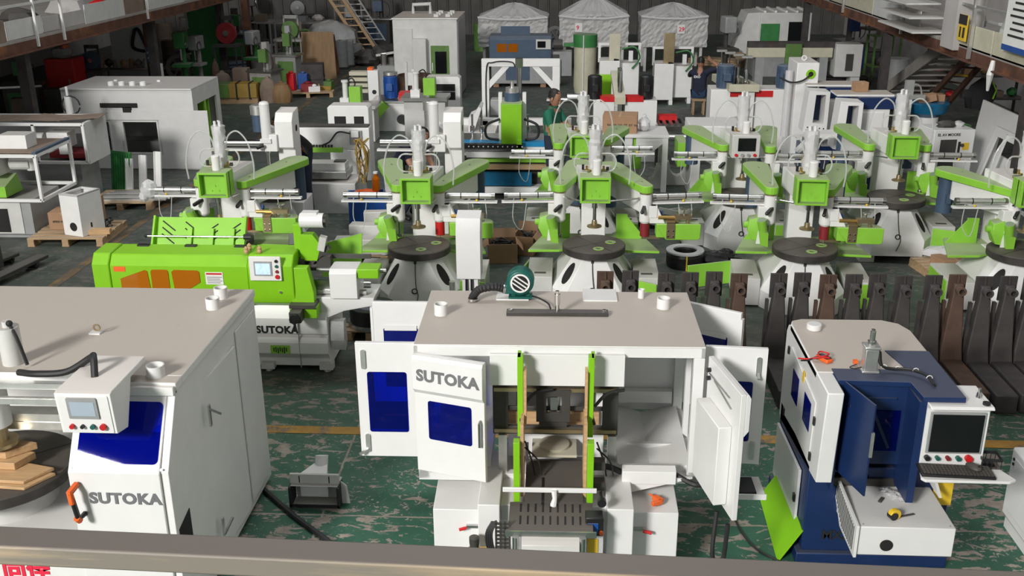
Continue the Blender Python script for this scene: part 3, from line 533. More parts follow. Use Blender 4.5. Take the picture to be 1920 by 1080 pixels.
cp = curve(hp, 8); part(bl, 'duct_hose', 'rubber', tube(cp, [.034 if k % 2 else .030 for k in range(len(cp))], 12)); part(bl, 'hose_clamp', 'steel', cyl((-.11, 0, .06), (-.13, 0, .062), .037), cyl((-.364, -.069, -.012), (-.363, -.068, .006), .037))
q = at(1228, 938, .60); solo('glue_gun', 'orange and black hand tool lying on the open machine base cabinet', 'tool', 'orange', bar((-.02, 0, .02), (.05, .03, .02), .045, .03), bar((.05, .03, .02), (.06, -.05, .02), .03, .03), bar((-.06, -.02, .025), (-.02, 0, .025), .012), loc=(q.x, q.y, .595), rz=-70, bev=.004)
# ================= 4. blue and white laser machine =================
lm = thing('laser_cutter', 'navy blue and white laser machine with dark monitor and keyboard shelf', 'machine')
part(lm, 'base', 'navy', box(1.74, 2.74, 6.42, 7.45, .10, .80), box(1.70, 2.78, 6.38, 7.48, 0, .10), bev=.008)
lw = part(lm, 'side_shell', 'clean_white', prism([(6.17, 1.496), (7.36, 1.496), (7.46, 1.46), (7.50, 1.40), (7.50, .68), (7.46, .64), (6.23, .78)], 'x', 1.74, 1.85), bev=.008)
dr = part(lw, 'side_door', 'clean_white', prism([(6.42, 1.30), (7.25, 1.36), (7.28, .76), (6.45, .86)], 'x', 1.732, 1.74), bev=.002)
for y0 in (6.92, 6.52): part(dr, 'side_pane', 'dark_blue_acrylic', box(1.728, 1.733, y0, y0+.20, 1.02, 1.24))
for y, z in ((7.33, 1.3), (7.30, .78), (6.42, .88), (6.40, 1.17)): part(dr, 'latch', 'black', box(1.724, 1.734, y-.015, y+.015, z-.03, z+.03))
part(dr, 'warning_label', 'yellow', box(1.728, 1.733, 6.78, 6.83, 1.28, 1.36))
rp_ = [(1.74, 6.5), (2.62, 6.5), (2.62, 7.28), (2.57, 7.42), (2.46, 7.49), (1.84, 7.49), (1.76, 7.45), (1.74, 7.38)]
rt = part(lm, 'roof', 'roof_white', prism(rp_, 'z', 1.44, 1.5), bev=.01)
part(lm, 'navy_top', 'navy', prism([(1.852, 6.36), (2.33, 6.345), (2.345, 6.12), (2.62, 6.12), (2.622, 6.88), (2.31, 6.88), (2.37, 6.55), (1.852, 6.55)], 'z', 1.47, 1.507), bev=.003)
parts(lm, 'rear_shell', 'clean_white', box(1.85, 2.55, 7.3, 7.48, .78, 1.45), box(2.52, 2.615, 6.41, 7.4, .78, 1.44))
parts(lm, 'cavity_wall', 'navy', box(1.87, 2.33, 6.37, 6.40, .86, 1.465), box(2.33, 2.38, 6.13, 7.0, .70, 1.465), box(1.851, 1.87, 6.26, 7.0, .70, 1.465), box(1.86, 2.34, 6.95, 7.0, .70, 1.4))
part(lm, 'cavity_pane', 'blue_acrylic', box(2.09, 2.30, 6.36, 6.369, .97, 1.28)); part(lm, 'cavity_bar', 'navy', bar((2.12, 6.352, 1.26), (2.24, 6.352, 1.0), .02), box(1.98, 2.26, 6.352, 6.37, 1.37, 1.38))
part(lm, 'cutting_bed', 'charcoal', box(1.88, 2.34, 6.40, 6.95, .66, .72), bev=.003); parts(lm, 'bed_rail', 'steel', box(2.08, 2.16, 6.42, 6.95, .72, .74), box(1.92, 1.97, 6.42, 6.95, .72, .76)); part(lm, 'nozzle', 'brass', cyl((2.24, 6.60, .74), (2.30, 6.60, .75), .018), tube(curve([(2.24, 6.60, .75), (2.30, 6.75, .80), (2.33, 6.85, 1.1)], 5), .005))
nd = part(lm, 'navy_door', 'navy', prism([(1.895, 6.355), (2.0, 6.0), (2.013, 6.004), (1.908, 6.36)], 'z', .82, 1.50), bev=.002); part(nd, 'gas_spring', 'chrome', cyl((1.935, 6.27, 1.36), (2.015, 6.06, 1.15), .007), sphere((1.935, 6.27, 1.36), .018), sphere((2.015, 6.06, 1.15), .016)); part(nd, 'door_hinge', 'alu', box(2.0, 2.02, 5.99, 6.01, 1.12, 1.30))
part(nd, 'gas_spring', 'chrome', cyl((1.935, 6.28, .98), (2.02, 6.10, .84), .007), sphere((1.935, 6.28, .98), .016))
mn = part(lm, 'monitor_housing', 'clean_white', prism([(6.05, 1.45), (6.12, 1.43), (6.12, .97), (6.20, .92), (6.40, .92), (6.40, 1.466), (6.07, 1.466)], 'x', 2.381, 2.79), bev=.006)
part(mn, 'monitor_frame', 'grey', box(2.405, 2.765, 6.105, 6.12, 1.10, 1.405), bev=.004); part(mn, 'monitor_screen', 'screen_off', box(2.42, 2.75, 6.098, 6.107, 1.115, 1.39), label='dark switched-off monitor')
for i, c in enumerate(('black', 'teal_green', 'dark_red', 'teal_green', 'red')): part(mn, 'button', c, cyl((2.42+.068*i, 6.09, 1.065), (2.42+.068*i, 6.12, 1.065), (.018, .014, .014, .016, .024)[i], n=12))
part(mn, 'indicator_knob', 'chrome', cyl((2.74, 6.22, 1.466), (2.74, 6.22, 1.50), .022, .014), cyl((2.74, 6.22, 1.50), (2.74, 6.22, 1.53), .010)); part(mn, 'cable_grommet', 'black', cyl((2.75, 6.11, 1.466), (2.75, 6.11, 1.482), .025))
sf = part(lm, 'keyboard_shelf', 'clean_white', prism([(2.34, 5.95), (2.36, 5.92), (2.90, 5.92), (2.95, 5.95), (2.88, 6.12), (2.82, 6.20), (2.40, 6.20)], 'z', .985, 1.005), bev=.004)
part(sf, 'shelf_bracket', 'clean_white', prism([(6.0, .985), (6.2, .985), (6.2, .86)], 'x', 2.62, 2.64))
tr = part(lm, 'front_tray', 'clean_white', box(1.965, 2.60, 5.90, 6.46, .43, .65), bev=.006); part(tr, 'tray_lip', 'clean_white', box(1.965, 2.60, 6.44, 6.48, .65, .68))
part(tr, 'duct_hole', 'dark_void', cyl((2.16, 5.894, .51), (2.16, 5.902, .51), .043, n=24))
for x, y in ((2.0, 5.93), (2.57, 5.93), (2.0, 6.42), (2.57, 6.42)): part(tr, 'screw', 'grey', cyl((x, y, .65), (x, y, .654), .006, n=8))
fl = part(lm, 'slotted_flange', 'clean_white', prism([(5.88, .42), (5.88, .665), (6.40, .70), (6.60, .82), (6.62, .70), (6.25, .42)], 'x', 1.945, 1.965), bev=.002)
part(fl, 'vent_slots', 'dark_void', *[box(1.942, 1.946, 5.93+.030*k, 5.938+.030*k, .45+.0*k+max(0, (k-9)*.018), .63+.004*k) for k in range(20)], kind='stuff')
part(lm, 'rear_flange', 'clean_white', prism([(6.2, .70), (6.46, .70), (6.46, .84)], 'x', 2.58, 2.60)); part(lm, 'flange_pane', 'blue_acrylic', prism([(6.47, .70), (6.75, .70), (6.75, .86), (6.6, .86)], 'x', 2.36, 2.375))
q = atY(1541, 1017, 6.38); letters(lm, 'MX3', .10, 'letter_black', facing((q.x, 6.415, q.z+.01)), bold=.003, label='black model lettering')
part(lm, 'yellow_plate', 'yellow', box(2.62, 2.75, 6.40, 6.418, .52, .72))
bdr = part(lm, 'base_door', 'clean_white', prism([(7.42, .16), (7.42, .62), (6.60, .66), (6.60, .12)], 'x', 1.715, 1.735), bev=.003); part(bdr, 'latch', 'black', box(1.70, 1.716, 6.62, 6.66, .38, .44))
part(rt, 'roof_cap', 'clean_white', lathe([(.052, 0), (.056, .005), (.056, .04), (.05, .045)], at(1526, 617, 1.5), 24))
q = at(1628, 696, 1.5); cy = part(lm, 'lift_cylinder', 'alu', box(q.x-.06, q.x+.06, q.y-.06, q.y+.06, 1.506, 1.525), box(q.x-.045, q.x+.045, q.y-.045, q.y+.045, 1.525, 1.68), box(q.x-.055, q.x+.055, q.y-.055, q.y+.055, 1.68, 1.70), bev=.006, label='aluminium lift cylinder')
part(cy, 'piston_rod', 'chrome', cyl((q.x, q.y, 1.70), (q.x, q.y, 1.73), .03), cyl((q.x, q.y, 1.72), (q.x, q.y, 1.80), .020), cyl((q.x, q.y, 1.80), (q.x, q.y, 1.815), .014))
cb = curve([(q.x+.05, q.y-.02, 1.66), (q.x+.07, q.y-.04, 1.56), (q.x+.15, q.y-.03, 1.53), (q.x+.26, q.y-.06, 1.54), (q.x+.34, q.y-.15, 1.54), (q.x+.36, q.y-.26, 1.52)], 6)
ca = part(cy, 'cable_bundle', 'rubber', *[tube([p+Vector((.008*cos(k*2.1), .008*sin(k*2.1), .006*k)) for p in cb], .008, 6) for k in range(3)])
for k in (8, 14, 20, 26): part(ca, 'cable_tie', 'paper', tube([cb[k]+Vector((.02*cos(t), 0, .02*sin(t)+.006)) for t in (0, .8, 1.6, 2.4, 3.14)], .003, 5))
part(cy, 'signal_wire', 'rubber', tube(curve([(q.x-.05, q.y+.0, 1.53), (q.x-.09, q.y+.02, 1.51), (q.x-.12, q.y+.03, 1.515), (q.x-.07, q.y+.05, 1.53)], 5), .004)); part(cy, 'wire_connector', 'orange', box(q.x-.085, q.x-.055, q.y+.07, q.y+.10, 1.52, 1.545))
rebase(lm, (2.24, 6.9, 0))
mm = thing('multimeter', 'red and black multimeter with test leads on laser machine roof', 'multimeter', at(1545, 676, 1.5), 30)
part(mm, 'case', 'orange', box(-.03, .03, -.06, .06, 0, .03), bev=.008); part(mm, 'face', 'charcoal', box(-.024, .024, -.05, .052, .03, .034)); part(mm, 'lead', 'red', tube(curve([(0, -.05, .04), (-.05, .0, .045), (.0, .05, .05), (.04, .0, .045), (-.03, -.02, .045), (-.10, .06, .01), (-.15, .10, .01)], 5), .006)); part(mm, 'black_lead', 'black', tube(curve([(.01, -.05, .04), (-.05, .02, .03), (-.11, .04, .01), (-.16, .06, .01)], 5), .006))
kb = thing('keyboard', 'black keyboard on the white laser machine shelf', 'keyboard', (2.585, 6.02, 1.006), -3)
part(kb, 'case', 'black', box(-.235, .235, -.075, .075, 0, .018), bev=.004)
part(kb, 'keys', 'charcoal', *[box(-.222+c*.0225, -.203+c*.0225, -.062+r*.026, -.04+r*.026, .018, .026) for c in range(20) for r in range(5)], kind='stuff')
ms = thing('mouse', 'black computer mouse resting on the keyboard', 'mouse', (2.70, 6.03, 1.034), 35); part(ms, 'shell', 'charcoal', blob((0, 0, .012), .034, .058, .024, 14, 8, 0)); part(ms, 'wheel', 'black', cyl((-.004, -.035, .03), (.004, -.035, .03), .008))
tr_ = thing('desk_tray', 'small black mesh tray beside the mouse', 'tray', (2.84, 6.135, 1.006), -3); part(tr_, 'tray_walls', 'black', holed('z', .055, .075, rect(-.065, .065, -.06, .06), rect(-.06, .06, -.055, .055)), *[box(x-.002, x+.002, -.06, -.057, 0, .06) for x in (-.06, -.03, 0, .03, .06)], *[box(x-.002, x+.002, .057, .06, 0, .06) for x in (-.06, -.03, 0, .03, .06)]); part(tr_, 'tray_floor', 'charcoal', box(-.065, .065, -.06, .06, 0, .006)); part(tr_, 'phone', 'screen_off', box(-.045, .03, -.04, .04, .006, .016))
ty = thing('tape_measure', 'yellow and black tape measure on white tray', 'tape measure', at(1676, 972, .652), 20)
part(ty, 'case', 'yellow', prism(rrect(-.04, .04, 0, .07, .03), 'y', -.02, .02), bev=.004); part(ty, 'side_grip', 'black', prism(rrect(-.042, .015, -.0, .055, .026), 'y', -.024, .024)); part(ty, 'blade', 'charcoal', box(.035, .16, -.009, .009, .004, .007))
solo('rag', 'crumpled grey rag on white laser tray', 'cloth', 'rag', blob((0, 0, .012), .075, .05, .024, 18, 8, .35), blob((-.05, .03, .010), .05, .03, .02, 14, 6, .4), blob((.06, -.02, .010), .05, .035, .018, 14, 6, .4), loc=at(1676, 930, .652), rz=-25)
solo('utility_blade', 'small dark blade beside the grey rag', 'blade', 'charcoal', box(-.012, .012, -.035, .035, 0, .008), box(-.009, .009, -.03, .0, .008, .012), loc=at(1652, 938, .652), rz=-35)
a, b = at(1437, 931, 0), at(1472, 1052, 0)
solo('green_panel', 'lime green metal panel leaning beside the laser machine', 'panel', 'lime', prism([(0, 0), (.155, .27), (.168, .262), (.02, 0)], 'y', 0, (a.y-b.y)), loc=(b.x-.06, b.y, .004), rz=atan2(b.x-a.x, a.y-b.y)*57.3)
# cropped white machine at the right edge
wr = thing('white_cabinet', 'white machine base cut off by the photo edge beside laser machine', 'machine', (3.9, 6.5, 0))
part(wr, 'body', 'clean_white', box(-.50, .5, -.75, .50, .10, .68), bev=.02); part(wr, 'door', 'clean_white', box(-.506, -.5, -.6, .42, .18, .62), bev=.003); part(wr, 'plinth', 'clean_white', box(-.48, .5, -.7, .46, 0, .10)); parts(wr, 'cable_port', 'black', cyl((-.508, .44, .6), (-.50, .44, .6), .012), cyl((-.508, .44, .56), (-.50, .44, .56), .012))
# dust hood on the floor
ho = thing('dust_hood', 'grey-white dust extraction hood lying on the green floor', 'hood', at(592, 950, 0), 0)
part(ho, 'mouth_frame', 'grey_white', loft([[(x*s, -.02+y0, z) for x, z in ((-.19, .02), (.19, .02), (.19, .20), (-.19, .20))] for s, y0 in ((1, 0), (1.05, .16))], False), box(-.20, .20, .02, .045, .20, .285), bev=.003)
part(ho, 'inner_plate', 'grey_white', box(-.18, .18, .12, .13, .02, .20)); parts(ho, 'seal', 'rubber', box(-.205, -.185, -.03, .12, 0, .19), box(.185, .205, -.03, .12, 0, .19), box(-.2, .2, -.03, -.015, .012, .03)); part(ho, 'lip', 'steel', box(-.2, .2, -.04, -.02, 0, .012))
parts(ho, 'side_flap', 'grey_white', prism([(.205, 0), (.27, .0), (.25, .16), (.205, .20)], 'y', .06, .075), prism([(-.205, 0), (-.215, .1), (-.205, .19)], 'y', .06, .075)); parts(ho, 'slot_mark', 'dark_void', box(-.125, -.117, .018, .02, .21, .27), box(.117, .125, .018, .02, .21, .27))
part(ho, 'transition', 'clean_white', loft([[(-.13, .05, .06), (.10, .05, .06), (.10, .05, .27), (-.13, .05, .27)], [(-.03, .24, .16), (.06, .24, .16), (.06, .24, .28), (-.03, .24, .28)]]), bev=.004); part(ho, 'pipe_collar', 'clean_white', cyl((.015, .20, .22), (.015, .25, .33), .054, n=20))
solo('floor_hose', 'black hose running across the floor past the dust hood', 'hose', 'rubber', tube(curve([at(495, 918, .02), at(545, 962, .02), at(575, 985, .02), at(612, 1012, .02), at(640, 1040, .02)], 5), .022))
solo('floor_cable', 'thin black cable trailing on the floor under the open door', 'cable', 'rubber', tube(curve([at(1372, 960, .01), at(1392, 1000, .01), at(1420, 1030, .01), at(1460, 1052, .01)], 5), .008))
# handrail of the gallery the photo is taken from
ral = thing('gallery_handrail', 'brown square-tube handrail crossing the bottom of the photo', 'handrail', (0, 0, 0))
a, b = at(-160, 978, 3.57), at(2080, 1077, 3.57); d = (b-a).normalized(); nrm = Vector((-d.y, d.x, 0))
pq = [a-nrm*.056, b-nrm*.056, b, a]
part(ral, 'top_rail', 'handrail', ([tuple(p) for p in pq]+[(p.x, p.y, p.z-.036) for p in pq], [(0, 1, 2, 3), (7, 6, 5, 4), (0, 4, 5, 1), (1, 5, 6, 2), (2, 6, 7, 3), (3, 7, 4, 0)]), bev=.004)
for p in (a-d*.3, b+d*.3): part(ral, 'post', 'handrail', box(p.x-.025, p.x+.025, p.y-.06, p.y-.01, 2.75, 3.55))
parts(ral, 'rail_end', 'handrail', bar(a-nrm*.028-Vector((0, 0, .017)), a-d*.33-nrm*.028-Vector((0, 0, .017)), .056, .036), bar(b-nrm*.028-Vector((0, 0, .017)), b+d*.33-nrm*.028-Vector((0, 0, .017)), .056, .036))
# ================= rotary shaping machines =================
def capsule(a, ra, b, rb, k=7):     # plan outline of an arm: round ends of radius ra at a, rb at b
    t = atan2(b[1]-a[1], b[0]-a[0]); L_ = hypot(b[0]-a[0], b[1]-a[1]); e = math.asin(max(-1, min(1, (rb-ra)/L_)))
    o = [(a[0]+ra*cos(t+pi/2+e+(pi-2*e)*i/k), a[1]+ra*sin(t+pi/2+e+(pi-2*e)*i/k)) for i in range(k+1)]
    return o+[(b[0]+rb*cos(t-pi/2-e+(pi+2*e)*i/k), b[1]+rb*sin(t-pi/2-e+(pi+2*e)*i/k)) for i in range(k+1)]
def oval_on(q00, q10, q11, q01, su, sv, off=.004, n=18):
    q = [Vector(p) for p in (q00, q10, q11, q01)]; nr = (q[1]-q[0]).cross(q[3]-q[0]).normalized()
    def P(u, v): return q[0]*(1-u)*(1-v)+q[1]*u*(1-v)+q[2]*u*v+q[3]*(1-u)*v
    A = [P(.5+su*cos(2*pi*i/n), .5+sv*sin(2*pi*i/n)) for i in range(n)]
    return loft([[p-nr*off for p in A], [p+nr*off for p in A]])
def rotary(label, loc, rz=0, L=((-.42, .30), (-.30, 1.40)), Rr=((.60, .25), (.30, 1.35)), tools=('hood', 'drum'), drum='dark_red', panel=False, doors=(20, 55), cyls=(0, 0), bag=False, bar_z=0):
    t = thing('rotary_shaper', label, 'machine', loc, rz, 'green and white rotary shaping machines')
    def rg(z, a, b, f, g, s): return [(-a, f, z), (a, f, z), (b, f+s, z), (b, g, z), (-b, g, z), (-b, f+s, z)]
    R0, R1, R2 = rg(0, .34, .50, -.36, .80, .26), rg(.22, .34, .50, -.36, .80, .26), rg(.64, .13, .24, -.22, .55, .16)
    pd = part(t, 'pedestal', 'white', loft([R0, R1, R2]), bev=.006)
    part(pd, 'access_hole', 'dark_void', oval_on(R1[1], R1[2], R2[2], R2[1], .27, .30)); part(pd, 'access_hole', 'dark_void', oval_on(R1[5], R1[0], R2[0], R2[5], .27, .30))
    part(pd, 'cord', 'rubber', tube(curve([(-.02, -.235, .62), (-.015, -.30, .45), (.0, -.36, .30), (.02, -.375, .22), (-.02, -.375, .08)], 4), .005), tube([(-.02+.032*cos(k*pi/5), -.372, .28+.032*sin(k*pi/5)) for k in range(11)], .007))
    part(pd, 'cord_clip', 'charcoal', box(-.035, -.005, -.25, -.23, .58, .64))
    for s, dg in zip((-1, 1), doors):
        c = part(t, 'side_cabinet', 'grey_white', box(s*.50 if s > 0 else -.80, .80 if s > 0 else -.50, -.12, .62, .02, .36), bev=.005)
        part(c, 'vent', 'charcoal', box(s*.65-.07, s*.65+.07, .0, .05, .36, .366))
        part(c, 'cabinet_door', 'green', rot(box(s*.80-.012, s*.80+.012, .0, .60, .04, .34), s*dg, 'Z', (s*.80, .60 if s < 0 else .0, 0)), bev=.003)
        if s > 0: part(c, 'cabinet_door', 'green', rot(box(.50, .80, -.145, -.125, .04, .34), -dg*.5, 'Z', (.50, -.13, 0)), bev=.003)
    tb = part(t, 'rotary_table', 'iron', lathe([(.30, 0), (.365, 0), (.38, .012), (.38, .085), (.37, .095), (.2, .095)], (0, 0, .655), 44))
    part(tb, 'table_groove', 'black', rot(box(-.37, .37, -.004, .004, .749, .7515), 35)); part(tb, 'table_groove', 'black', rot(box(-.37, .37, -.004, .004, .749, .7515), 125))
    for x, y in ((.05, -.20), (.20, .06)): part(tb, 'washer', 'green', ring((x, y), .03, .065, .75, .756, 20))
    part(t, 'skirt', 'green', prism([(-.80, .10), (-.62, .80), (.62, .80), (.80, .10), (.42, .12), (.0, .42), (-.42, .12)], 'z', .60, .63), bev=.003)
    for s in (-1, 1): part(t, 'skirt_gusset', 'green', box(s*.36-.07, s*.36+.07, .60, .62, .63, .95), prism([(s*.43, .63), (s*.43, .92), (s*.66, .63)], 'y', .60, .62))
    part(t, 'column', 'white', box(-.15, .15, .50, .85, .60, 1.30), box(-.13, .13, .22, .52, .63, .66), bev=.008)
    part(t, 'head_beam', 'white', prism([(-.12, .08), (.12, .08), (.22, .85), (-.22, .85)], 'z', 1.27, 1.52), bev=.008)
    # head box
    if panel:
        hb = part(t, 'head_box', 'grey_white', box(-.19, .19, -.14, .12, 1.30, 1.62), bev=.008)
        part(hb, 'screen', 'screen_off', box(-.11, .13, -.152, -.14, 1.40, 1.58))
        for i, c in enumerate(('red', 'grey', 'grey', 'red')): part(hb, 'button', c, cyl((-.13+i*.085, -.165, 1.345), (-.13+i*.085, -.14, 1.345), .022, n=10))
    else:
        hb = part(t, 'head_box', 'green', holed('y', -.14, -.02, rect(-.18, .18, 1.29, 1.60), rect(-.155, .155, 1.315, 1.575)), box(-.18, .18, -.05, .12, 1.292, 1.598), bev=.004)
        for x, z in ((-.045, 1.36), (.045, 1.36), (.0, 1.42)): part(hb, 'bolt', 'green', cyl((x, -.06, z), (x, -.048, z), .010, n=8))
    part(t, 'press_spindle', 'chrome', cyl((0, 0, .99), (0, 0, 1.29), .022), cyl((0, 0, 1.20), (0, 0, 1.29), .036)); part(t, 'press_foot', 'zinc', lathe([(.088, 0), (.088, .014), (.035, .03), (.03, .08)], (0, 0, .965), 22))
    part(t, 'oil_cup', 'clean_white', lathe([(.050, 0), (.052, .17), (.044, .18), (.02, .175)], (.015, .02, 1.60), 18))
    bt = part(t, 'ram_bracket', 'zinc', box(-.09, .09, .18, .36, 1.52, 1.56))
    random.seed(int(loc[0]*100)); fl_ = []
    for k in range(15): z = 1.56+k*.038; fl_.append([(.0+(.082+random.uniform(-.010, .012))*cos(2*pi*i/14), .27+(.082+random.uniform(-.010, .012))*sin(2*pi*i/14), z) for i in range(14)])
    part(t, 'ram_wrap', 'film', loft(fl_), label='clear plastic film around the ram')
    part(t, 'ram', 'clean_white', cyl((0, .27, 1.56), (0, .27, 2.08), .062, n=16), *[cyl((x, y, 1.9), (x, y, 2.15), .017, n=8) for x, y in ((-.03, .25), (.03, .25), (0, .30))])
    for s in (-1, 1):
        part(t, 'air_tube', 'hose_clear', tube(curve([(s*.07, .27, 1.82), (s*.12, .26, 1.97), (s*.24, .24, 2.03), (s*.36, .22, 1.90), (s*.42, .20, 1.65), (s*.41, .20, 1.44)], 6), .0105, 7), label='clear air tube')
        part(t, 'air_tube', 'hose_clear', tube(curve([(s*.06, .25, 1.80), (s*.20, .22, 1.80), (s*.25, .20, 1.70), (s*.20, .19, 1.61), (s*.07, .20, 1.60)], 6), .0105, 7), label='clear air tube')
        parts(t, 'tube_fitting', 'brass', box(s*.10-.05, s*.10+.05, .19, .22, 1.59, 1.615), cyl((s*.10, .205, 1.60), (s*.10, .205, 1.66), .014, n=8), box(s*.085-.03, s*.085+.03, .24, .26, 1.79, 1.81))
    parts(t, 'switch_block', 'black', box(-.16, -.13, .17, .2, 1.62, 1.68), box(.13, .165, .17, .2, 1.615, 1.65))
    # swing arms
    for s, (tip, rear), tool, cz in ((-1, L, tools[0], cyls[0]), (1, Rr, tools[1], cyls[1])):
        tx, ty_ = tip
        ac = part(t, 'arm_cover', 'green', prism(capsule(tip, .082, rear, .165), 'z', 1.335, 1.425), bev=.008)
        for f in (.12, .8): part(ac, 'cover_screw', 'steel', cyl((tx+(rear[0]-tx)*f, ty_+(rear[1]-ty_)*f, 1.425), (tx+(rear[0]-tx)*f, ty_+(rear[1]-ty_)*f, 1.436), .012, n=8))
        part(t, 'arm_body', 'white', prism(capsule(tip, .06, (tx+(rear[0]-tx)*.8, ty_+(rear[1]-ty_)*.8), .10), 'z', 1.08, 1.335), bev=.008)
        part(t, 'arm_motor', 'slate_blue', cyl((rear[0], rear[1], .86), (rear[0], rear[1], 1.33), .10, n=18), box(rear[0]-.03, rear[0]+.03, rear[1]-.14, rear[1], 1.0, 1.12))
        hs = part(t, 'spindle_housing', 'white', cyl((tx, ty_, .98), (tx, ty_, 1.335), .073, n=18), cyl((tx, ty_, .95), (tx, ty_, .98), .05, .073, 18), box(tx+s*.02, tx+s*.14, ty_-.06, ty_+.10, 1.03, 1.18), bev=.005)
        part(hs, 'collar', 'zinc', cyl((tx, ty_, 1.335), (tx, ty_, 1.32), .078, n=18)); part(hs, 'clamp_knob', 'black', bar((tx+s*-.02, ty_-.06, 1.17), (tx-.05, ty_-.16, 1.13), .036), sphere((tx-.05, ty_-.16, 1.13), .024, 8, 6))
        part(hs, 'cutter_spindle', 'steel', cyl((tx, ty_, .76), (tx, ty_, .96), .016, n=10), cyl((tx, ty_, .755), (tx, ty_, .785), .032, n=12))
        part(t, 'tie_rod', 'chrome', cyl((tx, ty_, 1.27), (s*.17, 0.03, 1.27), .011, n=8))
        # air cylinder
        a0 = Vector((tx+s*.10, ty_+.04, 1.27)); dv = Vector((s*cos(R(cz)), sin(R(cz)), 0)); a1 = a0+dv*.56
        ay = part(t, 'air_cylinder', 'alu', cyl(a0, a1, .036, n=16), label='chrome horizontal air cylinder')
        parts(ay, 'end_cap', 'steel', cyl(a0-dv*.02, a0+dv*.02, .041, n=16), cyl(a1-dv*.02, a1+dv*.02, .041, n=16)); parts(ay, 'strap', 'black', *[cyl(a0+dv*q, a0+dv*(q+.012), .0385, n=16) for q in (.16, .38)])
        part(ay, 'tube_drop', 'hose_clear', tube(curve([a1-dv*.1+Vector((0, 0, -.03)), a1-dv*.09+Vector((0, -.02, -.3)), a1-dv*.2+Vector((0, -.03, -.42)), a1-dv*.26+Vector((0, 0, -.06))], 5), .006)); part(ay, 'yellow_tag', 'yellow', sphere(a1-dv*.2+Vector((0, -.03, -.05)), .016, 8, 6))
        part(t, 'slide_rail', 'clean_white', bar(a0-dv*.06+Vector((0, 0, -.075)), a1+dv*.05+Vector((0, 0, -.075)), .07, .022)); part(t, 'rail_post', 'alu', cyl(a0+Vector((0, .02, -.20)), a0+Vector((0, .02, -.08)), .035), sphere(a0+Vector((0, .02, -.2)), .04, 8, 6))
        if bag and s < 0: part(t, 'end_wrap', 'film', blob(a1+dv*.02, .10, .09, .12, 12, 8, .25), blob(a1+dv*.1+Vector((0, 0, -.08)), .06, .06, .08, 10, 6, .25), label='plastic film around cylinder end')
        if tool == 'hood':
            hx, hy = tx+s*.10, ty_-.08
            h = part(t, 'dust_hood', 'green', loft([[(hx-.10, hy-.02, .78), (hx+.07, hy-.05, .76), (hx+.07, hy+.16, .76), (hx-.10, hy+.16, .78)], [(hx-.16, hy-.04, .90), (hx+.06, hy-.05, .92), (hx+.06, hy+.18, .95), (hx-.16, hy+.16, .95)], [(hx-.14, hy+.0, 1.02), (hx-.02, hy-.0, 1.06), (hx-.02, hy+.16, 1.06), (hx-.14, hy+.14, 1.04)]]), bev=.006)
            part(h, 'hood_pipe', 'green', cyl((hx-.20*1, hy+.06, .95), (hx-.13, hy+.06, .95), .04), cyl((hx+.03, hy-.06, .88), (hx-.01, hy-.11, 1.06), .05, .055, 16)); part(h, 'pipe_mouth', 'dark_green', cyl((hx-.010, hy-.11, 1.06), (hx-.0105, hy-.1107, 1.0625), .047, n=16))
            part(h, 'hood_plate', 'clean_white', prism([(hx-.05, .74), (hx+.04, .74), (hx+.02, .98), (hx-.02, 1.0)], 'y', hy-.045, hy-.035))
            part(h, 'front_chute', 'green', loft([[(hx+.00, hy-.10, .74), (hx+.09, hy-.10, .72), (hx+.09, hy-.03, .72), (hx+.0, hy-.03, .74)], [(hx-.03, hy-.13, .92), (hx+.08, hy-.13, .90), (hx+.08, hy-.03, .90), (hx-.03, hy-.03, .92)]]))
        else:
            part(hs, 'sanding_drum', drum, cyl((tx, ty_, .79), (tx, ty_, .95), .058, n=20)); part(hs, 'drum_arm', 'zinc', box(tx-.04, tx+.20, ty_-.03, ty_+.03, .755, .785))
            px0 = tx+.13; y0 = ty_-.14
            pan = part(t, 'belt_guard', 'green', prism([(px0+.12, .78), (px0+.50, .78), (px0+.53, .80), (px0+.53, .98), (px0, .98), (px0, .94)], 'y', y0, y0+.03), prism([(px0, y0+.03)]+[(px0+.40+.13*cos(R(-90+180*i/8)), y0+.13+.13*sin(R(-90+180*i/8))) for i in range(9)]+[(px0, y0+.23)], 'z', .80, .96), bev=.008, label='rounded green belt guard')
            part(pan, 'guard_bracket', 'zinc', box(px0+.12, px0+.22, y0-.014, y0, .80, 1.0), box(px0+.12, px0+.22, y0-.014, y0+.10, .995, 1.01)); parts(pan, 'bracket_bolt', 'chrome', *[cyl((px0+x, y0-.022, z), (px0+x, y0-.014, z), .010, n=6) for x in (.14, .20) for z in (.83, .90)])
            part(pan, 'valve_block', 'zinc', box(px0+.22, px0+.42, y0+.05, y0+.14, 1.02, 1.07), cyl((px0+.25, y0+.1, .96), (px0+.25, y0+.1, 1.03), .02), cyl((px0+.38, y0+.1, .96), (px0+.38, y0+.1, 1.03), .02)); part(pan, 'valve_cylinder', 'brass', cyl((px0+.02, y0+.08, 1.04), (px0+.22, y0+.08, 1.04), .022)); part(pan, 'blue_sleeve', 'blue', cyl((px0-.02, y0+.2, 1.06), (px0+.08, y0+.2, 1.06), .035))
            part(pan, 'hand_wheel', 'chrome', cyl((px0+.33, y0+.1, 1.07), (px0+.33, y0+.1, 1.13), .008), lathe([(.045, 0), (.05, .008), (.045, .016), (.01, .012)], (px0+.33, y0+.1, 1.125), 18))
            part(t, 'tool_bracket', 'white', prism([(tx+.05, 1.18), (tx+.13, 1.18), (tx+.24, .96), (tx+.05, .96)], 'y', ty_-.05, ty_+.05), bev=.005)
    return t
rotary('rotary shaper behind the lime lathe, film bag on its cylinder end', (-4.28, 11.80, 0), 0, L=((-.30, .28), (-.42, 1.42)), Rr=((.26, .22), (.62, 1.42)), drum='red', bag=True, doors=(0, 40))
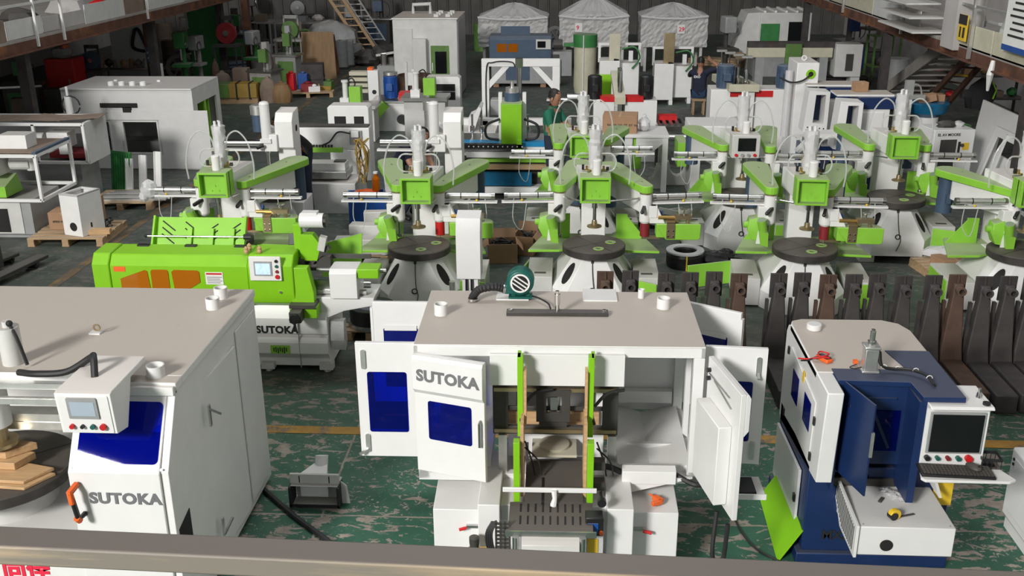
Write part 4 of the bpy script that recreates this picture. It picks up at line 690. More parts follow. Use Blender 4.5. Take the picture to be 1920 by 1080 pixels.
rotary('rotary shaper with bright red sanding drum next to the small white column unit', (-1.79, 11.60, 0), 0, L=((-.28, .30), (-.58, 1.52)), Rr=((.22, .30), (.58, 1.52)), drum='red', doors=(0, 20))
rotary('rotary shaper with dark red drum directly behind the green blower', (.32, 11.70, 0), 0, L=((-.42, .26), (-.18, 1.42)), Rr=((.62, .22), (.22, 1.30)), doors=(12, 65), cyls=(-4, 8))
rotary('rotary shaper behind the blue laser machine with its left cabinet door open', (2.83, 11.68, 0), -4, L=((-.42, .20), (-.50, 1.34)), Rr=((.24, .20), (.56, 1.34)), doors=(65, 0))
rotary('rotary shaper raised on two white blocks, dust hoods on both arms', (4.47, 13.66, .10), -2, L=((-.38, .22), (-.44, 1.46)), Rr=((.36, .20), (.42, 1.24)), tools=('hood', 'hood'), doors=(0, 45))
rotary('rotary shaper cut off by the right edge of the photo', (5.34, 11.66, 0), 0, L=((-.08, .18), (-.52, 1.20)), Rr=((.5, .2), (.6, 1.3)), tools=('hood', 'hood'), doors=(0, 0))
rotary('rotary shaper carrying a grey control panel with dark screen', (2.44, 14.06, 0), 0, L=((-.26, .20), (-.55, 1.40)), Rr=((.38, .10), (.55, 1.40)), tools=('hood', 'hood'), panel=True, doors=(0, 0))
rotary('rotary shaper beside the man in the green shirt', (.20, 14.06, 0), 0, L=((-.34, .26), (-.34, 1.50)), Rr=((.34, .55), (.56, 1.36)), tools=('hood', 'hood'), doors=(0, 0))
for i, (x, y) in enumerate(((4.08, 13.42), (4.80, 13.40), (4.08, 14.3), (4.80, 14.3))):
    solo('support_block', ('left front', 'right front', 'left rear', 'right rear')[i]+' white block under the raised rotary shaper', 'block', 'grey_white', box(-.10, .10, -.08, .08, 0, .10), loc=(x, y, 0), group='support blocks', bev=.006)
# ================= row of rusty castings =================
def casting_parts(t, m, seed):
    random.seed(seed)
    part(t, 'foot_beam', m, box(-.105, .105, -.86, .06, 0, .19), bev=.012)
    part(t, 'upright', m, loft([[(-.115, -.10, .15), (.115, -.10, .15), (.10, .10, .15), (-.10, .10, .15)], [(-.105, -.06, .30), (.105, -.06, .30), (.10, .10, .30), (-.10, .10, .30)], [(-.055, -.03, .86), (.055, -.03, .86), (.06, .06, .86), (-.06, .06, .86)], [(-.045, -.02, .98), (.045, -.02, .98), (.05, .05, .98), (-.05, .05, .98)]]), bev=.012)
    part(t, 'side_web', m, box(-.115, -.085, .04, .09, .15, .78)); part(t, 'top_plate', m, box(-.085, .085, .05, .075, .80, 1.06), bev=.004)
    b = part(t, 'boss', m, xf(ring((0, 0), .028, .047, 0, .16, 18), facing((0, .06, .93)))); part(b, 'bore', 'dark_void', cyl((0, -.06, .93), (0, -.055, .93), .028, n=14)); part(t, 'nib', m, bar((0, .04, .98), (0, .05, 1.06), .022))
cxs = (1135, 1183, 1250, 1285, 1325, 1383, 1463, 1503, 1553, 1605, 1632, 1688, 1756, 1797, 1845, 1882, 1922)
nth = ('first', 'second', 'third', 'fourth', 'fifth', 'sixth', 'seventh', 'eighth', 'ninth', 'tenth', 'eleventh', 'twelfth', 'thirteenth', 'fourteenth', 'fifteenth', 'sixteenth', 'seventeenth')
protoc = []
for m in ('dark_rust', 'rust'):
    t = thing('iron_casting', 'x', 'casting', group='rusty L-shaped castings standing in a row'); casting_parts(t, m, len(m)); protoc.append(t)
used_ = set(); px_last = None
for i, px in enumerate(cxs):
    k = 1 if i in (0, 5, 8, 13) else 0; t = protoc[k] if k not in used_ else copy_tree(protoc[k]); used_.add(k)
    p = atY(px, 545, 9.70); x = p.x
    if px_last is not None: x = max(x, px_last+.245) if px not in (1632,) else max(x, px_last+.245)
    px_last = x
    place(t, (x, 9.75+(.0, .03, -.02)[i % 3], 0), 0, nth[i]+' rusty L-shaped casting counted from the blower side of the row')
# ================= shared builders =================
def vmotor(t, x, y, z, r, h, m):
    o = part(t, 'motor', m, cyl((x, y, z), (x, y, z+h*.82), r, n=18), lathe([(r*1.04, 0), (r*1.04, h*.12), (r*.75, h*.18)], (x, y, z+h*.82), 18), *[rot(box(x+r*.96, x+r*1.06, y-.006, y+.006, z+h*.08, z+h*.8), a, 'Z', (x, y, 0)) for a in range(0, 360, 24)])
    part(o, 'terminal_box', m, box(x-r*.45, x+r*.45, y-r*1.45, y-r*.8, z+h*.35, z+h*.65), bev=.004); return o
def pallet(label, loc, w, d, rz=0, m='plank', n=6, h=.12):
    t = thing('pallet', label, 'pallet', loc, rz); g = d/n; b0 = None
    for i in range(n):
        if b0 is None: b0 = b = part(t, 'deck_board', m, box(-w/2, w/2, -g*.38, g*.38, h-.022, h), bev=.003)
        else: b = b0.copy(); COL.objects.link(b)
        b.location = (random.uniform(-.01, .01), -d/2+g*(i+.5), 0); b.rotation_euler[2] = random.uniform(-.02, .02)
    s0 = None
    for x in (-w/2+.05, 0, w/2-.05):
        if s0 is None: s0 = s = part(t, 'stringer', m, box(-.045, .045, -d/2, d/2, .022, h-.023), box(-.05, .05, -d/2, d/2, 0, .022))
        else: s = s0.copy(); COL.objects.link(s)
        s.location = (x, 0, 0)
    return t
def carton(label, loc, w, d, h, rz=0, flaps=False, m='carton', print_=None):
    t = thing('carton', label, 'box', loc, rz)
    if flaps:
        b = part(t, 'box_walls', m, holed('z', 0, h, rect(-w/2, w/2, -d/2, d/2), rect(-w/2+.01, w/2-.01, -d/2+.01, d/2-.01))); part(t, 'box_floor', m, box(-w/2, w/2, -d/2, d/2, 0, .012))
        part(t, 'flap', m, bar((-w/2, 0, h), (-w/2-.10, 0, h-.08), d*.95, .008)); part(t, 'flap', m, bar((0, d/2, h), (0, d/2+.05, h+.12), w*.95, .008)); part(t, 'flap', m, bar((w/2, 0, h), (w/2+.08, 0, h-.1), d*.95, .008))
        part(t, 'cable_heap', 'rubber', *[tube(curve([(random.uniform(-w*.4, w*.4), random.uniform(-d*.4, d*.4), h*.5+random.uniform(0, h*.6)) for _ in range(5)], 4), .012) for _ in range(5)], kind='stuff')
    else:
        b = part(t, 'box_body', m, box(-w/2, w/2, -d/2, d/2, 0, h), bev=.004); part(t, 'tape', 'plank', box(-.02, .02, -d/2-.001, d/2+.001, h-.04, h+.001))
    if print_: letters(t, print_, h*.16, 'letter_black', facing((-w*.36, -d/2-.0015, h*.42)), bold=.001, spacing=1)
    return t
def oldmach(name, label, p, h, w, m1='grey', m2='dark_green', kind=0, rz=0):
    t = thing(name, label, 'machine', p, rz)
    if kind == 0:    # pillar drill
        part(t, 'base', m1, box(-w*.5, w*.5, -w*.6, w*.6, 0, h*.10), bev=.01); part(t, 'column', m1, cyl((0, w*.2, h*.08), (0, w*.2, h*.9), w*.13, n=14)); part(t, 'work_table', m1, box(-w*.42, w*.42, -w*.6, w*.25, h*.42, h*.47), bev=.006)
        part(t, 'head', m2, box(-w*.28, w*.28, -w*.5, w*.45, h*.70, h*.95), bev=.03); part(t, 'quill', 'steel', cyl((0, -w*.3, h*.52), (0, -w*.3, h*.72), w*.06)); part(t, 'feed_wheel', 'steel', xf(ring((0, 0), w*.2, w*.24, 0, .02, 18), facing((w*.3, -w*.3, h*.78), 0, 90)))
    elif kind == 1:  # cabinet machine with vertical head
        part(t, 'cabinet', m1, box(-w*.5, w*.5, -w*.4, w*.4, 0, h*.5), bev=.012); part(t, 'cabinet_door', m2, box(-w*.38, w*.38, -w*.415, -w*.4, h*.06, h*.42), bev=.003); part(t, 'top_plate', 'steel', box(-w*.6, w*.6, -w*.5, w*.5, h*.5, h*.53)); part(t, 'post', m1, box(-w*.12, w*.12, w*.1, w*.35, h*.53, h)); part(t, 'slide_head', m2, box(-w*.18, w*.18, -w*.15, w*.1, h*.66, h*.88), bev=.01); part(t, 'spindle', 'chrome', cyl((0, -w*.02, h*.56), (0, -w*.02, h*.66), w*.05)); part(t, 'hose', 'rubber', tube(curve([(w*.1, .0, h*.9), (w*.4, -.05, h*.8), (w*.42, 0, h*.6), (w*.2, .05, h*.5)], 5), .012))
    elif kind == 2:  # open frame stand with drum
        for x in (-w*.5, w*.5):
            for y in (-w*.35, w*.35): part(t, 'leg', m1, box(x-.02, x+.02, y-.02, y+.02, 0, h*.6))
        part(t, 'frame_top', m1, box(-w*.55, w*.55, -w*.4, w*.4, h*.57, h*.61)); part(t, 'lower_shelf', m1, box(-w*.5, w*.5, -w*.35, w*.35, h*.2, h*.22)); part(t, 'wheel_guard', m2, cyl((0, -.06, h*.76), (0, .06, h*.76), h*.15, n=18)); part(t, 'wheel_hub', 'steel', cyl((0, -.1, h*.76), (0, .1, h*.76), h*.04)); part(t, 'uprights', m1, box(-w*.3, -w*.24, .07, .12, h*.6, h)); part(t, 'upright', m1, box(w*.24, w*.3, .07, .12, h*.6, h)); part(t, 'cross_tie', m1, box(-w*.3, w*.3, .07, .12, h*.94, h))
    return t
def wrapped(label, p, w, d, z0, z1, peak, tag=None):
    t = thing('wrapped_machine', label, 'machine', p, 0, 'film-wrapped machines along the back')
    random.seed(int(p[0]*37)); S = []; base = []
    for n_, (ax, ay, bx_, by) in ((26, (-1, -1, 1, -1)), (12, (1, -1, 1, 1)), (26, (1, 1, -1, 1)), (12, (-1, 1, -1, -1))):
        for i in range(n_): base.append(((ax+(bx_-ax)*i/n_)*w/2, (ay+(by-ay)*i/n_)*d/2))
    prof = [(1.0, z0+(z1-z0)*k/11) for k in range(12)]+[(1.02, z1+.02), (.97, z1+peak*.12), (.78, z1+peak*.30), (.50, z1+peak*.62), (.20, z1+peak*.92), (.03, z1+peak)]
    for k, (s, z) in enumerate(prof): S.append([(x*s*(1+random.uniform(-.014, .014)), y*s*(1+random.uniform(-.03, .03)), z+random.uniform(-.02, .02)) for x, y in base])
    part(t, 'film', 'wrap_film', loft(S), smooth=False, label='crinkled clear stretch film')
    part(t, 'body', 'grey_white', box(-w*.46, w*.46, -d*.45, d*.45, z0+.03, z1-.03)); part(t, 'film_fold', 'film', tube([(-w*.5, -d*.52, z1+peak*.05), (-w*.2, -d*.53, z1-.04), (w*.15, -d*.53, z1-.05), (w*.5, -d*.52, z1+peak*.05)], .035, 6))
    for x in (-w*.42, w*.42):
        for y in (-d*.4, d*.4): part(t, 'leg', 'grey_white', box(x-.04, x+.04, y-.04, y+.04, 0, z0+.02))
    if tag: pp = part(t, 'paper_tag', 'paper', box(tag[0]-.11, tag[0]+.11, -d*.525, -d*.52, tag[1]-.13, tag[1]+.13)); letters(pp, tag[2], .17, 'letter_red', facing((tag[0]-.07, -d*.526, tag[1]-.06)), bold=.004)
    return t
# ================= people =================
def person(name, label, loc, rz, J, cloth, hair='hair', grip=.3, hairline=1, sc=1.06, show_head=True):
    B = dict(pelvis=(0, 0, .95), belly=(0, 0, 1.08), chest=(0, 0, 1.28), neck=(0, 0, 1.47), head=(0, -.02, 1.52), shL=(.17, 0, 1.40), elL=(.22, .03, 1.12), wrL=(.22, -.12, .92), shR=(-.17, 0, 1.40), elR=(-.22, .03, 1.12), wrR=(-.22, -.12, .92), hipL=(.09, 0, .90), knL=(.10, -.02, .50), anL=(.10, .02, .09), toeL=(.11, -.14, .04), hipR=(-.09, 0, .90), knR=(-.10, -.02, .50), anR=(-.10, .02, .09), toeR=(-.11, -.14, .04))
    B.update(J); B = {k: Vector(v)*sc for k, v in B.items()}
    rad = dict(pelvis=(.155, .12), belly=(.15, .11), chest=(.165, .115), neck=(.058, .058), head=(.055, .055), sh=(.072, .072), el=(.046, .046), wr=(.033, .030), hip=(.095, .095), kn=(.062, .062), an=(.043, .043), toe=(.04, .03))
    names = list(B); idx = {k: i for i, k in enumerate(names)}
    E = [('pelvis', 'belly'), ('belly', 'chest'), ('chest', 'neck'), ('neck', 'head')]
    for s in 'LR': E += [('chest', 'sh'+s), ('sh'+s, 'el'+s), ('el'+s, 'wr'+s), ('pelvis', 'hip'+s), ('hip'+s, 'kn'+s), ('kn'+s, 'an'+s), ('an'+s, 'toe'+s)]
    me = bpy.data.meshes.new(name); me.from_pydata([tuple(B[k]) for k in names], [(idx[a], idx[b]) for a, b in E], [])
    o = bpy.data.objects.new(name+'_tmp', me); COL.objects.link(o); md = o.modifiers.new('skin', 'SKIN'); o.modifiers.new('sub', 'SUBSURF').levels = 2
    sv = me.skin_vertices[0].data if me.skin_vertices else None
    if sv is None:
        me.attributes.new; bpy.context.view_layer.objects.active = o; bpy.ops.mesh.customdata_skin_add(); sv = me.skin_vertices[0].data
    for k in names:
        r = rad.get(k) or rad[k[:-1]]; sv[idx[k]].radius = (r[0]*sc, r[1]*sc); sv[idx[k]].use_root = (k == 'pelvis')
    bpy.context.view_layer.update(); ev = o.evaluated_get(bpy.context.evaluated_depsgraph_get()); bm_ = bpy.data.meshes.new_from_object(ev); bpy.data.objects.remove(o)
    V_ = [tuple(v.co) for v in bm_.vertices]; F_ = [tuple(p.vertices) for p in bm_.polygons]; sh = [(V_, F_)]
    # head
    up = (B['head']-B['neck']); hc = B['head']+Vector((0, -.015, .09))*sc; hs = []
    for z, rx, ry, oy in ((-.125, .028, .03, -.045), (-.11, .045, .055, -.03), (-.07, .062, .08, -.012), (-.02, .072, .092, 0), (.04, .076, .098, .006), (.085, .066, .085, .012), (.115, .042, .055, .014), (.128, .012, .016, .014)): hs.append([(rx*cos(2*pi*i/14), ry*sin(2*pi*i/14)+oy, z) for i in range(14)])
    hd_rot = Matrix.Translation(hc) @ Matrix.Rotation(R(J.get('nod', (0,))[0] if 'nod' in J else 0), 4, 'X') @ Matrix.Scale(sc, 4) if False else Matrix.Translation(hc) @ Matrix.Rotation(grip, 4, 'X') @ Matrix.Scale(sc, 4)
    feats = [loft(hs), loft([[(-.012, -.088, -.035), (.012, -.088, -.035), (.006, -.09, .02), (-.006, -.09, .02)], [(-.008, -.118, -.04), (.008, -.118, -.04), (.004, -.095, .015), (-.004, -.095, .015)]]), blob((.076, .008, -.02), .012, .022, .034, 8, 6, 0), blob((-.076, .008, -.02), .012, .022, .034, 8, 6, 0), box(-.024, .024, -.088, -.078, -.078, -.066)]
    if show_head: sh += [xf(f, hd_rot) for f in feats]
    # hands: palm and five bent fingers
    for s, sg in (('L', 1), ('R', -1)):
        w, e = B['wr'+s], B['el'+s]; d = (w-e).normalized(); u, v = _fr(d)
        sh.append(loft([[w+u*a*.042*sc*k+v*b*.018*sc for a, b in ((-1, -1), (1, -1), (1, 1), (-1, 1))]+[] if False else [w+d*t*sc+u*a*.042*sc*k+v*b*.016*sc for a, b in ((-1, -1), (1, -1), (1, 1), (-1, 1))] for t, k in ((-.02, .7), (.03, 1), (.09, 1))]))
        for f, (a, ln) in enumerate(((-.75, .065), (-.25, .078), (.25, .074), (.75, .058))):
            p = w+d*.085*sc+u*a*.042*sc; sh.append(tube([p, p+(d*.5+v*-.2).normalized()*ln*.5*sc, p+(d*.55+v*-.5).normalized()*ln*sc], [.0095*sc, .009*sc, .007*sc], 6))
        p = w+d*.03*sc-u*.045*sc; sh.append(tube([p, p+(d*.6-u*.6).normalized()*.035*sc, p+(d*.9-u*.35-v*.2).normalized()*.062*sc], [.011*sc, .010*sc, .008*sc], 6))
    t = thing(name, label, 'person', loc, rz)
    b = part(t, 'body', 'skin', *sh); mats = [MATS['skin'], MATS[cloth[0]], MATS[cloth[1]], MATS['black'], MATS['hair']]
    b.data.materials.clear(); [b.data.materials.append(m) for m in mats]
    segs = [(B[a], B[c], a, c) for a, c in E]; nb = len(F_)
    for p in b.data.polygons[:nb]:
        c = p.center; best = min(segs, key=lambda q: (c-(q[0]+(q[1]-q[0])*max(0, min(1, (c-q[0]).dot(q[1]-q[0])/(q[1]-q[0]).length_squared)))).length); a, e = best[2], best[3]; k = 0
        if e[:2] in ('be', 'ch', 'sh') or a == 'belly': k = 1
        elif e[:2] == 'el': k = 1 if (c-best[0]).length < (best[1]-best[0]).length*.75 else 0
        elif e == 'neck': k = 1 if (c-best[0]).length < (best[1]-best[0]).length*.75 else 0
        elif e[:3] in ('hip',) or e[:2] in ('kn', 'an'): k = 2
        elif e[:3] == 'toe': k = 3
        p.material_index = k
    if show_head:
        hr = part(t, 'hair', hair, xf(loft([[(x*1.07, y*1.07+.012, z+.006) for x, y, z in s] if i > 4 else [(x*1.07, (y*1.07+.016) if y > -.03 else -.03+.01, z) for x, y, z in s] for i, s in enumerate(hs) if i >= 3]), hd_rot))
        part(t, 'eye', 'black', xf(blob((.03, -.088, .0), .011, .006, .006, 8, 6, 0), hd_rot)); part(t, 'eye', 'black', xf(blob((-.03, -.088, .0), .011, .006, .006, 8, 6, 0), hd_rot))
    return t, B
p = atY(1037, 170, 16.4)
pg, BB = person('person', 'standing person in a green polo shirt working with both hands', (p.x, 16.4, 0), 62, dict(elL=(.20, -.14, 1.16), wrL=(.10, -.38, 1.12), elR=(-.22, -.10, 1.14), wrR=(-.08, -.36, 1.10)), ('shirt_green', 'trousers'), grip=.35)
part(pg, 'collar', 'shirt_green', xf(ring((0, 0), .066, .084, 0, .05, 16), Matrix.Translation(BB['neck']+Vector((0, 0, -.03)))))
p = at(1308, 214, 0)
pn_, BB = person('person', 'seated person in a navy shirt seen from behind near a paint bucket', (p.x, p.y, 0), 168, dict(pelvis=(0, 0, .46), belly=(0, -.02, .60), chest=(0, -.06, .80), neck=(0, -.08, .98), head=(0, -.12, 1.03), shL=(.18, -.06, .93), elL=(.26, -.26, .80), wrL=(.14, -.42, .82), shR=(-.18, -.06, .95), elR=(-.42, -.10, 1.02), wrR=(-.24, -.20, 1.14), hipL=(.09, -.02, .44), knL=(.16, -.42, .46), anL=(.16, -.40, .08), toeL=(.17, -.56, .04), hipR=(-.09, -.02, .44), knR=(-.20, -.40, .46), anR=(-.24, -.42, .08), toeR=(-.25, -.58, .04)), ('shirt_navy', 'jeans'), grip=.25)
letters(pn_, 'EXO', .075, 'paper', Matrix.Translation((.13, .075, .86)) @ Matrix.Rotation(R(180), 4, 'Z') @ Matrix.Rotation(R(84), 4, 'X'), name='shirt_print', bold=.002)
p = atY(569, 285, 15.28)
person('person', 'person in a black T-shirt bending beside the long white beam', (p.x, 15.28, 0), -50, dict(pelvis=(0, .10, .92), belly=(0, .04, 1.04), chest=(0, -.12, 1.20), neck=(0, -.28, 1.32), head=(0, -.34, 1.34), shL=(.17, -.18, 1.28), elL=(.20, -.22, 1.02), wrL=(.19, -.26, .80), shR=(-.17, -.18, 1.28), elR=(-.20, -.24, 1.0), wrR=(-.20, -.28, .78)), ('shirt_black', 'trousers'), grip=.6)
p = atY(762, 275, 14.6)
person('person', 'crouching person in a dark navy shirt half hidden behind a rotary shaper', (p.x-.12, 15.2, 0), 60, dict(pelvis=(0, .14, .74), belly=(0, .08, .88), chest=(0, -.10, 1.06), neck=(0, -.26, 1.16), head=(0, -.32, 1.18), shL=(.17, -.14, 1.14), elL=(.22, -.26, .90), wrL=(.12, -.42, .82), shR=(-.17, -.14, 1.14), elR=(-.22, -.26, .90), wrR=(-.12, -.42, .82), hipL=(.10, .12, .70), knL=(.14, -.22, .44), hipR=(-.10, .12, .70), knR=(-.14, -.22, .44)), ('shirt_navy', 'trousers'), grip=.6)
q = at(1334, 212, 0); bk = thing('paint_bucket', 'dirty white bucket next to the seated person', 'bucket', (q.x+.30, q.y-.45, 0)); part(bk, 'pail', 'beige', lathe([(.13, 0), (.16, .34), (.15, .34), (.125, .02)], (0, 0, 0), 20)); part(bk, 'rim', 'grey_white', ring((0, 0), .155, .168, .31, .345, 20)); part(bk, 'stain_band', 'plank', ring((0, 0), .10, .142, .06, .12, 20))
solo('work_stool', 'low wooden stool under the seated person', 'stool', 'plank', box(-.16, .16, -.14, .14, .33, .37), *[box(x-.02, x+.02, y-.02, y+.02, 0, .33) for x in (-.12, .12) for y in (-.1, .1)], loc=(at(1308, 214, 0).x, at(1308, 214, 0).y, 0))
# ================= left: white enclosure, frames, pallets =================
be = thing('white_enclosure', 'large empty white sheet-metal enclosure at the left with two dark windows', 'enclosure')
x0, x1, y0, y1, zt = -9.40, -6.93, 18.35, 19.84, 1.52
part(be, 'roof', 'shaded_white', box(x0, x1, y0-.02, y1, zt-.03, zt), bev=.004)
wn = ((-9.02, -8.57), (-8.30, -7.66)); zw0, zw1 = .32, .90
cols = [x0, wn[0][0], wn[0][1], wn[1][0], wn[1][1], x1]
part(be, 'front_wall', 'shaded_white', box(x0, x1, y0, y0+.04, .0, zw0), box(x0, x1, y0, y0+.04, zw1, zt-.03), *[box(cols[i], cols[i+1], y0, y0+.04, zw0, zw1) for i in (0, 2, 4)])
for a, b in wn: part(be, 'window_rim', 'shaded_white', holed('y', y0-.012, y0, rect(a-.03, b+.03, zw0-.03, zw1+.03), rect(a, b, zw0, zw1)))
part(be, 'sliding_panel', 'shaded_white', holed('y', y0-.022, y0-.013, rect(-9.3, x1+.26, .02, 1.12), rect(-9.05, -7.60, .28, .94)), bev=.002)
part(be, 'handle_slot', 'dark_void', box(-8.68, -7.98, y0-.026, y0-.001, 1.17, 1.25), box(-8.26, -8.10, y0-.026, y0-.001, 1.08, 1.18))
part(be, 'side_wall', 'grey_white', box(x1-.04, x1, y0+.041, y0+.22, 0, zt-.031), box(x1-.04, x1, y1-.2, y1-.041, 0, zt-.031), box(x1-.04, x1, y0+.22, y1-.2, 0, .3), box(x1-.04, x1, y0+.22, y1-.2, zt-.32, zt-.031))
part(be, 'side_panel', 'green', box(x1-.035, x1-.01, 18.98, 19.06, .3, 1.2)); part(be, 'inner_panel', 'green', box(x1-.5, x1-.05, 19.3, 19.33, .2, 1.25)); part(be, 'back_wall', 'shaded_white', box(x0, x1, y1-.04, y1, 0, zt-.031)); part(be, 'left_wall', 'shaded_white', box(x0, x0+.04, y0+.041, y1-.041, 0, zt-.031)); part(be, 'inner_bench', 'grey', box(x0+.1, x1-.2, 19.2, 19.7, .02, .35))
for px in (208, 228, 248, 268): stub(be, at(px, 160, zt), .055, .07)
for px, py in ((217, 152), (298, 153)): q = at(px, py, zt); part(be, 'lifting_eye', 'paper', box(q.x-.03, q.x+.03, q.y-.02, q.y+.02, zt, zt+.03))
rebase(be, (-8.1, 19.1, 0))
def tubeframe(t, x0, x1, y0, y1, z0, z1, m='clean_white', w=.045, mids=()):
    for x in (x0, x1):
        for y in (y0, y1): part(t, 'post', m, box(x-w/2, x+w/2, y-w/2, y+w/2, z0, z1), bev=.004)
    for z in (z0, z1):
        for y in (y0, y1): part(t, 'rail', m, box(x0, x1, y-w/2, y+w/2, z-w/2, z+w/2))
        for x in (x0, x1): part(t, 'rail', m, box(x-w/2, x+w/2, y0, y1, z-w/2, z+w/2))
    for x in mids: part(t, 'post', m, box(x-w/2, x+w/2, y0-w/2, y0+w/2, z0, z1))
f1 = thing('frame_stand', 'white tube frame stand carrying a small electrical box near the pallets', 'frame')
tubeframe(f1, -9.4, -7.68, 13.95, 15.0, .60, 1.26); part(f1, 'top_board', 'old_carton', box(-9.4, -7.7, 14.0, 14.96, 1.285, 1.31)); part(f1, 'edge_angle', 'slate_blue', box(-7.72, -7.66, 13.95, 15.0, 1.285, 1.32))
part(f1, 'cabinet', 'grey', box(-9.3, -7.9, 14.0, 14.9, .06, .58), bev=.006); part(f1, 'cabinet_face', 'grey_white', box(-9.3, -8.05, 13.985, 14.0, .08, .56)); part(f1, 'cabinet_opening', 'dark_void', box(-8.7, -8.25, 13.98, 13.986, .10, .46)); part(f1, 'plinth', 'grey', box(-9.2, -7.95, 14.05, 14.85, 0, .06))
part(f1, 'inner_guard', 'clean_white', box(-9.2, -8.35, 14.1, 14.5, .92, 1.2)); part(f1, 'inner_cover', 'green', prism([(14.02, .62), (14.02, .78), (14.4, .9), (14.5, .62)], 'x', -9.3, -8.25)); part(f1, 'inner_motor', 'grey_white', cyl((-8.3, 14.4, 1.05), (-8.0, 14.4, 1.05), .10), cyl((-8.0, 14.4, .95), (-8.0, 14.4, 1.2), .07))
rebase(f1, (-8.5, 14.5, 0))
eb = thing('electrical_box', 'beige electrical box on the white tube frame', 'box', (-8.0-.12, 14.35, 1.311)); part(eb, 'case', 'grey_white', box(-.21, .21, -.15, .15, 0, .20), bev=.006); part(eb, 'lid', 'white', box(-.215, .215, -.16, -.15, .0, .20), bev=.003)
f2 = thing('machine_frame', 'white machine frame with brown cardboard on top beside the large enclosure', 'frame')
tubeframe(f2, -9.9, -7.78, 15.72, 16.5, .75, 1.37, mids=(-9.2, -8.6)); part(f2, 'end_panel', 'grey_white', box(-7.80, -7.75, 15.74, 16.5, .72, 1.39)); part(f2, 'cabinet', 'grey', box(-9.7, -7.95, 15.8, 16.45, .0, .73), bev=.006); part(f2, 'back_panel', 'grey', box(-9.9, -7.8, 16.48, 16.5, .75, 1.37)); part(f2, 'inner_head', 'clean_white', box(-8.5, -8.15, 15.9, 16.2, .95, 1.2), box(-8.3, -8.12, 15.85, 15.95, .85, 1.15), cyl((-8.55, 16, 1.1), (-8.8, 16, 1.1), .08), bev=.006); part(f2, 'inner_tray', 'dark_red', box(-8.5, -7.9, 15.9, 16.4, .78, .86))
rebase(f2, (-8.8, 16.1, 0))
random.seed(3)
for i, (px, py, w, d, a) in enumerate(((30, 222, .9, .6, 8), (95, 218, .8, .6, -12), (140, 222, .7, .5, 15))):
    q = at(px, py, 1.40+.012*i); solo('cardboard_sheet', ('flattened brown cardboard at the far left of the white frame top', 'middle flattened cardboard sheet with a torn cut on the white frame', 'flattened cardboard sheet overhanging the right end of the white frame')[i], 'cardboard', 'old_carton', prism([(-w/2, -d/2), (w/2, -d/2+.08), (w/2+.06, d/2), (0, d/2-.05), (-w/2+.1, d/2)], 'z', 0, .008), loc=(q.x, 16.08, 1.398+.011*i), rz=a, group='cardboard sheets on the white frame')
dc = thing('spray_unit', 'small white cylinder fitting with black hoses behind the cardboard', 'fitting', (-8.75, 17.3, 0)); part(dc, 'stand', 'grey', box(-.15, .15, -.15, .15, 0, 1.25)); part(dc, 'cylinder', 'clean_white', cyl((0, 0, 1.25), (0, 0, 1.55), .06), cyl((0, 0, 1.55), (0, 0, 1.72), .022)); part(dc, 'hose', 'rubber', tube([(.0+.16*cos(k*.5)+.05, -.02, 1.4+.16*sin(k*.5)) for k in range(13)], .014))
pl1 = pallet('wooden pallet carrying a carton and a white metal box', (-7.30, 14.12, 0), 1.10, .98, 3)
carton('closed brown carton with printed lettering on the wooden pallet', (-7.50, 14.25, .122), .42, .36, .26, 4, print_='SPEED REDUCER')
carton('opened brown carton standing behind the printed one', (-7.45, 14.85, .0), .36, .30, .42, -8)
wb_ = thing('metal_box', 'tall white open-topped metal box with a round hole on the pallet', 'box', (-7.12, 13.98, .122), -18)
part(wb_, 'walls', 'white', holed('z', 0, .62, rect(-.17, .17, -.23, .23), rect(-.155, .155, -.215, .215)), bev=.004); part(wb_, 'rim', 'clean_white', holed('z', .60, .62, rect(-.17, .17, -.23, .23), rect(-.12, .12, -.18, .18))); part(wb_, 'round_hole', 'dark_void', cyl((.02, -.234, .14), (.02, -.228, .14), .065, n=22)); part(wb_, 'side_slot', 'black', box(.168, .173, -.05, -.02, .10, .17)); part(wb_, 'bottom', 'white', box(-.165, .165, -.225, .225, 0, .02))
for i, (x, y, a) in enumerate(((-6.86, 13.9, 10), (-6.95, 14.2, 30))): solo('scrap_parts', ('pinkish offcut block on the pallet', 'small dark welded parts piled on the pallet corner')[i], 'scrap', ('pine', 'charcoal')[i], *([box(-.15, .15, -.06, .06, 0, .07)] if i == 0 else [bar((random.uniform(-.16, .16), random.uniform(-.1, .1), random.uniform(.02, .10)), (random.uniform(-.16, .16), random.uniform(-.1, .1), random.uniform(.02, .12)), .03) for _ in range(10)]), loc=(x, y, .122), rz=a)
pl2 = pallet('dark pallet stacked with long steel strips near the aisle', (-7.32, 16.0, 0), 1.05, .9, 4, 'plank', 5)
random.seed(12)
for i in range(7): solo('steel_strip', nth[i]+' steel strip of the stack on the dark pallet', 'strip', ('alu', 'grey_white', 'grey')[i % 3], box(-.62, .62, -.045, .045, 0, .03), loc=(-7.2+.03*i, 15.72+.085*i, .123+.0*i), rz=random.uniform(2, 8), group='steel strips on the pallet')
solo('slatted_panel', 'dark green slatted panel leaning behind the steel strips', 'panel', 'dark_green', box(-.22, .22, -.012, .012, 0, .72), *[box(-.2+.055*k, -.17+.055*k, -.03, -.012, .03, .70) for k in range(8)], loc=(-7.70, 16.62, 0), rz=-20, rx=-8)
for i, x in enumerate((-7.52, -7.28, -7.02)): solo('metal_strip', ('shortest', 'middle', 'rightmost')[i]+' white upright metal channel leaning by the slatted panel', 'channel', 'clean_white', box(-.06, .06, -.015, .015, 0, .62+.06*i), box(-.06, -.045, -.045, -.015, 0, .62+.06*i), loc=(x, 16.52, .0), rz=-15, rx=-10, group='white channels leaning together')
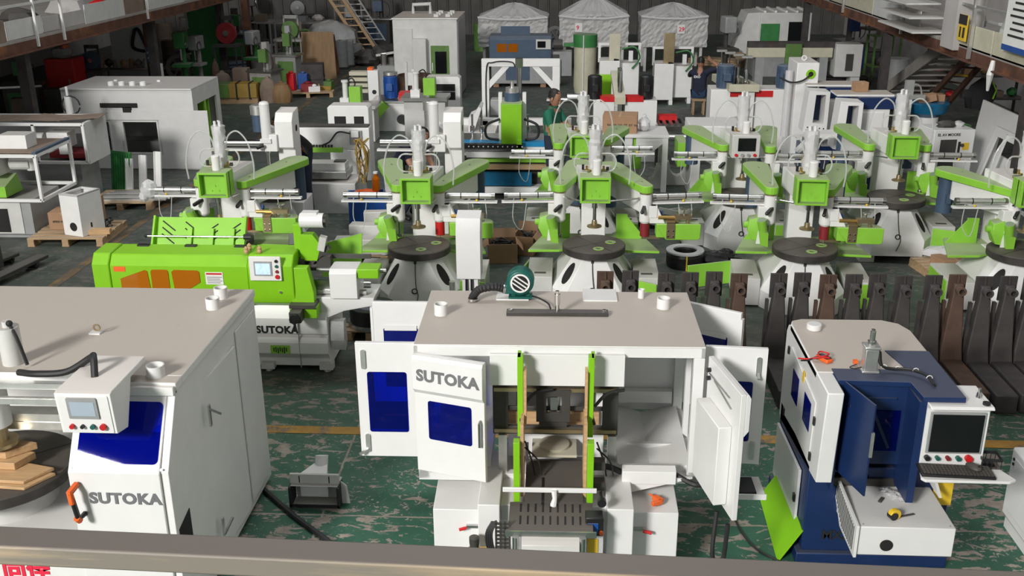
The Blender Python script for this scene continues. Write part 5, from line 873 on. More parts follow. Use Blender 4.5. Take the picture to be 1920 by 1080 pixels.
pj = thing('pallet_truck', 'dark pallet truck forks resting on the floor at the left edge', 'pallet truck', at(30, 520, 0), 0)
q = at(30, 520, 0)
for i, (a, b) in enumerate(((at(-60, 560, 0), at(84, 492, 0)), (at(-60, 525, 0), at(30, 488, 0)))): a, b = a-q, b-q; fk = part(pj, 'fork', 'charcoal', bar((a.x, a.y, .10), (b.x, b.y, .10), .17, .05), bev=.01); e = a+(b-a)*.82; part(fk, 'fork_wheel', 'black', cyl((e.x-.08, e.y, .05), (e.x+.08, e.y, .05), .045), box(e.x-.1, e.x+.1, e.y-.02, e.y+.02, .05, .09))
part(pj, 'steer_frame', 'charcoal', box(at(-60, 540, 0).x-q.x-.3, at(-60, 540, 0).x-q.x+.1, -.5, .3, .05, .35))
# ================= between the shapers =================
cu = thing('white_column_unit', 'small white column unit with slanted top beside the red-drum shaper', 'machine', (atY(880, 480, 11.05).x, 11.05, 0))
part(cu, 'housing', 'clean_white', prism([(-.12, .55), (-.12, 1.10), (-.06, 1.26), (.16, 1.30), (.16, .55)], 'x', -.14, .14), bev=.006); part(cu, 'neck', 'clean_white', box(-.08, .10, -.08, .12, .2, .56)); part(cu, 'base', 'clean_white', box(-.26, .14, -.14, .2, 0, .22), bev=.006); part(cu, 'hose', 'black', tube([(-.03, -.10, .60), (-.03, -.12, .25)], .014), tube([(.03, -.10, .60), (.03, -.12, .25)], .014)); part(cu, 'small_cylinder', 'alu', cyl((-.20, -.06, .32), (-.20, -.06, .50), .035), box(-.25, -.15, -.1, -.02, .28, .32))
pallet('wooden pallet under grey iron castings between two shapers', (atY(670, 450, 13.35).x, 13.35, 0), .95, .7, 0, 'plank', 5)
for i, (x, y, z, w, d, h, lb) in enumerate(((-2.78, 13.14, .122, .80, .22, .22, 'long grey iron casting at the front of the pallet'), (-2.75, 13.40, .122, .55, .2, .34, 'grey iron casting standing behind the long one'), (-2.62, 13.64, .122, .5, .14, .46, 'grey bearing casting on top rear of the pallet'))):
    c = thing('grey_casting', lb, 'casting', (x, y, z), (3, -4, 6)[i], 'grey castings on the pallet'); part(c, 'block', 'grey_white', box(-w/2, w/2, -d/2, d/2, 0, h), bev=.012); part(c, 'flange', 'grey_white', box(-w/2-.04, -w/2+.2, -d/2-.02, d/2+.02, 0, h*.35), bev=.008); part(c, 'boss', 'grey_white', cyl((w*.36, -d/2-.02, .02), (w*.36, -d/2-.02, h), .045))
tb_ = thing('blue_bin', 'blue plastic bin holding bottles behind the red-drum shaper', 'bin', (atY(688, 380, 14.9).x, 14.9, 0), 12); part(tb_, 'bin_walls', 'blue', holed('z', 0, .5, rect(-.28, .28, -.22, .22), rect(-.26, .26, -.2, .2)), bev=.008); part(tb_, 'bin_floor', 'blue', box(-.27, .27, -.21, .21, 0, .03)); part(tb_, 'contents', 'orange', blob((0, 0, .46), .22, .17, .10, 12, 7, .3))
bt_ = thing('oil_bottle', 'clear bottle with amber oil standing in the blue bin', 'bottle', (atY(700, 350, 14.9).x+.04, 14.92, .54)); part(bt_, 'glass', 'orange_acrylic', lathe([(.06, 0), (.06, .18), (.03, .23), (.03, .26)], (0, 0, 0), 14)); part(bt_, 'cap', 'paper', cyl((0, 0, .26), (0, 0, .29), .035))
random.seed(5)
solo('hose_tangle', 'tangle of orange and yellow air hoses hanging by the white beam machine', 'hoses', 'dull_yellow', *[tube(curve([(random.uniform(-.1, .1), random.uniform(-.1, .1), z) for z in (.3, .55, .8, 1.0, .85, .5)], 5), .010) for _ in range(6)], loc=(atY(680, 300, 15.5).x, 15.5, .2))
for i, (px, w, lb, Y) in enumerate(((942, .40, 'open brown carton full of black cables between two shapers', 13.25), (985, .30, 'second smaller carton behind the cable carton', 13.6))): carton(lb, (atY(px, 470, Y).x, Y, 0), w, .34, .28, (6, -10)[i], flaps=True)
q = at(1283, 497, 0); tr2 = thing('film_coil', 'black film-wrapped coil with a yellow strap on the floor', 'coil', q); part(tr2, 'coil', 'black', loft([[(r*cos(2*pi*i/32), r*sin(2*pi*i/32), z) for i in range(32)] for r, z in ((.235, .0), (.25, .05), (.25, .16), (.22, .215), (.18, .22), (.155, .18), (.15, .02))])); part(tr2, 'strap', 'yellow', box(-.008, .008, -.255, -.235, .0, .2)); part(tr2, 'film_layer', 'film', ring((0, 0), .16, .255, .205, .225, 32))
solo('black_bag', 'crumpled black bag beside the film-wrapped coil', 'bag', 'black', blob((0, 0, .06), .26, .16, .10, 16, 8, .3), blob((.1, .08, .09), .12, .1, .08, 12, 7, .3), loc=at(1345, 492, 0))
for i, (px, py, w) in enumerate(((1268, 345, .42), (1215, 352, .40))):
    q = at(px, py, 0); c = thing('saddle_casting', ('grey saddle-shaped casting on the floor between shapers', 'grey bracket casting lying next to the saddle casting')[i], 'casting', (q.x, q.y, 0), 8*i, 'castings on the floor'); part(c, 'saddle', 'grey_white', prism([(-w/2, 0), (w/2, 0), (w/2, .42), (w*.38, .42)]+[(w*.36*cos(R(180*k/8)), .42-.26*sin(R(180*k/8))) for k in range(9)]+[(-w*.38, .42), (-w/2, .42)], 'y', -.1, .1), bev=.008); part(c, 'lug', 'grey_white', box(-w/2-.05, -w/2, -.08, .08, .2, .4))
random.seed(9)
for i in range(5): q = at(1185+i*22, 410+8*(i % 3), 0); solo('sheet_offcut', nth[i]+' grey-white sheet metal offcut in the floor pile behind the coil', 'offcut', 'grey_white', prism([(-.3, -.1), (.22, -.14), (.3, .12), (.05, .05), (-.25, .16)], 'z', 0, .012), box(-.3, .2, -.12, -.1, 0, .09), loc=(q.x, q.y, .01+.03*i), rz=random.uniform(-40, 40), group='sheet offcuts on the floor')
fw_ = thing('flywheel', 'blue-topped black flywheel lying on a pallet right of the lathe', 'flywheel', (atY(690, 530, 10.6).x+.03, 10.62, .12)); part(fw_, 'rim', 'black', ring((0, 0), .16, .26, .0, .22, 32)); part(fw_, 'plate', 'slate_blue', lathe([(.17, .2), (.17, .22), (.03, .225)], (0, 0, 0), 24)); part(fw_, 'hub', 'steel', cyl((0, 0, .2), (0, 0, .25), .03)); part(fw_, 'base_ring', 'steel', ring((0, 0), .2, .28, -.0, .05, 32))
pallet('small wooden pallet under the flywheel', (atY(690, 530, 10.6).x+.03, 10.62, 0), .6, .5, 0, 'plank', 4, .118)
pallet('wooden pallet with offcuts behind the row of rusty castings', (atY(1790, 470, 12.9).x, 12.95, 0), .8, .7, 10, 'plank', 6)
carton('low open carton on the pallet behind the rusty castings', (atY(1790, 455, 12.9).x, 12.95, .122), .4, .3, .10, 14)
solo('plastic_sheet', 'crumpled clear plastic sheet on the pallet behind the castings', 'plastic', 'film', blob((0, 0, .06), .22, .16, .10, 14, 7, .35), loc=(atY(1775, 440, 13.2).x, 13.2, .125))
carton('small carton between the castings and a shaper base', (atY(1575, 520, 12.2).x+.16, 12.42, 0), .20, .2, .25, 5)
# ================= second row =================
def xa(px, py, Y): return atY(px, py, Y).x
def za(px, py, Y): return atY(px, py, Y).z
def cframe(label, px, Y, pot, potm, long_cyl=False):
    x = xa(px, 250, Y); t = thing('press_column', label, 'machine', (x, Y, 0), 0, 'white C-frame presses'); zt = za(px, 208, Y)
    part(t, 'column', 'white', prism([(-.13, .45), (-.13, zt-.55), (-.22, zt-.50), (-.22, zt-.12), (-.12, zt), (.18, zt+.03), (.20, .45)], 'x', -.13, .13), bev=.008); part(t, 'foot', 'white', box(-.22, .22, -.25, .3, 0, .47), bev=.01); part(t, 'side_hole', 'dark_void', cyl((.131, .0, zt-.25), (.134, .0, zt-.25), .05))
    part(t, 'ram', 'clean_white', cyl((-.26, -.22, zt-.38), (-.26, -.22, zt+.14), .072, n=18), lathe([(.075, 0), (.06, .03), (.03, .04)], (-.26, -.22, zt+.14), 18), box(-.34, -.18, -.30, -.14, zt-.42, zt-.36)); part(t, 'ram_rod', 'chrome', cyl((-.26, -.22, zt-.85), (-.26, -.22, zt-.40), .022), cyl((-.26, -.22, zt-.58), (-.26, -.22, zt-.42), .035)); part(t, 'press_foot', 'zinc', lathe([(.10, 0), (.10, .015), (.035, .03)], (-.26, -.22, zt-.87), 20))
    part(t, 'ram_arm', 'white', box(-.30, -.1, -.27, -.05, zt-.55, zt-.30), bev=.006); part(t, 'work_table', 'iron', lathe([(.36, 0), (.36, .08), (.2, .085)], (-.1, -.55, .64), 32)); part(t, 'table_stand', 'white', loft([[(-.45, -.85, 0), (.25, -.85, 0), (.25, -.3, 0), (-.45, -.3, 0)], [(-.22, -.66, .64), (.02, -.66, .64), (.02, -.44, .64), (-.22, -.44, .64)]]))
    pt = part(t, 'motor_pot', 'alu', cyl((pot[0], pot[1], zt-.05), (pot[0], pot[1], zt+.08), .115, n=20), cyl((pot[0], pot[1], zt+.08), (pot[0], pot[1], zt+.09), .10)); part(pt, 'pot_base', potm, cyl((pot[0], pot[1], zt-.30), (pot[0], pot[1], zt-.05), .10, n=18)); part(pt, 'pot_bracket', 'clean_white', bar((pot[0], pot[1], zt-.2), (-.1, -.1, zt-.3), .09))
    part(t, 'air_cylinder', 'chrome', cyl((-1.05 if long_cyl else -.95, -.25, zt-.42), (-.34, -.25, zt-.42), .05, n=16)); part(t, 'slide_rail', 'clean_white', box(-1.10, -.30, -.29, -.2, zt-.54, zt-.51))
    part(t, 'knob', 'black', cyl((-.30, -.33, zt-.45), (-.36, -.40, zt-.47), .025))
    return t
cframe('white C-frame press with silver pot, behind the lathe-side shaper', 540, 14.7, (-.42, .0), 'slate_blue')
cframe('white C-frame press with long chrome cylinder, behind the red-drum shaper', 851, 14.7, (-.38, .35), 'alu', True)
# long beam machine
Y = 16.3; bm1 = thing('beam_machine', 'long white beam machine with a small grey control block', 'machine'); xl, xr = xa(545, 240, Y), xa(692, 250, Y)
part(bm1, 'beam', 'white', box(xl, xr, Y, Y+.22, .86, 1.22), bev=.008); part(bm1, 'top_strip', 'charcoal', box(xl, xr-.02, Y+.02, Y+.2, 1.22, 1.25)); part(bm1, 'green_strip', 'green', box(xl, xr-.45, Y-.05, Y, .82, .90)); part(bm1, 'rack', 'black', *[box(xl+.1+.05*k, xl+.13+.05*k, Y-.03, Y, .90, .94) for k in range(12)], kind='stuff')
part(bm1, 'control_block', 'grey', box(xr-.32, xr-.12, Y-.04, Y, .95, 1.18), bev=.006); part(bm1, 'control_box', 'clean_white', box(xr-.28, xr-.16, Y-.10, Y-.04, 1.08, 1.18), bev=.004); part(bm1, 'cable', 'rubber', tube(curve([(xr-.3, Y-.06, 1.14), (xr-.5, Y-.06, 1.16), (xr-.65, Y-.05, 1.0), (xr-.8, Y-.04, .93)], 6), .014))
part(bm1, 'bed', 'steel', box(xl+.05, xr-.25, Y-.75, Y-.25, .55, .66), bev=.006); part(bm1, 'bed_base', 'grey_white', box(xl+.05, xr-.1, Y-.85, Y-.2, .0, .5), bev=.01); part(bm1, 'carriage', 'grey_white', box(xl+.1, xr-.3, Y-.60, Y-.30, .66, .76)); part(bm1, 'leg', 'clean_white', prism([(xr-.35, .86), (xr-.02, .86), (xr-.10, .6), (xr-.10, 0), (xr-.22, 0), (xr-.22, .6)], 'y', Y-.1, Y+.05)); part(bm1, 'drive_motor', 'charcoal', box(xr-.5, xr-.32, Y-.5, Y-.36, .66, .78))
rebase(bm1, ((xl+xr)/2, Y, 0))
def wcab(label, pxl, pxr, pyt, Y, holes, m='white', depth=.35):
    a, b = atY(pxl, pyt, Y), atY(pxr, pyt, Y); t = thing('white_cabinet', label, 'cabinet', ((a.x+b.x)/2, Y, 0)); w = b.x-a.x; zt = a.z
    part(t, 'body', m, prism([(-w/2, 0), (w/2, 0), (w/2, zt-.04), (w/2-.04, zt), (-w/2+.04, zt), (-w/2, zt-.04)], 'y', 0, depth), bev=.008)
    for hx0, hx1, hz0, hz1 in holes: d = part(t, 'rack_opening', 'dark_void', box(-w/2+w*hx0, -w/2+w*hx1, -.006, .004, zt*hz0, zt*hz1)); part(d, 'din_rail', 'grey', box(-w/2+w*hx0, -w/2+w*hx1, -.012, -.006, zt*(hz0+hz1)/2, zt*(hz0+hz1)/2+.02))
    return t
wcab('white electrical cabinet with two dark openings beside the aisle', 613, 690, 198, 17.6, ((.16, .44, .62, .86), (.64, .88, .62, .86)))
wcab('white electrical cabinet with one wide dark opening in front of the tall machine', 797, 862, 144, 21.5, ((.14, .86, .62, .88),))
def ramhead(label, px, py, Y, gx):
    q = atY(px, py, Y); t = thing('drill_station', label, 'machine', (q.x, Y, 0), 0, 'green and white drilling stations'); z = q.z
    part(t, 'stand', 'grey_white', box(-.25, .6, -.1, .4, 0, z-.55), bev=.01); part(t, 'table', 'steel', box(-.3, .65, -.2, .45, z-.55, z-.48)); part(t, 'ram', 'clean_white', cyl((0, 0, z-.34), (0, 0, z), .055), cyl((0, 0, z-.02), (0, 0, z+.02), .075)); part(t, 'ram_base', 'clean_white', box(-.11, .08, -.08, .08, z-.48, z-.34), bev=.005); part(t, 'green_head', 'green', box(gx, gx+.24, -.12, .12, z-.44, z-.10), bev=.006); part(t, 'head_post', 'green', box(gx+.1, gx+.2, .0, .1, z-.8, z-.44)); part(t, 'hose', 'rubber', tube(curve([(.05, 0, z), (.16, -.02, z+.06), (.22, -.02, z-.05), (.14, .0, z-.2)], 5), .014))
    return t
ramhead('drilling station with green head near the aisle', 646, 152, 21.0, .10)
ramhead('drilling station with green head beside the wide-opening cabinet', 779, 136, 20.6, .16)
Y = 23.0; q = at(700, 183, 0); hp_ = thing('pillar_unit', 'narrow white pillar unit with beige side ribs on a plate', 'machine', (xa(701, 150, Y), Y, 0)); zt = za(701, 131, Y)
part(hp_, 'pillar', 'white', box(-.12, .12, -.12, .12, .25, zt), bev=.008); part(hp_, 'base_plate', 'charcoal', box(-.3, .3, -.3, .3, .2, .25)); part(hp_, 'plinth', 'grey_white', box(-.35, .6, -.3, .4, 0, .2)); part(hp_, 'emblem', 'black', cyl((.02, -.126, zt*.6), (.02, -.121, zt*.6), .05)); part(hp_, 'orange_cap', 'orange', box(-.12, 0, -.1, .1, zt, zt+.06))
for k in range(4): part(hp_, 'rib', 'beige', box(-.55, -.14, -.05, .2, zt-.12-.13*k, zt-.04-.13*k))
Y = 22.3; q = xa(732, 150, Y); mt = thing('blue_motor_unit', 'dark blue vertical motor on a white cabinet with green chute', 'machine', (q, Y, 0)); zt = za(732, 140, Y)
vmotor(mt, 0, 0, zt-.5, .15, .5, 'blue'); part(mt, 'fan_cap', 'alu', cyl((0, 0, zt), (0, 0, zt+.06), .16, n=18)); part(mt, 'cabinet', 'white', box(-.35, .35, -.3, .4, 0, zt-.56), bev=.008); part(mt, 'top_plate', 'steel', box(-.4, .5, -.35, .45, zt-.56, zt-.52)); part(mt, 'chute', 'green', bar((-.05, -.5, zt-.55), (-.32, -.6, .35), .2, .16)); part(mt, 'red_box', 'red', box(.2, .46, -.2, .1, zt-.52, zt-.36)); part(mt, 'post', 'clean_white', box(.46, .52, .1, .16, zt-.52, zt+.1)); part(mt, 'hand_wheel', 'black', cyl((.28, -.46, zt-.9), (.28, -.36, zt-.9), .10, n=18))
dm = thing('rust_drum', 'open rusty steel drum behind the blue motor', 'drum', (xa(778, 150, 24.4), 24.4, 0)); part(dm, 'shell', 'rust', ring((0, 0), .40, .42, .2, za(778, 140, 24.4), 28)); part(dm, 'stand', 'charcoal', cyl((0, 0, 0), (0, 0, .3), .4, n=20)); part(dm, 'control_box', 'paper', box(-.1, .06, -.48, -.43, .7, 1.0)); part(dm, 'box_post', 'grey_white', box(-.16, -.10, -.5, -.44, 0, 1.25))
ck = thing('pipe_clamp', 'cluster of chrome pipe fittings on a stand in the aisle', 'fitting', (xa(727, 120, 27), 27, 0)); part(ck, 'stand', 'grey', box(-.25, .25, -.2, .2, 0, .75)); part(ck, 'fitting', 'steel', cyl((-.1, 0, .75), (-.1, 0, 1.05), .08), cyl((.12, 0, .75), (.12, 0, .95), .1), bar((-.3, 0, 1.0), (.3, 0, 1.1), .06))
# router with blue bed
Y = 16.9; cr = thing('bed_router', 'long router with bright blue bed, green column and black cable chain', 'machine'); xl, xr = xa(862, 262, Y), xa(1032, 262, Y)
part(cr, 'bed', 'clean_white', box(xl, xr, Y-.3, Y+.5, .62, .86), bev=.008); part(cr, 'blue_strip', 'sky_blue', box(xl-.02, xr+.02, Y-.32, Y-.1, .86, .93), bev=.005); part(cr, 'green_strip', 'green', box(xl, xr, Y-.34, Y-.3, .60, .70)); part(cr, 'steel_deck', 'steel', box(xl, xr, Y-.08, Y+.5, .86, .92)); part(cr, 'chain_tray', 'clean_white', box(xl+.15, xr, Y-.46, Y-.34, .70, .80), bev=.01)
chn = part(cr, 'cable_chain', 'black', box(xl+.12, xr-.45, Y-.48, Y-.36, .86, .93), tube(curve([(xl+.14, Y-.42, .90), (xl+.02, Y-.42, .84), (xl-.0, Y-.42, .75), (xl+.06, Y-.42, .69), (xl+.3, Y-.42, .67)], 6), .05, 8)); part(chn, 'chain_pin', 'paper', *[cyl((xl+.2+.08*k, Y-.488, .895), (xl+.2+.08*k, Y-.48, .895), .012, n=8) for k in range(12)], kind='stuff')
gx = xa(960, 220, Y-.2); gc = part(cr, 'green_column', 'lime', box(gx-.17, gx+.17, Y-.42, Y-.1, .90, za(960, 193, Y-.2)), bev=.008); zt = za(960, 193, Y-.2); part(gc, 'column_cap', 'green', box(gx-.17, gx+.17, Y-.42, Y-.1, zt, zt+.02)); part(gc, 'column_foot', 'lime', box(gx+.09, gx+.17, Y-.48, Y-.42, .84, 1.0)); part(cr, 'router_motor', 'slate_blue', cyl((gx, Y-.1, zt), (gx, Y-.1, zt+.16), .13, n=18)); part(cr, 'motor_cap', 'alu', cyl((gx, Y-.1, zt+.16), (gx, Y-.1, zt+.24), .11, n=18), cyl((gx, Y-.1, zt+.24), (gx, Y-.1, zt+.34), .03))
for s in (-1, 1): part(cr, 'column_post', 'clean_white', box(gx+s*.2-.03, gx+s*.2+.03, Y-.1, Y, .9, zt+.15)); part(cr, 'hose_loop', 'rubber', tube(curve([(gx+s*.2, Y-.2, 1.3), (gx+s*.42, Y-.22, 1.2), (gx+s*.42, Y-.22, 1.0), (gx+s*.22, Y-.2, .95)], 6), .022))
for k in range(4): x = xl+.2+.16*k if k < 2 else xr-.55+.16*k-.32; part(cr, 'clamp_post', 'chrome', cyl((x, Y+.2, .92), (x, Y+.2, 1.3), .018), cyl((x, Y+.2, 1.0), (x, Y+.2, 1.1), .04))
part(cr, 'lower_frame', 'charcoal', box(xl+.1, xr-.1, Y-.2, Y+.4, 0, .60)); part(cr, 'tarp', 'tarp', box(xl+.1, xr-.3, Y-.42, Y-.36, .22, .45)); part(cr, 'lower_shelf', 'clean_white', box(xl+.1, xr-.1, Y-.46, Y-.2, .10, .2)); part(cr, 'timber_skid', 'plank', box(xl+.05, xr-.05, Y-.44, Y-.34, .50, .58))
rebase(cr, ((xl+xr)/2, Y, 0))
Y = 19.6; gf = thing('gantry_frame', 'tall white steel gantry frame with corner braces', 'frame'); xl, xr = xa(910, 120, Y), xa(1043, 120, Y); zt = za(975, 110, Y)
for x in (xl, xr): part(gf, 'post', 'clean_white', box(x-.07, x+.07, Y-.07, Y+.07, 0, zt-.14), bev=.006)
part(gf, 'cross_beam', 'clean_white', box(xl-.07, xr+.07, Y-.07, Y+.07, zt-.14, zt), bev=.006); part(gf, 'brace', 'clean_white', bar((xl+.02, Y, zt-.55), (xl+.42, Y, zt-.12), .09, .1)); part(gf, 'brace', 'clean_white', bar((xr-.02, Y, zt-.55), (xr-.42, Y, zt-.12), .09, .1)); part(gf, 'lift_cylinder', 'chrome', cyl(((xl+xr)/2-.03, Y, zt-.65), ((xl+xr)/2-.03, Y, zt-.14), .05, n=14), box((xl+xr)/2-.1, (xl+xr)/2+.04, Y-.09, Y+.09, zt-.16, zt+.01)); part(gf, 'cable', 'rubber', tube(curve([(xl+.02, Y-.09, .2), (xl+.02, Y-.09, zt-.25), (xl+.15, Y-.09, zt-.06), (xl+.5, Y-.09, zt-.05), ((xl+xr)/2-.1, Y-.09, zt-.15)], 5), .012)); part(gf, 'base_rail', 'clean_white', box(xl-.6, xr+.3, Y-.5, Y-.35, .72, .84), box(xl-.07, xl+.07, Y-.5, Y+.1, .72, .80))
part(gf, 'work_head', 'alu', cyl(((xl+xr)/2-.1, Y, .95), ((xl+xr)/2-.1, Y, 1.2), .14, .08), box((xl+xr)/2-.3, (xl+xr)/2+.1, Y-.2, Y+.2, .80, .92)); part(gf, 'motor_block', 'grey', box(xl+.1, xl+.4, Y-.2, Y+.1, .84, 1.15), bev=.02)
rebase(gf, ((xl+xr)/2, Y, 0))
solo('folded_panel', 'white bent sheet panel standing beside the gantry frame', 'panel', 'clean_white', prism([(0, 0), (.1, 0), (.24, .42), (.20, .46), (.1, .3), (.0, .25)], 'y', -.3, .3), loc=(xa(881, 225, 18.8), 18.8, .72)); solo('panel_stand', 'grey stand below the bent white panel', 'stand', 'grey_white', box(-.3, .5, -.35, .35, 0, .72), loc=(xa(881, 225, 18.8), 18.8, 0))
# cabinets with black motors, table, carton
Y = 19.2; cb2 = thing('twin_motor_machine', 'white machine with two black motors and red panels near the gantry', 'machine'); x0, x1, x2, x3 = xa(1113, 200, Y), xa(1152, 200, Y), xa(1172, 200, Y), xa(1232, 200, Y); z1 = za(1200, 189, Y)
for a, b in ((x0, x1), (x2, x3)): part(cb2, 'cabinet', 'clean_white', box(a, b, Y, Y+.5, 0, z1), bev=.008); part(cb2, 'red_panel', 'red', box(a+.12 if a == x0 else a, b if a == x0 else a+.34, Y-.012, Y+.3, z1-.02, z1+.07))
vmotor(cb2, x0+.02, Y+.25, z1, .13, .44, 'black'); vmotor(cb2, x3-.2, Y+.25, z1, .13, .44, 'black'); part(cb2, 'wood_trough', 'beige', loft([[(x1, Y-.1, z1-.05), (x2, Y-.1, z1-.05), (x2, Y-.1, z1+.08), (x1, Y-.1, z1+.08)], [(x1-.05, Y+1.0, z1+.3), (x2-.05, Y+1.0, z1+.3), (x2-.05, Y+1.0, z1+.42), (x1-.05, Y+1.0, z1+.42)]])); parts(cb2, 'cylinder', 'chrome', *[cyl((x1+.1, Y+.1+.18*k, z1+.15), (x1+.1, Y+.1+.18*k, z1+.55), .04, n=10) for k in range(3)]); part(cb2, 'centre_post', 'steel', box(x1+.06, x1+.14, Y-.05, Y+.03, .3, z1)); part(cb2, 'green_guard', 'lime', box(x0+.05, x0+.36, Y+.9, Y+.96, .8, za(1128, 140, Y+.9)), bev=.01)
part(cb2, 'pipe', 'steel', cyl((x0-.9, Y+.6, z1-.1), (x0, Y+.6, z1-.1), .05), cyl((x0-.5, Y+.6, z1-.05), (x0-.2, Y+.6, z1-.05), .08))
rebase(cb2, ((x0+x3)/2, Y, 0))
Y = 17.3; wt = thing('white_table', 'white steel workbench carrying a brown carton behind a shaper', 'table'); xl, xr = xa(1075, 240, Y), xa(1252, 240, Y); z1 = za(1180, 250, Y-.2)
part(wt, 'table_top', 'clean_white', box(xl, xr, Y-.35, Y+.45, z1-.05, z1), bev=.006)
for x in (xl+.06, xr-.06):
    for y in (Y-.3, Y+.4): part(wt, 'leg', 'clean_white', box(x-.045, x+.045, y-.045, y+.045, 0, z1-.05))
part(wt, 'apron', 'clean_white', prism([(xr-.55, z1-.05), (xr-.1, z1-.05), (xr-.1, z1-.15), (xr-.38, z1-.38), (xr-.55, z1-.38)], 'y', Y-.32, Y-.28)); part(wt, 'drawer_unit', 'clean_white', box(xl+.4, xr-.6, Y-.3, Y+.3, z1-.55, z1-.05), bev=.02); part(wt, 'green_unit', 'green', box(xr-.62, xr-.45, Y-.25, Y+.2, z1-.6, z1-.06))
rebase(wt, ((xl+xr)/2, Y, 0))
bx = carton('brown carton with a printed line of characters on the white workbench', (xa(1163, 235, Y), Y, z1), .58, .42, .30, -6, print_='RA  NA  NA  TT  KT  NA')
sh_ = thing('film_bag', 'clear plastic bag beside the carton on the white workbench', 'bag', (xa(1195, 238, Y)+.12, Y+.05, z1)); part(sh_, 'film', 'film', blob((0, 0, .11), .10, .16, .12, 14, 8, .2)); part(sh_, 'gathered_neck', 'film', blob((0, 0, .23), .04, .05, .05, 10, 6, .3))
# white low boxes and parts near the right
lb_ = thing('open_white_bin', 'white sheet-metal machine bed behind the control-panel shaper', 'machine', (xa(1340, 232, 17.0), 17.0, 0)); zt = za(1340, 228, 17.0); part(lb_, 'bed', 'clean_white', box(-.45, .45, -.4, .4, zt-.25, zt), bev=.01); parts(lb_, 'stand', 'grey_white', box(-.4, -.25, -.35, .35, 0, zt-.25), box(.25, .4, -.35, .35, 0, zt-.25)); part(lb_, 'green_side', 'green', box(-.62, -.47, -.3, .3, zt-.7, zt-.3))
rk = thing('steel_rack', 'low steel rack with loose bars and red parts behind the workbench', 'rack', (xa(1290, 215, 19.3), 19.3, 0)); parts(rk, 'rack_bar', 'steel', *[box(-.6+.12*k, -.54+.12*k, -.4, .4, .74, .78) for k in range(11)]); parts(rk, 'rack_frame', 'charcoal', box(-.65, .68, -.42, -.36, .66, .75), box(-.65, .68, .36, .42, .66, .75)); parts(rk, 'leg', 'charcoal', box(-.62, -.55, -.4, -.33, 0, .7), box(.58, .65, -.4, -.33, 0, .7)); part(rk, 'red_part', 'red', box(-.55, -.2, .05, .3, .78, .86)); part(rk, 'rack_pipe', 'alu', cyl((-.6, -.45, .55), (.65, -.45, .55), .06))
# cabinets with grey motors
Y = 20.3; gm = thing('grey_motor_machine', 'white machine with two blue-grey motors, red plates and a wooden trough', 'machine'); x0, x1, x2, x3 = xa(1333, 180, Y), xa(1388, 180, Y), xa(1415, 180, Y), xa(1492, 180, Y); z1 = za(1360, 168, Y)
for a, b in ((x0, x1), (x2, x3)): part(gm, 'cabinet', 'white', box(a, b, Y, Y+.6, .0, z1), bev=.008); part(gm, 'red_plate', 'red', box(b-.2 if a == x0 else a, b+.1 if a == x0 else a+.35, Y-.015, Y, z1-.14, z1-.02))
vmotor(gm, x0+.3, Y+.25, z1, .17, .46, 'slate_blue'); vmotor(gm, x2+.62, Y+.25, z1, .17, .46, 'slate_blue'); part(gm, 'centre_post', 'clean_white', box(x1+.12, x1+.26, Y-.1, Y+.02, .2, z1+.02)); part(gm, 'wood_trough', 'beige', holed('z', z1-.02, z1+.12, [(x1-.25, Y-.15), (x2+.05, Y-.15), (x1+.1, Y+1.3), (x1-.4, Y+1.3)], [(x1-.18, Y-.08), (x2-.02, Y-.08), (x1+.04, Y+1.22), (x1-.32, Y+1.22)])); part(gm, 'trough_floor', 'charcoal', prism([(x1-.2, Y-.1), (x2, Y-.1), (x1+.06, Y+1.25), (x1-.36, Y+1.25)], 'z', z1-.04, z1+.03))
for k in range(4): part(gm, 'cylinder', 'chrome', cyl((x1+.1-.12*k, Y+.1+.32*k, z1), (x1+.1-.12*k, Y+.1+.32*k, z1+.38), .045, n=12), cyl((x1+.1-.12*k, Y+.1+.32*k, z1+.38), (x1+.1-.12*k, Y+.1+.32*k, z1+.62), .012, n=6)); part(gm, 'cylinder_yoke', 'alu', box(x1+.0-.12*k, x1+.2-.12*k, Y+.06+.32*k, Y+.14+.32*k, z1+.60, z1+.64))
rebase(gm, ((x0+x3)/2, Y, 0))
Y = 18.9; wc = thing('white_pillar', 'white sheet-metal pillar with a green ring and lifting eye', 'machine', (xa(1503, 150, Y)+.05, Y, 0)); zt = za(1510, 115, Y); part(wc, 'pillar', 'white', box(-.19, .2, -.2, .6, .1, zt), bev=.01); ri = part(wc, 'port_ring', 'lime', xf(ring((0, 0), .045, .085, 0, .012, 22), facing((.06, -.2, zt-.2)))); part(ri, 'port_hole', 'dark_void', cyl((.06, -.204, zt-.2), (.06, -.2, zt-.2), .045)); part(wc, 'cable', 'rubber', tube(curve([(.06, -.22, zt-.2), (-.1, -.3, zt-.3), (-.3, -.3, zt-.33), (-.5, -.25, zt-.25)], 6), .016)); part(wc, 'lifting_eye', 'paper', xf(ring((0, 0), .03, .05, 0, .015, 14), facing((-.02, .1, zt+.05)))); part(wc, 'base', 'grey_white', box(-.3, .3, -.3, .7, 0, .1)); part(wc, 'wrapped_ram', 'film', cyl((-.30, -.1, .6), (-.30, -.1, zt-.15), .07, n=10))
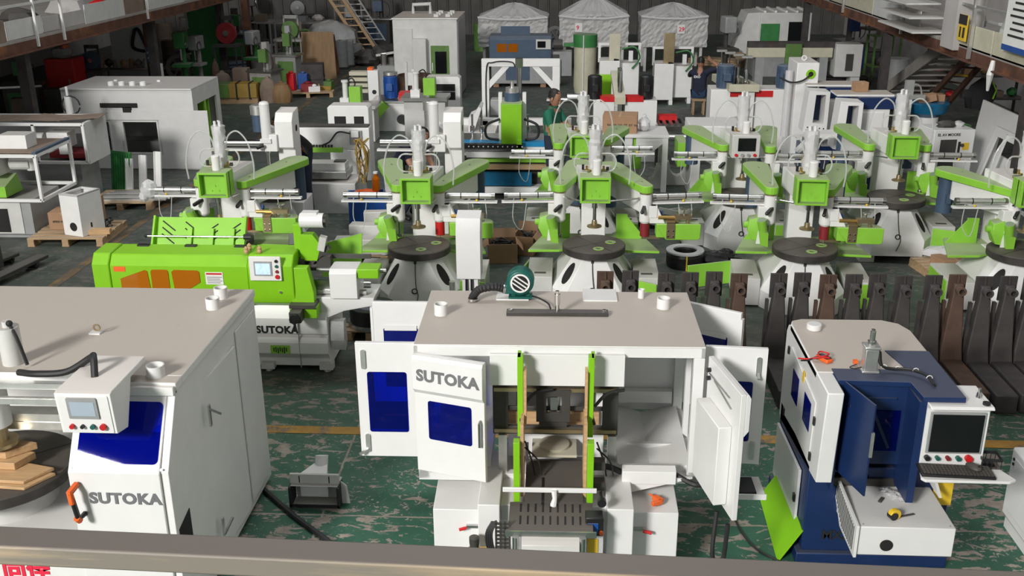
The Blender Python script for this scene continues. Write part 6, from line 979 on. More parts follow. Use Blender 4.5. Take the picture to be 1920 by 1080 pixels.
def small_laser(label, px, py, Y):
    q = atY(px, py, Y); t = thing('small_laser', label, 'machine', (q.x, Y, 0), 0, 'small navy and white laser machines'); zt = q.z
    part(t, 'base', 'navy', box(-.1, .80, .0, .55, 0, .55), bev=.008); part(t, 'body', 'clean_white', box(.28, .80, -.02, .55, .5, zt-.16), bev=.008); part(t, 'navy_top', 'navy', box(.28, .9, -.03, .56, zt-.17, zt+.02), bev=.005); part(t, 'roof', 'roof_white', box(-.05, .88, .1, .58, zt+.02, zt+.05)); mh = part(t, 'monitor_housing', 'clean_white', holed('y', -.38, .0, [(-.16, .84), (.26, .78), (.26, zt), (-.10, zt+.02)], [(.0, 1.0), (.19, .98), (.19, zt-.05), (.02, zt-.05)]), bev=.004); part(mh, 'monitor_hollow', 'navy', box(.0, .22, -.02, .0, .9, zt-.03))
    for k in range(5): part(mh, 'button_hole', 'dark_void', cyl((-.08+.07*k, -.384, .92-.006*k), (-.08+.07*k, -.379, .92-.006*k), .013, n=8))
    for k in (0, 1): part(t, 'port', 'grey', xf(ring((0, 0), .03, .042, 0, .008, 16), facing((.42+.11*k, -.021, zt-.42))))
    part(t, 'door_panel', 'clean_white', box(.31, .70, -.035, -.02, .52, zt-.22), bev=.003); return t
l1_ = small_laser('farther of the two small navy lasers, with keyboard shelf below', 1520, 166, 18.4); part(l1_, 'keyboard_shelf', 'white', box(-.3, .25, -.62, -.36, .76, .79))
small_laser('nearer of the two small navy lasers, with cardboard on its roof', 1578, 185, 17.0)
carton('small open carton on the nearer small laser roof', (xa(1614, 172, 17.3)+.02, 17.45, za(1578, 185, 17.0)+.05), .22, .18, .16, 10)
Y = 16.3; ex = thing('sheet_bundle', 'stack of bent white sheet parts behind the leftmost raised shaper arm', 'sheets', (xa(1560, 255, Y), Y, 0)); zt = za(1560, 240, Y)
for k in range(3): part(ex, 'sheet', 'clean_white', prism([(-.65+.12*k, zt-.28-.03*k), (-.4+.12*k, zt-.02*k), (.5, zt+.02-.03*k), (.6, zt-.2), (.55, zt-.22), (.45, zt-.04-.03*k), (-.38+.12*k, zt-.06-.02*k), (-.6+.12*k, zt-.3-.03*k)], 'y', -.5+.2*k, -.32+.2*k))
parts(ex, 'trestle', 'grey', box(-.4, -.3, -.4, .3, 0, zt-.2), box(.3, .4, -.4, .3, 0, zt-.25))
# ================= right side: leaning panels, cabinet, drums, rack, stairs =================
a = at(1808, 330, 0); lp = thing('cutout_sheet', 'big white steel panel with a cut-out leaning at the right', 'panel', (a.x, a.y, 0), -90); hgt = atY(1834, 186, a.y).z; Lp = 3.0
part(lp, 'panel_sheet', 'white', xf(holed('y', -.02, .02, rect(0, Lp, 0, hgt), rect(.95, 1.65, hgt-.72, hgt-.34)), Matrix.Rotation(R(-6), 4, 'X')), bev=.004)
lf = thing('bare_doorframe', 'smaller white door frame leaning in front of the big panel', 'frame', (a.x-.22, a.y-.9, 0), -88); part(lf, 'frame_bars', 'clean_white', xf(holed('y', -.02, .02, [(0, 0), (1.5, 0), (1.35, 1.15), (.25, 1.15)], [(.15, 0.06), (1.38, .06), (1.24, 1.0), (.36, 1.0)]), Matrix.Rotation(R(-9), 4, 'X')), bev=.004); part(lf, 'frame_slat', 'clean_white', xf(bar((.55, -.04, 0), (.75, -.04, 1.1), .07, .03), Matrix.Rotation(R(-9), 4, 'X')))
Y = 17.2; x = xa(1775, 250, Y); zt = za(1770, 238, Y); ac = thing('tool_cabinet', 'white cabinet with a dark door panel and yellow warning sticker', 'cabinet', (x, Y, 0), 8); part(ac, 'body', 'clean_white', box(-.34, .36, -.25, .3, 0, zt), bev=.008); part(ac, 'dark_panel', 'charcoal', box(-.22, .06, -.258, -.25, zt-.85, zt-.16), bev=.004); part(ac, 'yellow_sticker', 'yellow', box(.17, .28, -.254, -.25, zt-.34, zt-.22)); part(ac, 'black_strip', 'black', box(.09, .13, -.256, -.25, zt-.5, zt-.2)); letters(ac, 'EL AV MOORE', .062, 'letter_black', facing((-.28, -.2515, zt-.10)), bold=.0015); part(ac, 'switch', 'charcoal', cyl((.16, -.27, zt-.26), (.16, -.25, zt-.26), .03)); part(ac, 'clutter', 'charcoal', blob((-.05, 0, zt+.04), .16, .1, .07, 10, 6, .3)); part(ac, 'clutter', 'grey_white', blob((.2, .05, zt+.03), .1, .08, .06, 10, 6, .3))
Y = 18.6; x = xa(1735, 220, Y); dr_ = thing('waste_drum', 'white and grey drums stacked under a blue lined basin with cartons', 'drum', (x, Y, 0)); zt = za(1735, 190, Y); part(dr_, 'lower_drum', 'grey', cyl((0, 0, 0), (0, 0, zt-.58), .30, n=22)); part(dr_, 'white_drum', 'clean_white', cyl((0, 0, zt-.50), (0, 0, zt-.26), .22, n=22)); part(dr_, 'black_band', 'rubber', cyl((0, 0, zt-.58), (0, 0, zt-.50), .24, n=22)); part(dr_, 'blue_liner', 'tarp', loft([[(r*cos(2*pi*i/20)*(1+.04*sin(i*3)), r*sin(2*pi*i/20), z) for i in range(20)] for r, z in ((.22, zt-.26), (.34, zt-.18), (.38, zt-.02), (.35, zt))])); part(dr_, 'carton_scrap', 'carton', bar((-.2, -.05, zt+.02), (.1, -.05, zt+.1), .2, .12), box(-.05, .3, .0, .2, zt-.02, zt+.12))
Y = 18.2; fx = thing('frame_fixture', 'white upright slide fixture with black fittings beside the stairs', 'fixture', (xa(1690, 220, Y), Y, 0)); zt = za(1690, 172, Y); part(fx, 'post', 'clean_white', box(-.14, -.08, -.03, .03, 0, zt-.1)); part(fx, 'post', 'clean_white', box(.08, .14, -.03, .03, 0, zt-.1)); part(fx, 'cross_head', 'alu', box(-.25, .35, -.06, .06, zt-.12, zt-.04)); part(fx, 'fitting', 'black', box(-.06, .06, -.06, .02, zt-.3, zt-.2)); part(fx, 'hose', 'alu', tube(curve([(.1, 0, zt-.04), (.16, 0, zt+.12), (.25, 0, zt+.1), (.3, 0, zt-.04)], 5), .014)); part(fx, 'top_box', 'grey', box(-.0, .14, -.05, .05, zt-.04, zt+.2))
jk = thing('coat_stand', 'black jacket hanging on a thin stand at the right wall', 'coat stand', (xa(1843, 170, 20.0), 20.0, 0)); zt = za(1843, 148, 20.0); part(jk, 'pole', 'charcoal', cyl((0, 0, 0), (0, 0, zt), .025), box(-.2, .2, -.2, .2, 0, .03)); part(jk, 'jacket', 'shirt_black', loft([[(.06*cos(2*pi*i/14), .05*sin(2*pi*i/14), zt+.02) for i in range(14)], [((.22+.03*sin(i*2))*cos(2*pi*i/14), .12*sin(2*pi*i/14), zt-.12) for i in range(14)], [((.27+.04*sin(i*3))*cos(2*pi*i/14)-.03, .14*sin(2*pi*i/14), zt-.34) for i in range(14)], [((.20+.05*sin(i*2.3))*cos(2*pi*i/14)-.05, .12*sin(2*pi*i/14), zt-.56) for i in range(14)]])); part(jk, 'bright_strap', 'lime', tube([(.12, -.1, zt-.05), (.2, -.12, zt-.2), (.16, -.12, zt-.36)], .016))
X0_, sy0, sy1 = 7.1, 19.3, 25.0; stt = thing('staircase', 'worn grey staircase descending from the gallery at the right', 'stairs', (X0_, sy0, 0))
for s in (0, .85): part(stt, 'stringer', 'concrete', bar((s, 0, 2.42), (s, sy1-sy0, .05), .05, .24))
trd = None
for k in range(14):
    if trd is None: trd = b = part(stt, 'tread', 'concrete', box(.0, .85, -.2, .24, -.03, .01))
    else: b = trd.copy(); COL.objects.link(b)
    f = (k+.5)/14; b.location = (0, (sy1-sy0)*f, 2.42*(1-f))
lr = thing('rusty_ladder', 'rusty ladder with channel rails leaning under the gallery beam', 'ladder', (0, 0, 0)); A, B_ = atY(1818, 102, 18.6), atY(1742, 182, 21.5); A2, B2 = A+Vector((.34, 0, 0)), B_+Vector((.42, 0, -.1))
part(lr, 'rail', 'beam_rust', bar(A, B_-Vector((0, -.5, .35)), .06, .12)); part(lr, 'rail', 'beam_rust', bar(A2, B2-Vector((0, -.5, .35)), .06, .12))
for k in range(6): f = .1+.16*k; part(lr, 'rung', 'beam_rust' if k != 2 else 'yellow', bar(A+(B_-A)*f, A2+(B2-A2)*f, .05, .03))
rebase(lr, (A.x, A.y+1.5, 0))
rkx, rky = xa(1800, 150, 23.5)+.3, 23.5; rc = thing('storage_rack', 'dark storage rack crowded with orange and brown parts behind the stairs', 'rack', (rkx, rky, 0))
for z in (.55, 1.05, 1.55): part(rc, 'shelf', 'charcoal', box(-1.0, 1.1, -.3, .3, z-.03, z))
for x in (-1.0, 1.05):
    for y in (-.28, .25): part(rc, 'post', 'charcoal', box(x, x+.05, y, y+.05, 0, 1.75))
random.seed(21); cl = ('orange', 'carton', 'dark_green', 'charcoal', 'red', 'old_carton', 'grey', 'plank', 'blue'); cn = ('orange', 'tan', 'dark green', 'black', 'red', 'brown', 'grey', 'timber', 'blue'); lev = ('bottom', 'middle', 'top')
for z in range(3):
    for k in range(6):
        ci = random.randrange(9); w, h = random.uniform(.14, .26), random.uniform(.10, .26); solo('stored_part', '%s item, %s from the left on the %s shelf of the dark rack' % (cn[ci], nth[k], lev[z]), 'part', cl[ci], blob((0, 0, h*.5), w*.6, w*.5, h*.5, 9, 6, .25) if k % 2 else box(-w/2, w/2, -w*.4, w*.4, 0, h), loc=(rkx-.82+.34*k, rky, .55+.5*z), rz=0, group='parts on the dark storage rack')
hs_ = thing('coiled_hose', 'dark green coiled hose lying on a low stand at the right', 'hose', (xa(1800, 205, 19.0), 19.0, .68)); part(hs_, 'coil', 'dark_green', *[tube([((.26-.02*j)*cos(k*pi/10), (.26-.02*j)*sin(k*pi/10), .03+.03*j) for k in range(21)], .02) for j in range(3)]); solo('low_stand', 'low grey stand with planks under the coiled hose', 'stand', 'charcoal', box(-.45, .5, -.4, .4, .62, .67), *[box(x-.03, x+.03, y-.03, y+.03, 0, .62) for x in (-.4, .45) for y in (-.35, .35)], loc=(xa(1800, 205, 19.0), 19.0, 0))
eb2 = thing('wall_switchbox', 'grey wall switch box with tangled black cables and a warning sign', 'switch box', (XR-.10, 26.5, 1.3)); part(eb2, 'case', 'grey_white', box(-.02, .08, -.35, .35, 0, .6), bev=.006); part(eb2, 'warning_sign', 'yellow', box(-.03, -.02, .45, .85, .0, .6)); part(eb2, 'cable', 'rubber', *[tube(curve([(-.05, random.uniform(-.3, .3), -.02), (-.08, random.uniform(-.6, .2), -.4), (-.08, random.uniform(-.5, .1), -.9)], 5), .02) for _ in range(5)])
# gallery on the right
gr_ = thing('gallery_right', 'steel gallery with cream side plates along the right side', 'gallery', (8.4, 17, 0))
part(gr_, 'edge_beam', 'beam_rust', box(-2.1, -1.98, -11, 13, 2.26, 2.42)); part(gr_, 'deck', 'concrete', box(-2.1, -.4, -11, 13, 2.42, 2.47)); part(gr_, 'beam_flange', 'beam_rust', box(-2.16, -1.92, -11, 13, 2.24, 2.26))
for k, (a, b) in enumerate(((-11, -3.9), (-3.88, -1.2), (-1.15, .9), (2.2, 5.2), (5.25, 9))): part(gr_, 'side_plate', 'beige' if k != 3 else 'grey_white', box(-2.10, -2.08, a, b, 2.44, 2.80), bev=.003)
for y in (-5.5, -3.0, -.4, 3.1, 7.5): part(gr_, 'baluster', 'alu', box(-2.16, -2.11, y-.03, y+.03, 2.30, 3.5)); 
for z in (3.1, 3.48): part(gr_, 'guard_rail', 'alu', box(-2.15, -2.11, -11, 4.5, z-.02, z+.02))
for y in (-2.62, 4.1, 11.5): part(gr_, 'support_post', 'dark_rust', box(-2.14, -1.98, y-.08, y+.08, 0, 2.26))
for k in range(3): part(gr_, 'stacked_sheet', 'grey_white', box(-2.5, -1.9, 1.3+.25*k, 3.4+.1*k, 2.50+.22*k, 2.53+.22*k))
part(gr_, 'white_duct', 'plaster', box(-2.2, -1.75, .15, .75, 2.36, 3.6), bev=.008)
sgn = part(gr_, 'notice_board', 'paper', box(-2.20, -2.17, -2.55, -1.75, 2.62, 3.9), label='white notice board with black rows and blue foot'); part(sgn, 'board_foot', 'blue', box(-2.205, -2.20, -2.55, -1.75, 2.62, 2.70))
part(sgn, 'notice_rows', 'letter_black', *[box(-2.204, -2.20, -2.45+.06*(k % 2), -1.9-.05*(k % 3), 2.82+.09*k, 2.85+.09*k) for k in range(11)], kind='stuff')
ws = part(gr_, 'warning_board', 'yellow', box(-2.19, -2.17, -.30, .05, 2.55, 2.95), label='yellow and black warning board'); part(ws, 'warning_header', 'letter_black', box(-2.195, -2.19, -.30, .05, 2.80, 2.95)); parts(ws, 'warning_row', 'letter_black', box(-2.194, -2.19, -.24, -.16, 2.6, 2.76), box(-2.194, -2.19, -.08, -.02, 2.6, 2.76))
part(gr_, 'tied_rag', 'paper', tube([(-2.12, -1.35, 2.40), (-2.15, -1.38, 2.2), (-2.12, -1.3, 1.95)], [.03, .05, .02]))
random.seed(31)
for i, (y, m, r) in enumerate(((-3.2, 'charcoal', .35), (-.9, 'film', .42), (-.5, 'lime', .25), (1.7, 'grey', .3), (-1.6, 'charcoal', .3))): solo('gallery_bag', ('dark heap of scrap behind the notice board on the gallery', 'clear film bundle on the right gallery deck', 'lime green cover poking out of the film bundle on the gallery', 'grey bundle behind the stacked sheets on the gallery', 'dark bundle between the gallery balusters')[i], 'bundle', m, blob((0, 0, r*.75), r, r*1.2, r*.8, 12, 8, .22), loc=(6.95, 17+y, 2.47), group='bundles on the right gallery')
# ================= back of the hall =================
Y = 26.0; tl = thing('tall_enclosure', 'tall cream-white machine enclosure with a green glazed door', 'machine'); xl, xr = xa(738, 100, Y), xa(858, 100, Y); zt = za(800, 34, Y)
part(tl, 'front_wall', 'grey_white', box(xl, xr, Y, Y+1.9, 0, zt-.03), bev=.02); part(tl, 'roof', 'roof_white', box(xl-.02, xr+.02, Y-.02, Y+1.92, zt-.03, zt), bev=.005); part(tl, 'front_box', 'grey_white', box(xl+.52, xl+.86, Y-.22, Y, .1, zt*.76), bev=.01); part(tl, 'left_panel', 'grey_white', box(xl+.02, xl+.5, Y-.03, Y, .05, zt-.25), bev=.005)
gd = part(tl, 'green_door', 'old_green', box(xr-.68, xr-.22, Y-.03, Y, .25, zt*.67), bev=.004); part(gd, 'door_glass', 'screen_off', box(xr-.57, xr-.28, Y-.036, Y-.03, .68, zt*.60)); part(gd, 'door_handle', 'paper', box(xr-.65, xr-.63, Y-.06, Y-.03, .75, .95))
part(tl, 'side_wall', 'grey', box(xr, xr+.02, Y+.05, Y+1.85, .05, zt-.1)); part(tl, 'roof_pipe', 'grey_white', tube([(xl+.35, Y+1.3, zt), (xl+.35, Y+1.3, zt+.22), (xl+.8, Y+1.3, zt+.24), (xl+.8, Y+1.3, zt)], .05))
for k in range(3):
    for j in range(2): part(tl, 'roof_bracket', 'grey_white', box(xr-.62+.3*j, xr-.5+.3*j, Y+.3+.5*k, Y+.42+.5*k, zt, zt+.07))
rebase(tl, ((xl+xr)/2, Y+.95, 0))
Yw = 31.0; zlo = za(960, 90, Yw)
for i, (a, b, yt, pk, tag, lb) in enumerate(((893, 1030, 34, .38, None, 'film-wrapped machine behind the blue-grey lathe'), (1045, 1182, 32, .55, (-.45, 1.30, '9'), 'film-wrapped machine with the highest peaked film, behind the barrel collector'), (1198, 1330, 32, .35, (.2, 1.25, '29'), 'film-wrapped machine with the red numbered tag'))):
    xl, xr = xa(a, 60, Yw), xa(b, 60, Yw); wrapped(lb, ((xl+xr)/2, Yw+.7, 0), (xr-xl)*.95, 1.4, za(a, 88, Yw), za(a, yt, Yw), pk, tag)
Y = 28.0; bl2 = thing('blue_lathe', 'blue-grey machine with small control panel behind the white gantry', 'machine'); xl, xr = xa(917, 100, Y), xa(1034, 100, Y); zt = za(970, 68, Y)
part(bl2, 'cover', 'slate_blue', prism([(Y, .75), (Y, zt-.08), (Y+.12, zt), (Y+.8, zt), (Y+.8, .75)], 'x', xl, xr), bev=.015); part(bl2, 'base', 'grey', box(xl+.05, xr+.25, Y+.05, Y+.85, .1, .75), bev=.01); part(bl2, 'base_panel', 'slate_blue', box(xl+.45, xl+1.1, Y+.03, Y+.05, .2, .68)); parts(bl2, 'foot', 'carton', box(xl+.1, xl+.25, Y+.1, Y+.3, 0, .1), box(xr-.3, xr-.15, Y+.1, Y+.3, 0, .1))
for k in range(2): part(bl2, 'window_pane', 'orange_acrylic', box(xl+.22+.3*k, xl+.48+.3*k, Y-.008, Y, zt-.42, zt-.2))
cpn = part(bl2, 'control_panel', 'grey_white', box(xr-.42, xr-.02, Y-.03, Y, zt-.34, zt-.08)); part(cpn, 'screen', 'screen_off', box(xr-.38, xr-.16, Y-.036, Y-.03, zt-.3, zt-.13)); part(bl2, 'feed_chute', 'slate_blue', box(xl+.3, xr-.6, Y+.4, Y+.44, zt, zt+.22)); part(bl2, 'tail_motor', 'charcoal', cyl((xr+.05, Y+.3, zt-.25), (xr+.3, Y+.3, zt-.25), .14), box(xr+.02, xr+.2, Y+.1, Y+.4, .75, zt-.5)); part(bl2, 'bed_end', 'grey', box(xr, xr+.55, Y+.15, Y+.6, .3, .95))
rebase(bl2, ((xl+xr)/2, Y+.4, 0))
Y = 26.5; dc2 = thing('dust_collector', 'beige barrel dust collector with a dark green top ring', 'dust collector', (xa(1097, 110, Y), Y, 0)); zt = za(1097, 64, Y); part(dc2, 'filter_bag', 'beige', lathe([(.26, .12), (.29, .3), (.28, .8), (.29, zt-.3)], (0, 0, 0), 20)); part(dc2, 'ring', 'dark_green', cyl((0, 0, zt-.3), (0, 0, zt), .31, n=22)); part(dc2, 'tie', 'paper', box(-.06, -.04, -.32, -.3, .2, zt)); part(dc2, 'base', 'charcoal', cyl((0, 0, 0), (0, 0, .12), .3, n=20)); part(dc2, 'bracket', 'dark_green', box(-.55, -.2, -.1, .1, zt-.3, zt-.22))
def pillar_m(label, px, Y, pyt, pyb, m):
    x = xa(px, 100, Y); t = thing('pillar_machine', label, 'machine', (x, Y, 0), 0, 'white pillar machines in the back'); zt = za(px, pyt, Y); z1 = za(px, pyb, Y)
    part(t, 'body', 'white', box(-.32, .15, -.2, .5, .12, z1), bev=.008); part(t, 'side_body', 'white', box(.15, .62, .0, .6, .15, z1-.08), bev=.008); parts(t, 'leg', 'white', box(-.32, -.24, -.2, .4, 0, .12), box(.06, .15, -.2, .4, 0, .12)); part(t, 'leg', 'white', box(.53, .62, .0, .5, 0, .15)); part(t, 'pillar', m, box(-.10, .16, -.05, .05, z1, zt), bev=.006); part(t, 'frame_bar', 'clean_white', box(-.35, .67, .3, .36, z1+.30, z1+.36), box(-.35, -.29, .3, .36, z1-.1, z1+.3), box(.61, .67, .3, .36, z1-.1, z1+.3)); part(t, 'pendant', 'clean_white', box(.36, .46, -.1, -.04, z1-.02, z1+.22)); part(t, 'hose', 'dark_green', tube(curve([(.2, 0, z1+.25), (.5, -.1, z1+.3), (.62, -.1, z1+.05), (.45, -.05, z1-.2)], 5), .02)); part(t, 'handle', 'black', cyl((.12, -.12, z1+.0), (.02, -.16, z1+.02), .03))
    return t
pillar_m('white pillar machine with a pale yellow-green pillar beside the dust collector', 1150, 24.6, 63, 112, 'beige')
pillar_m('white pillar machine with a thin tan pillar left of the seated person', 1252, 25.6, 62, 118, 'zinc')
Y = 30.0; wg_ = thing('big_white_machine', 'big white machine with green side door in the right back corner', 'machine'); xl, xr = xa(1398, 60, Y), xa(1520, 60, Y); zt = za(1450, 24, Y); part(wg_, 'body', 'grey_white', box(xl+.4, xr, Y, Y+1.6, .6, zt), bev=.02); part(wg_, 'slanted_front', 'grey_white', prism([(xl-.3, .8), (xl+.4, .5), (xl+.4, zt), (xl+.05, zt-.02)], 'y', Y+.1, Y+1.4)); part(wg_, 'green_door', 'dark_green', box(xl+.42, xl+.95, Y-.02, Y, .8, zt-.3)); part(wg_, 'dark_window', 'screen_off', box(xl+1.2, xl+1.75, Y-.02, Y, .95, zt-.25)); part(wg_, 'base', 'grey', box(xl+.3, xr, Y+.1, Y+1.5, 0, .6)); parts(wg_, 'roof_slat', 'white', *[box(xl+.5+.3*k, xl+.56+.3*k, Y+.1, Y+1.5, zt, zt+.05) for k in range(5)])
rebase(wg_, ((xl+xr)/2, Y+.8, 0))
Y = 25.5; pb = thing('beam_press', 'long beige beam machine with a lime bracket and white end head', 'machine'); xl, xr = xa(1403, 95, Y), xa(1562, 95, Y); z0, z1 = za(1480, 108, Y), za(1480, 90, Y); part(pb, 'beam', 'beige', box(xl, xr, Y, Y+.3, z0, z1), bev=.01); part(pb, 'rail', 'dark_rust', box(xl, xr+.05, Y+.05, Y+.25, z1, z1+.14)); part(pb, 'lime_bracket', 'old_green', prism([(xa(1472, 95, Y), z0-.35), (xa(1472, 95, Y)+.16, z0-.35), (xa(1472, 95, Y)+.2, z0), (xa(1502, 95, Y), z0+.02), (xa(1502, 95, Y), z1+.1), (xa(1472, 95, Y), z1+.1)], 'y', Y-.1, Y-.02), bev=.006); xh0, xh1 = xa(1566, 95, Y), xa(1616, 95, Y); part(pb, 'head', 'grey_white', box(xh0, xh1, Y-.1, Y+.4, z0-.45, z1+.1), bev=.01); part(pb, 'head_leg', 'grey_white', box(xh1-.22, xh1, Y-.05, Y+.3, 0, z0-.45)); part(pb, 'emblem', 'charcoal', box(xh0+.25, xh0+.42, Y-.13, Y-.1, z0-.3, z0+.1)); parts(pb, 'stand', 'grey', box(xl+.2, xl+.4, Y, Y+.3, 0, z0), box(xr-.3, xr-.1, Y, Y+.3, 0, z0))
rebase(pb, ((xl+xr)/2, Y, 0))
# ================= left back: gallery, columns, clutter =================
gl_ = thing('gallery_left', 'rusty steel gallery with board parapet at the upper left', 'gallery', (-12.5, 20, 0))
part(gl_, 'edge_beam', 'beam_rust', box(2.86, 3.0, -9, 13, 2.28, 2.46), box(2.80, 3.06, -9, 13, 2.26, 2.28)); part(gl_, 'deck', 'concrete', box(-4.5, 3.0, -9, 13, 2.46, 2.50))
random.seed(40); y = -9.0; k = 0
while y < 7: L_ = random.uniform(1.1, 2.4); part(gl_, 'parapet_board', ('grey_white', 'plaster', 'grey_white', 'old_carton')[k % 4], box(2.95, 2.97, y, y+L_-.05, 2.50+random.uniform(0, .03), 2.82+random.uniform(-.05, .05))); y += L_; k += 1
for y in (-4.6, -3.9, -2.0, -1.0, 3.0): part(gl_, 'baluster', 'paper', box(3.0, 3.04, y-.02, y+.02, 2.32, 3.5))
part(gl_, 'guard_rail', 'grey_white', box(2.98, 3.02, -9, 6, 3.05, 3.09)); part(gl_, 'guard_rail', 'grey_white', box(2.98, 3.02, -9, 6, 3.42, 3.46))
for y in (-2.2, 3.6, 8.5): part(gl_, 'deck_post', 'dark_rust', box(2.70, 2.88, y-.09, y+.09, 0, 2.26))
for i, (y, m, w) in enumerate(((-4.9, 'plaster', .5), (-2.9, 'grey_white', .5), (-1.2, 'charcoal', .35), (.8, 'plaster', .4), (2.2, 'red', .25), (4.2, 'grey_white', .3))): solo('gallery_crate', ('pale sack at the near end of the left gallery', 'second white sack on the left gallery deck', 'dark case on the left gallery deck', 'pale bundle by the middle of the left gallery', 'small red case on the left gallery', 'white packet at the far end of the left gallery')[i], 'bundle', m, blob((0, 0, w*.6), w, w*1.1, w*.62, 12, 7, .2), loc=(-10.2, 20+y, 2.50), group='bundles on the left gallery')
def rust_col(px, Y, lb):
    x = xa(px, 80, Y); t = thing('steel_column', lb, 'column', (x, Y, 0)); part(t, 'shaft', 'beam_rust', box(-.10, .10, -.10, .10, 0, 2.9), box(-.16, .16, -.16, .16, 0, .03)); b = part(t, 'number_band', 'slate_blue', box(-.105, .105, -.105, .105, 1.05, 1.40)); letters(b, '2', .24, 'paper', facing((-.07, -.1065, 1.13)), bold=.004); return t
rust_col(281, 25.5, 'rusty column with a blue number band beside the whiteboard'); rust_col(466, 29.5, 'rusty column with a blue number band behind the green machines')
c_ = thing('meter_box', 'small yellowed meter box fixed to the rusty column', 'box', (xa(295, 128, 25.3), 25.25, 0)); part(c_, 'case', 'paper', box(-.14, .14, -.08, .08, .62, 1.02), bev=.01); part(c_, 'hook', 'grey', box(-.2, -.1, .08, .14, .7, .9)); part(c_, 'conduit', 'grey', cyl((0, .03, 0), (0, .03, .62), .02))
Y = 27.5; wbd = thing('whiteboard', 'large whiteboard panel with a black hanging hook shape', 'whiteboard'); xl, xr = xa(206, 70, Y), xa(290, 70, Y); part(wbd, 'board', 'paper', box(xl, xr, Y, Y+.05, .55, 2.25), bev=.006); parts(wbd, 'stand', 'grey', box(xl+.1, xl+.16, Y+.06, Y+.12, 0, 2.2), box(xr-.16, xr-.1, Y+.06, Y+.12, 0, 2.2)); xm = xa(259, 70, Y); part(wbd, 'hook', 'rubber', tube(curve([(xm-.06, Y-.03, 1.62), (xm-.16, Y-.03, 1.15), (xm+.22, Y-.03, 1.05), (xm+.20, Y-.03, 1.2), (xm+.05, Y-.03, 1.6), (xm-.06, Y-.03, 1.62)], 5), .045), tube([(xm+.08*cos(k*pi/6), Y-.03, 1.85+.08*sin(k*pi/6)) for k in range(13)], .02)); rebase(wbd, ((xl+xr)/2, Y, 0))
Y = 26.6; bn = thing('steel_bench', 'grey steel workbench under the whiteboard', 'workbench', ((xa(240, 120, Y)), Y, 0)); part(bn, 'bench_top', 'steel', box(-.8, .8, -.3, .3, .72, .76)); part(bn, 'bench_body', 'grey', box(-.75, .75, -.25, .28, 0, .72), bev=.01); part(bn, 'bench_door', 'grey', box(-.7, -.02, -.262, -.25, .06, .68)); part(bn, 'bench_door', 'grey', box(.02, .7, -.262, -.25, .06, .68))
random.seed(50); bxx = xa(240, 120, Y)
for k in range(8):
    ci = random.randrange(9); r = random.uniform(.07, .12); solo('bench_item', '%s item, %s from the left on the workbench under the whiteboard' % (cn[ci], nth[k]), 'part', cl[ci], blob((0, 0, r), r, r, r, 9, 6, .2) if k % 2 else lathe([(r*.7, 0), (r*.7, r*1.6), (r*.3, r*2)], (0, 0, 0), 10), loc=(bxx-.7+.2*k, Y+random.uniform(-.15, .1), .76), group='items on the workbench under the whiteboard')
Y = 24.5; rcb = thing('red_cabinet', 'dark red steel cabinet loaded with sacks under the left gallery', 'cabinet', (xa(122, 125, Y), Y, 0)); zt = za(122, 108, Y); part(rcb, 'body', 'red', box(-.36, .36, -.3, .3, 0, zt), bev=.01); part(rcb, 'door', 'red', box(-.33, .33, -.315, -.3, .1, zt-.08), bev=.004); part(rcb, 'handle', 'steel', box(.2, .24, -.34, -.315, zt*.5, zt*.62)); part(rcb, 'sack', 'grey', blob((-.05, 0, zt+.12), .26, .2, .16, 12, 7, .2)); part(rcb, 'orange_lid', 'orange', cyl((.1, -.05, zt+.24), (.1, -.05, zt+.32), .09))
solo('green_partition', 'tall dark green partition panel behind the clutter', 'panel', 'dark_green', box(-.5, .5, -.03, .03, 0, 2.6), box(-.5, -.44, .03, .1, 0, 2.6), box(.44, .5, .03, .1, 0, 2.6), loc=(xa(385, 40, 29.0), 29.0, 0))
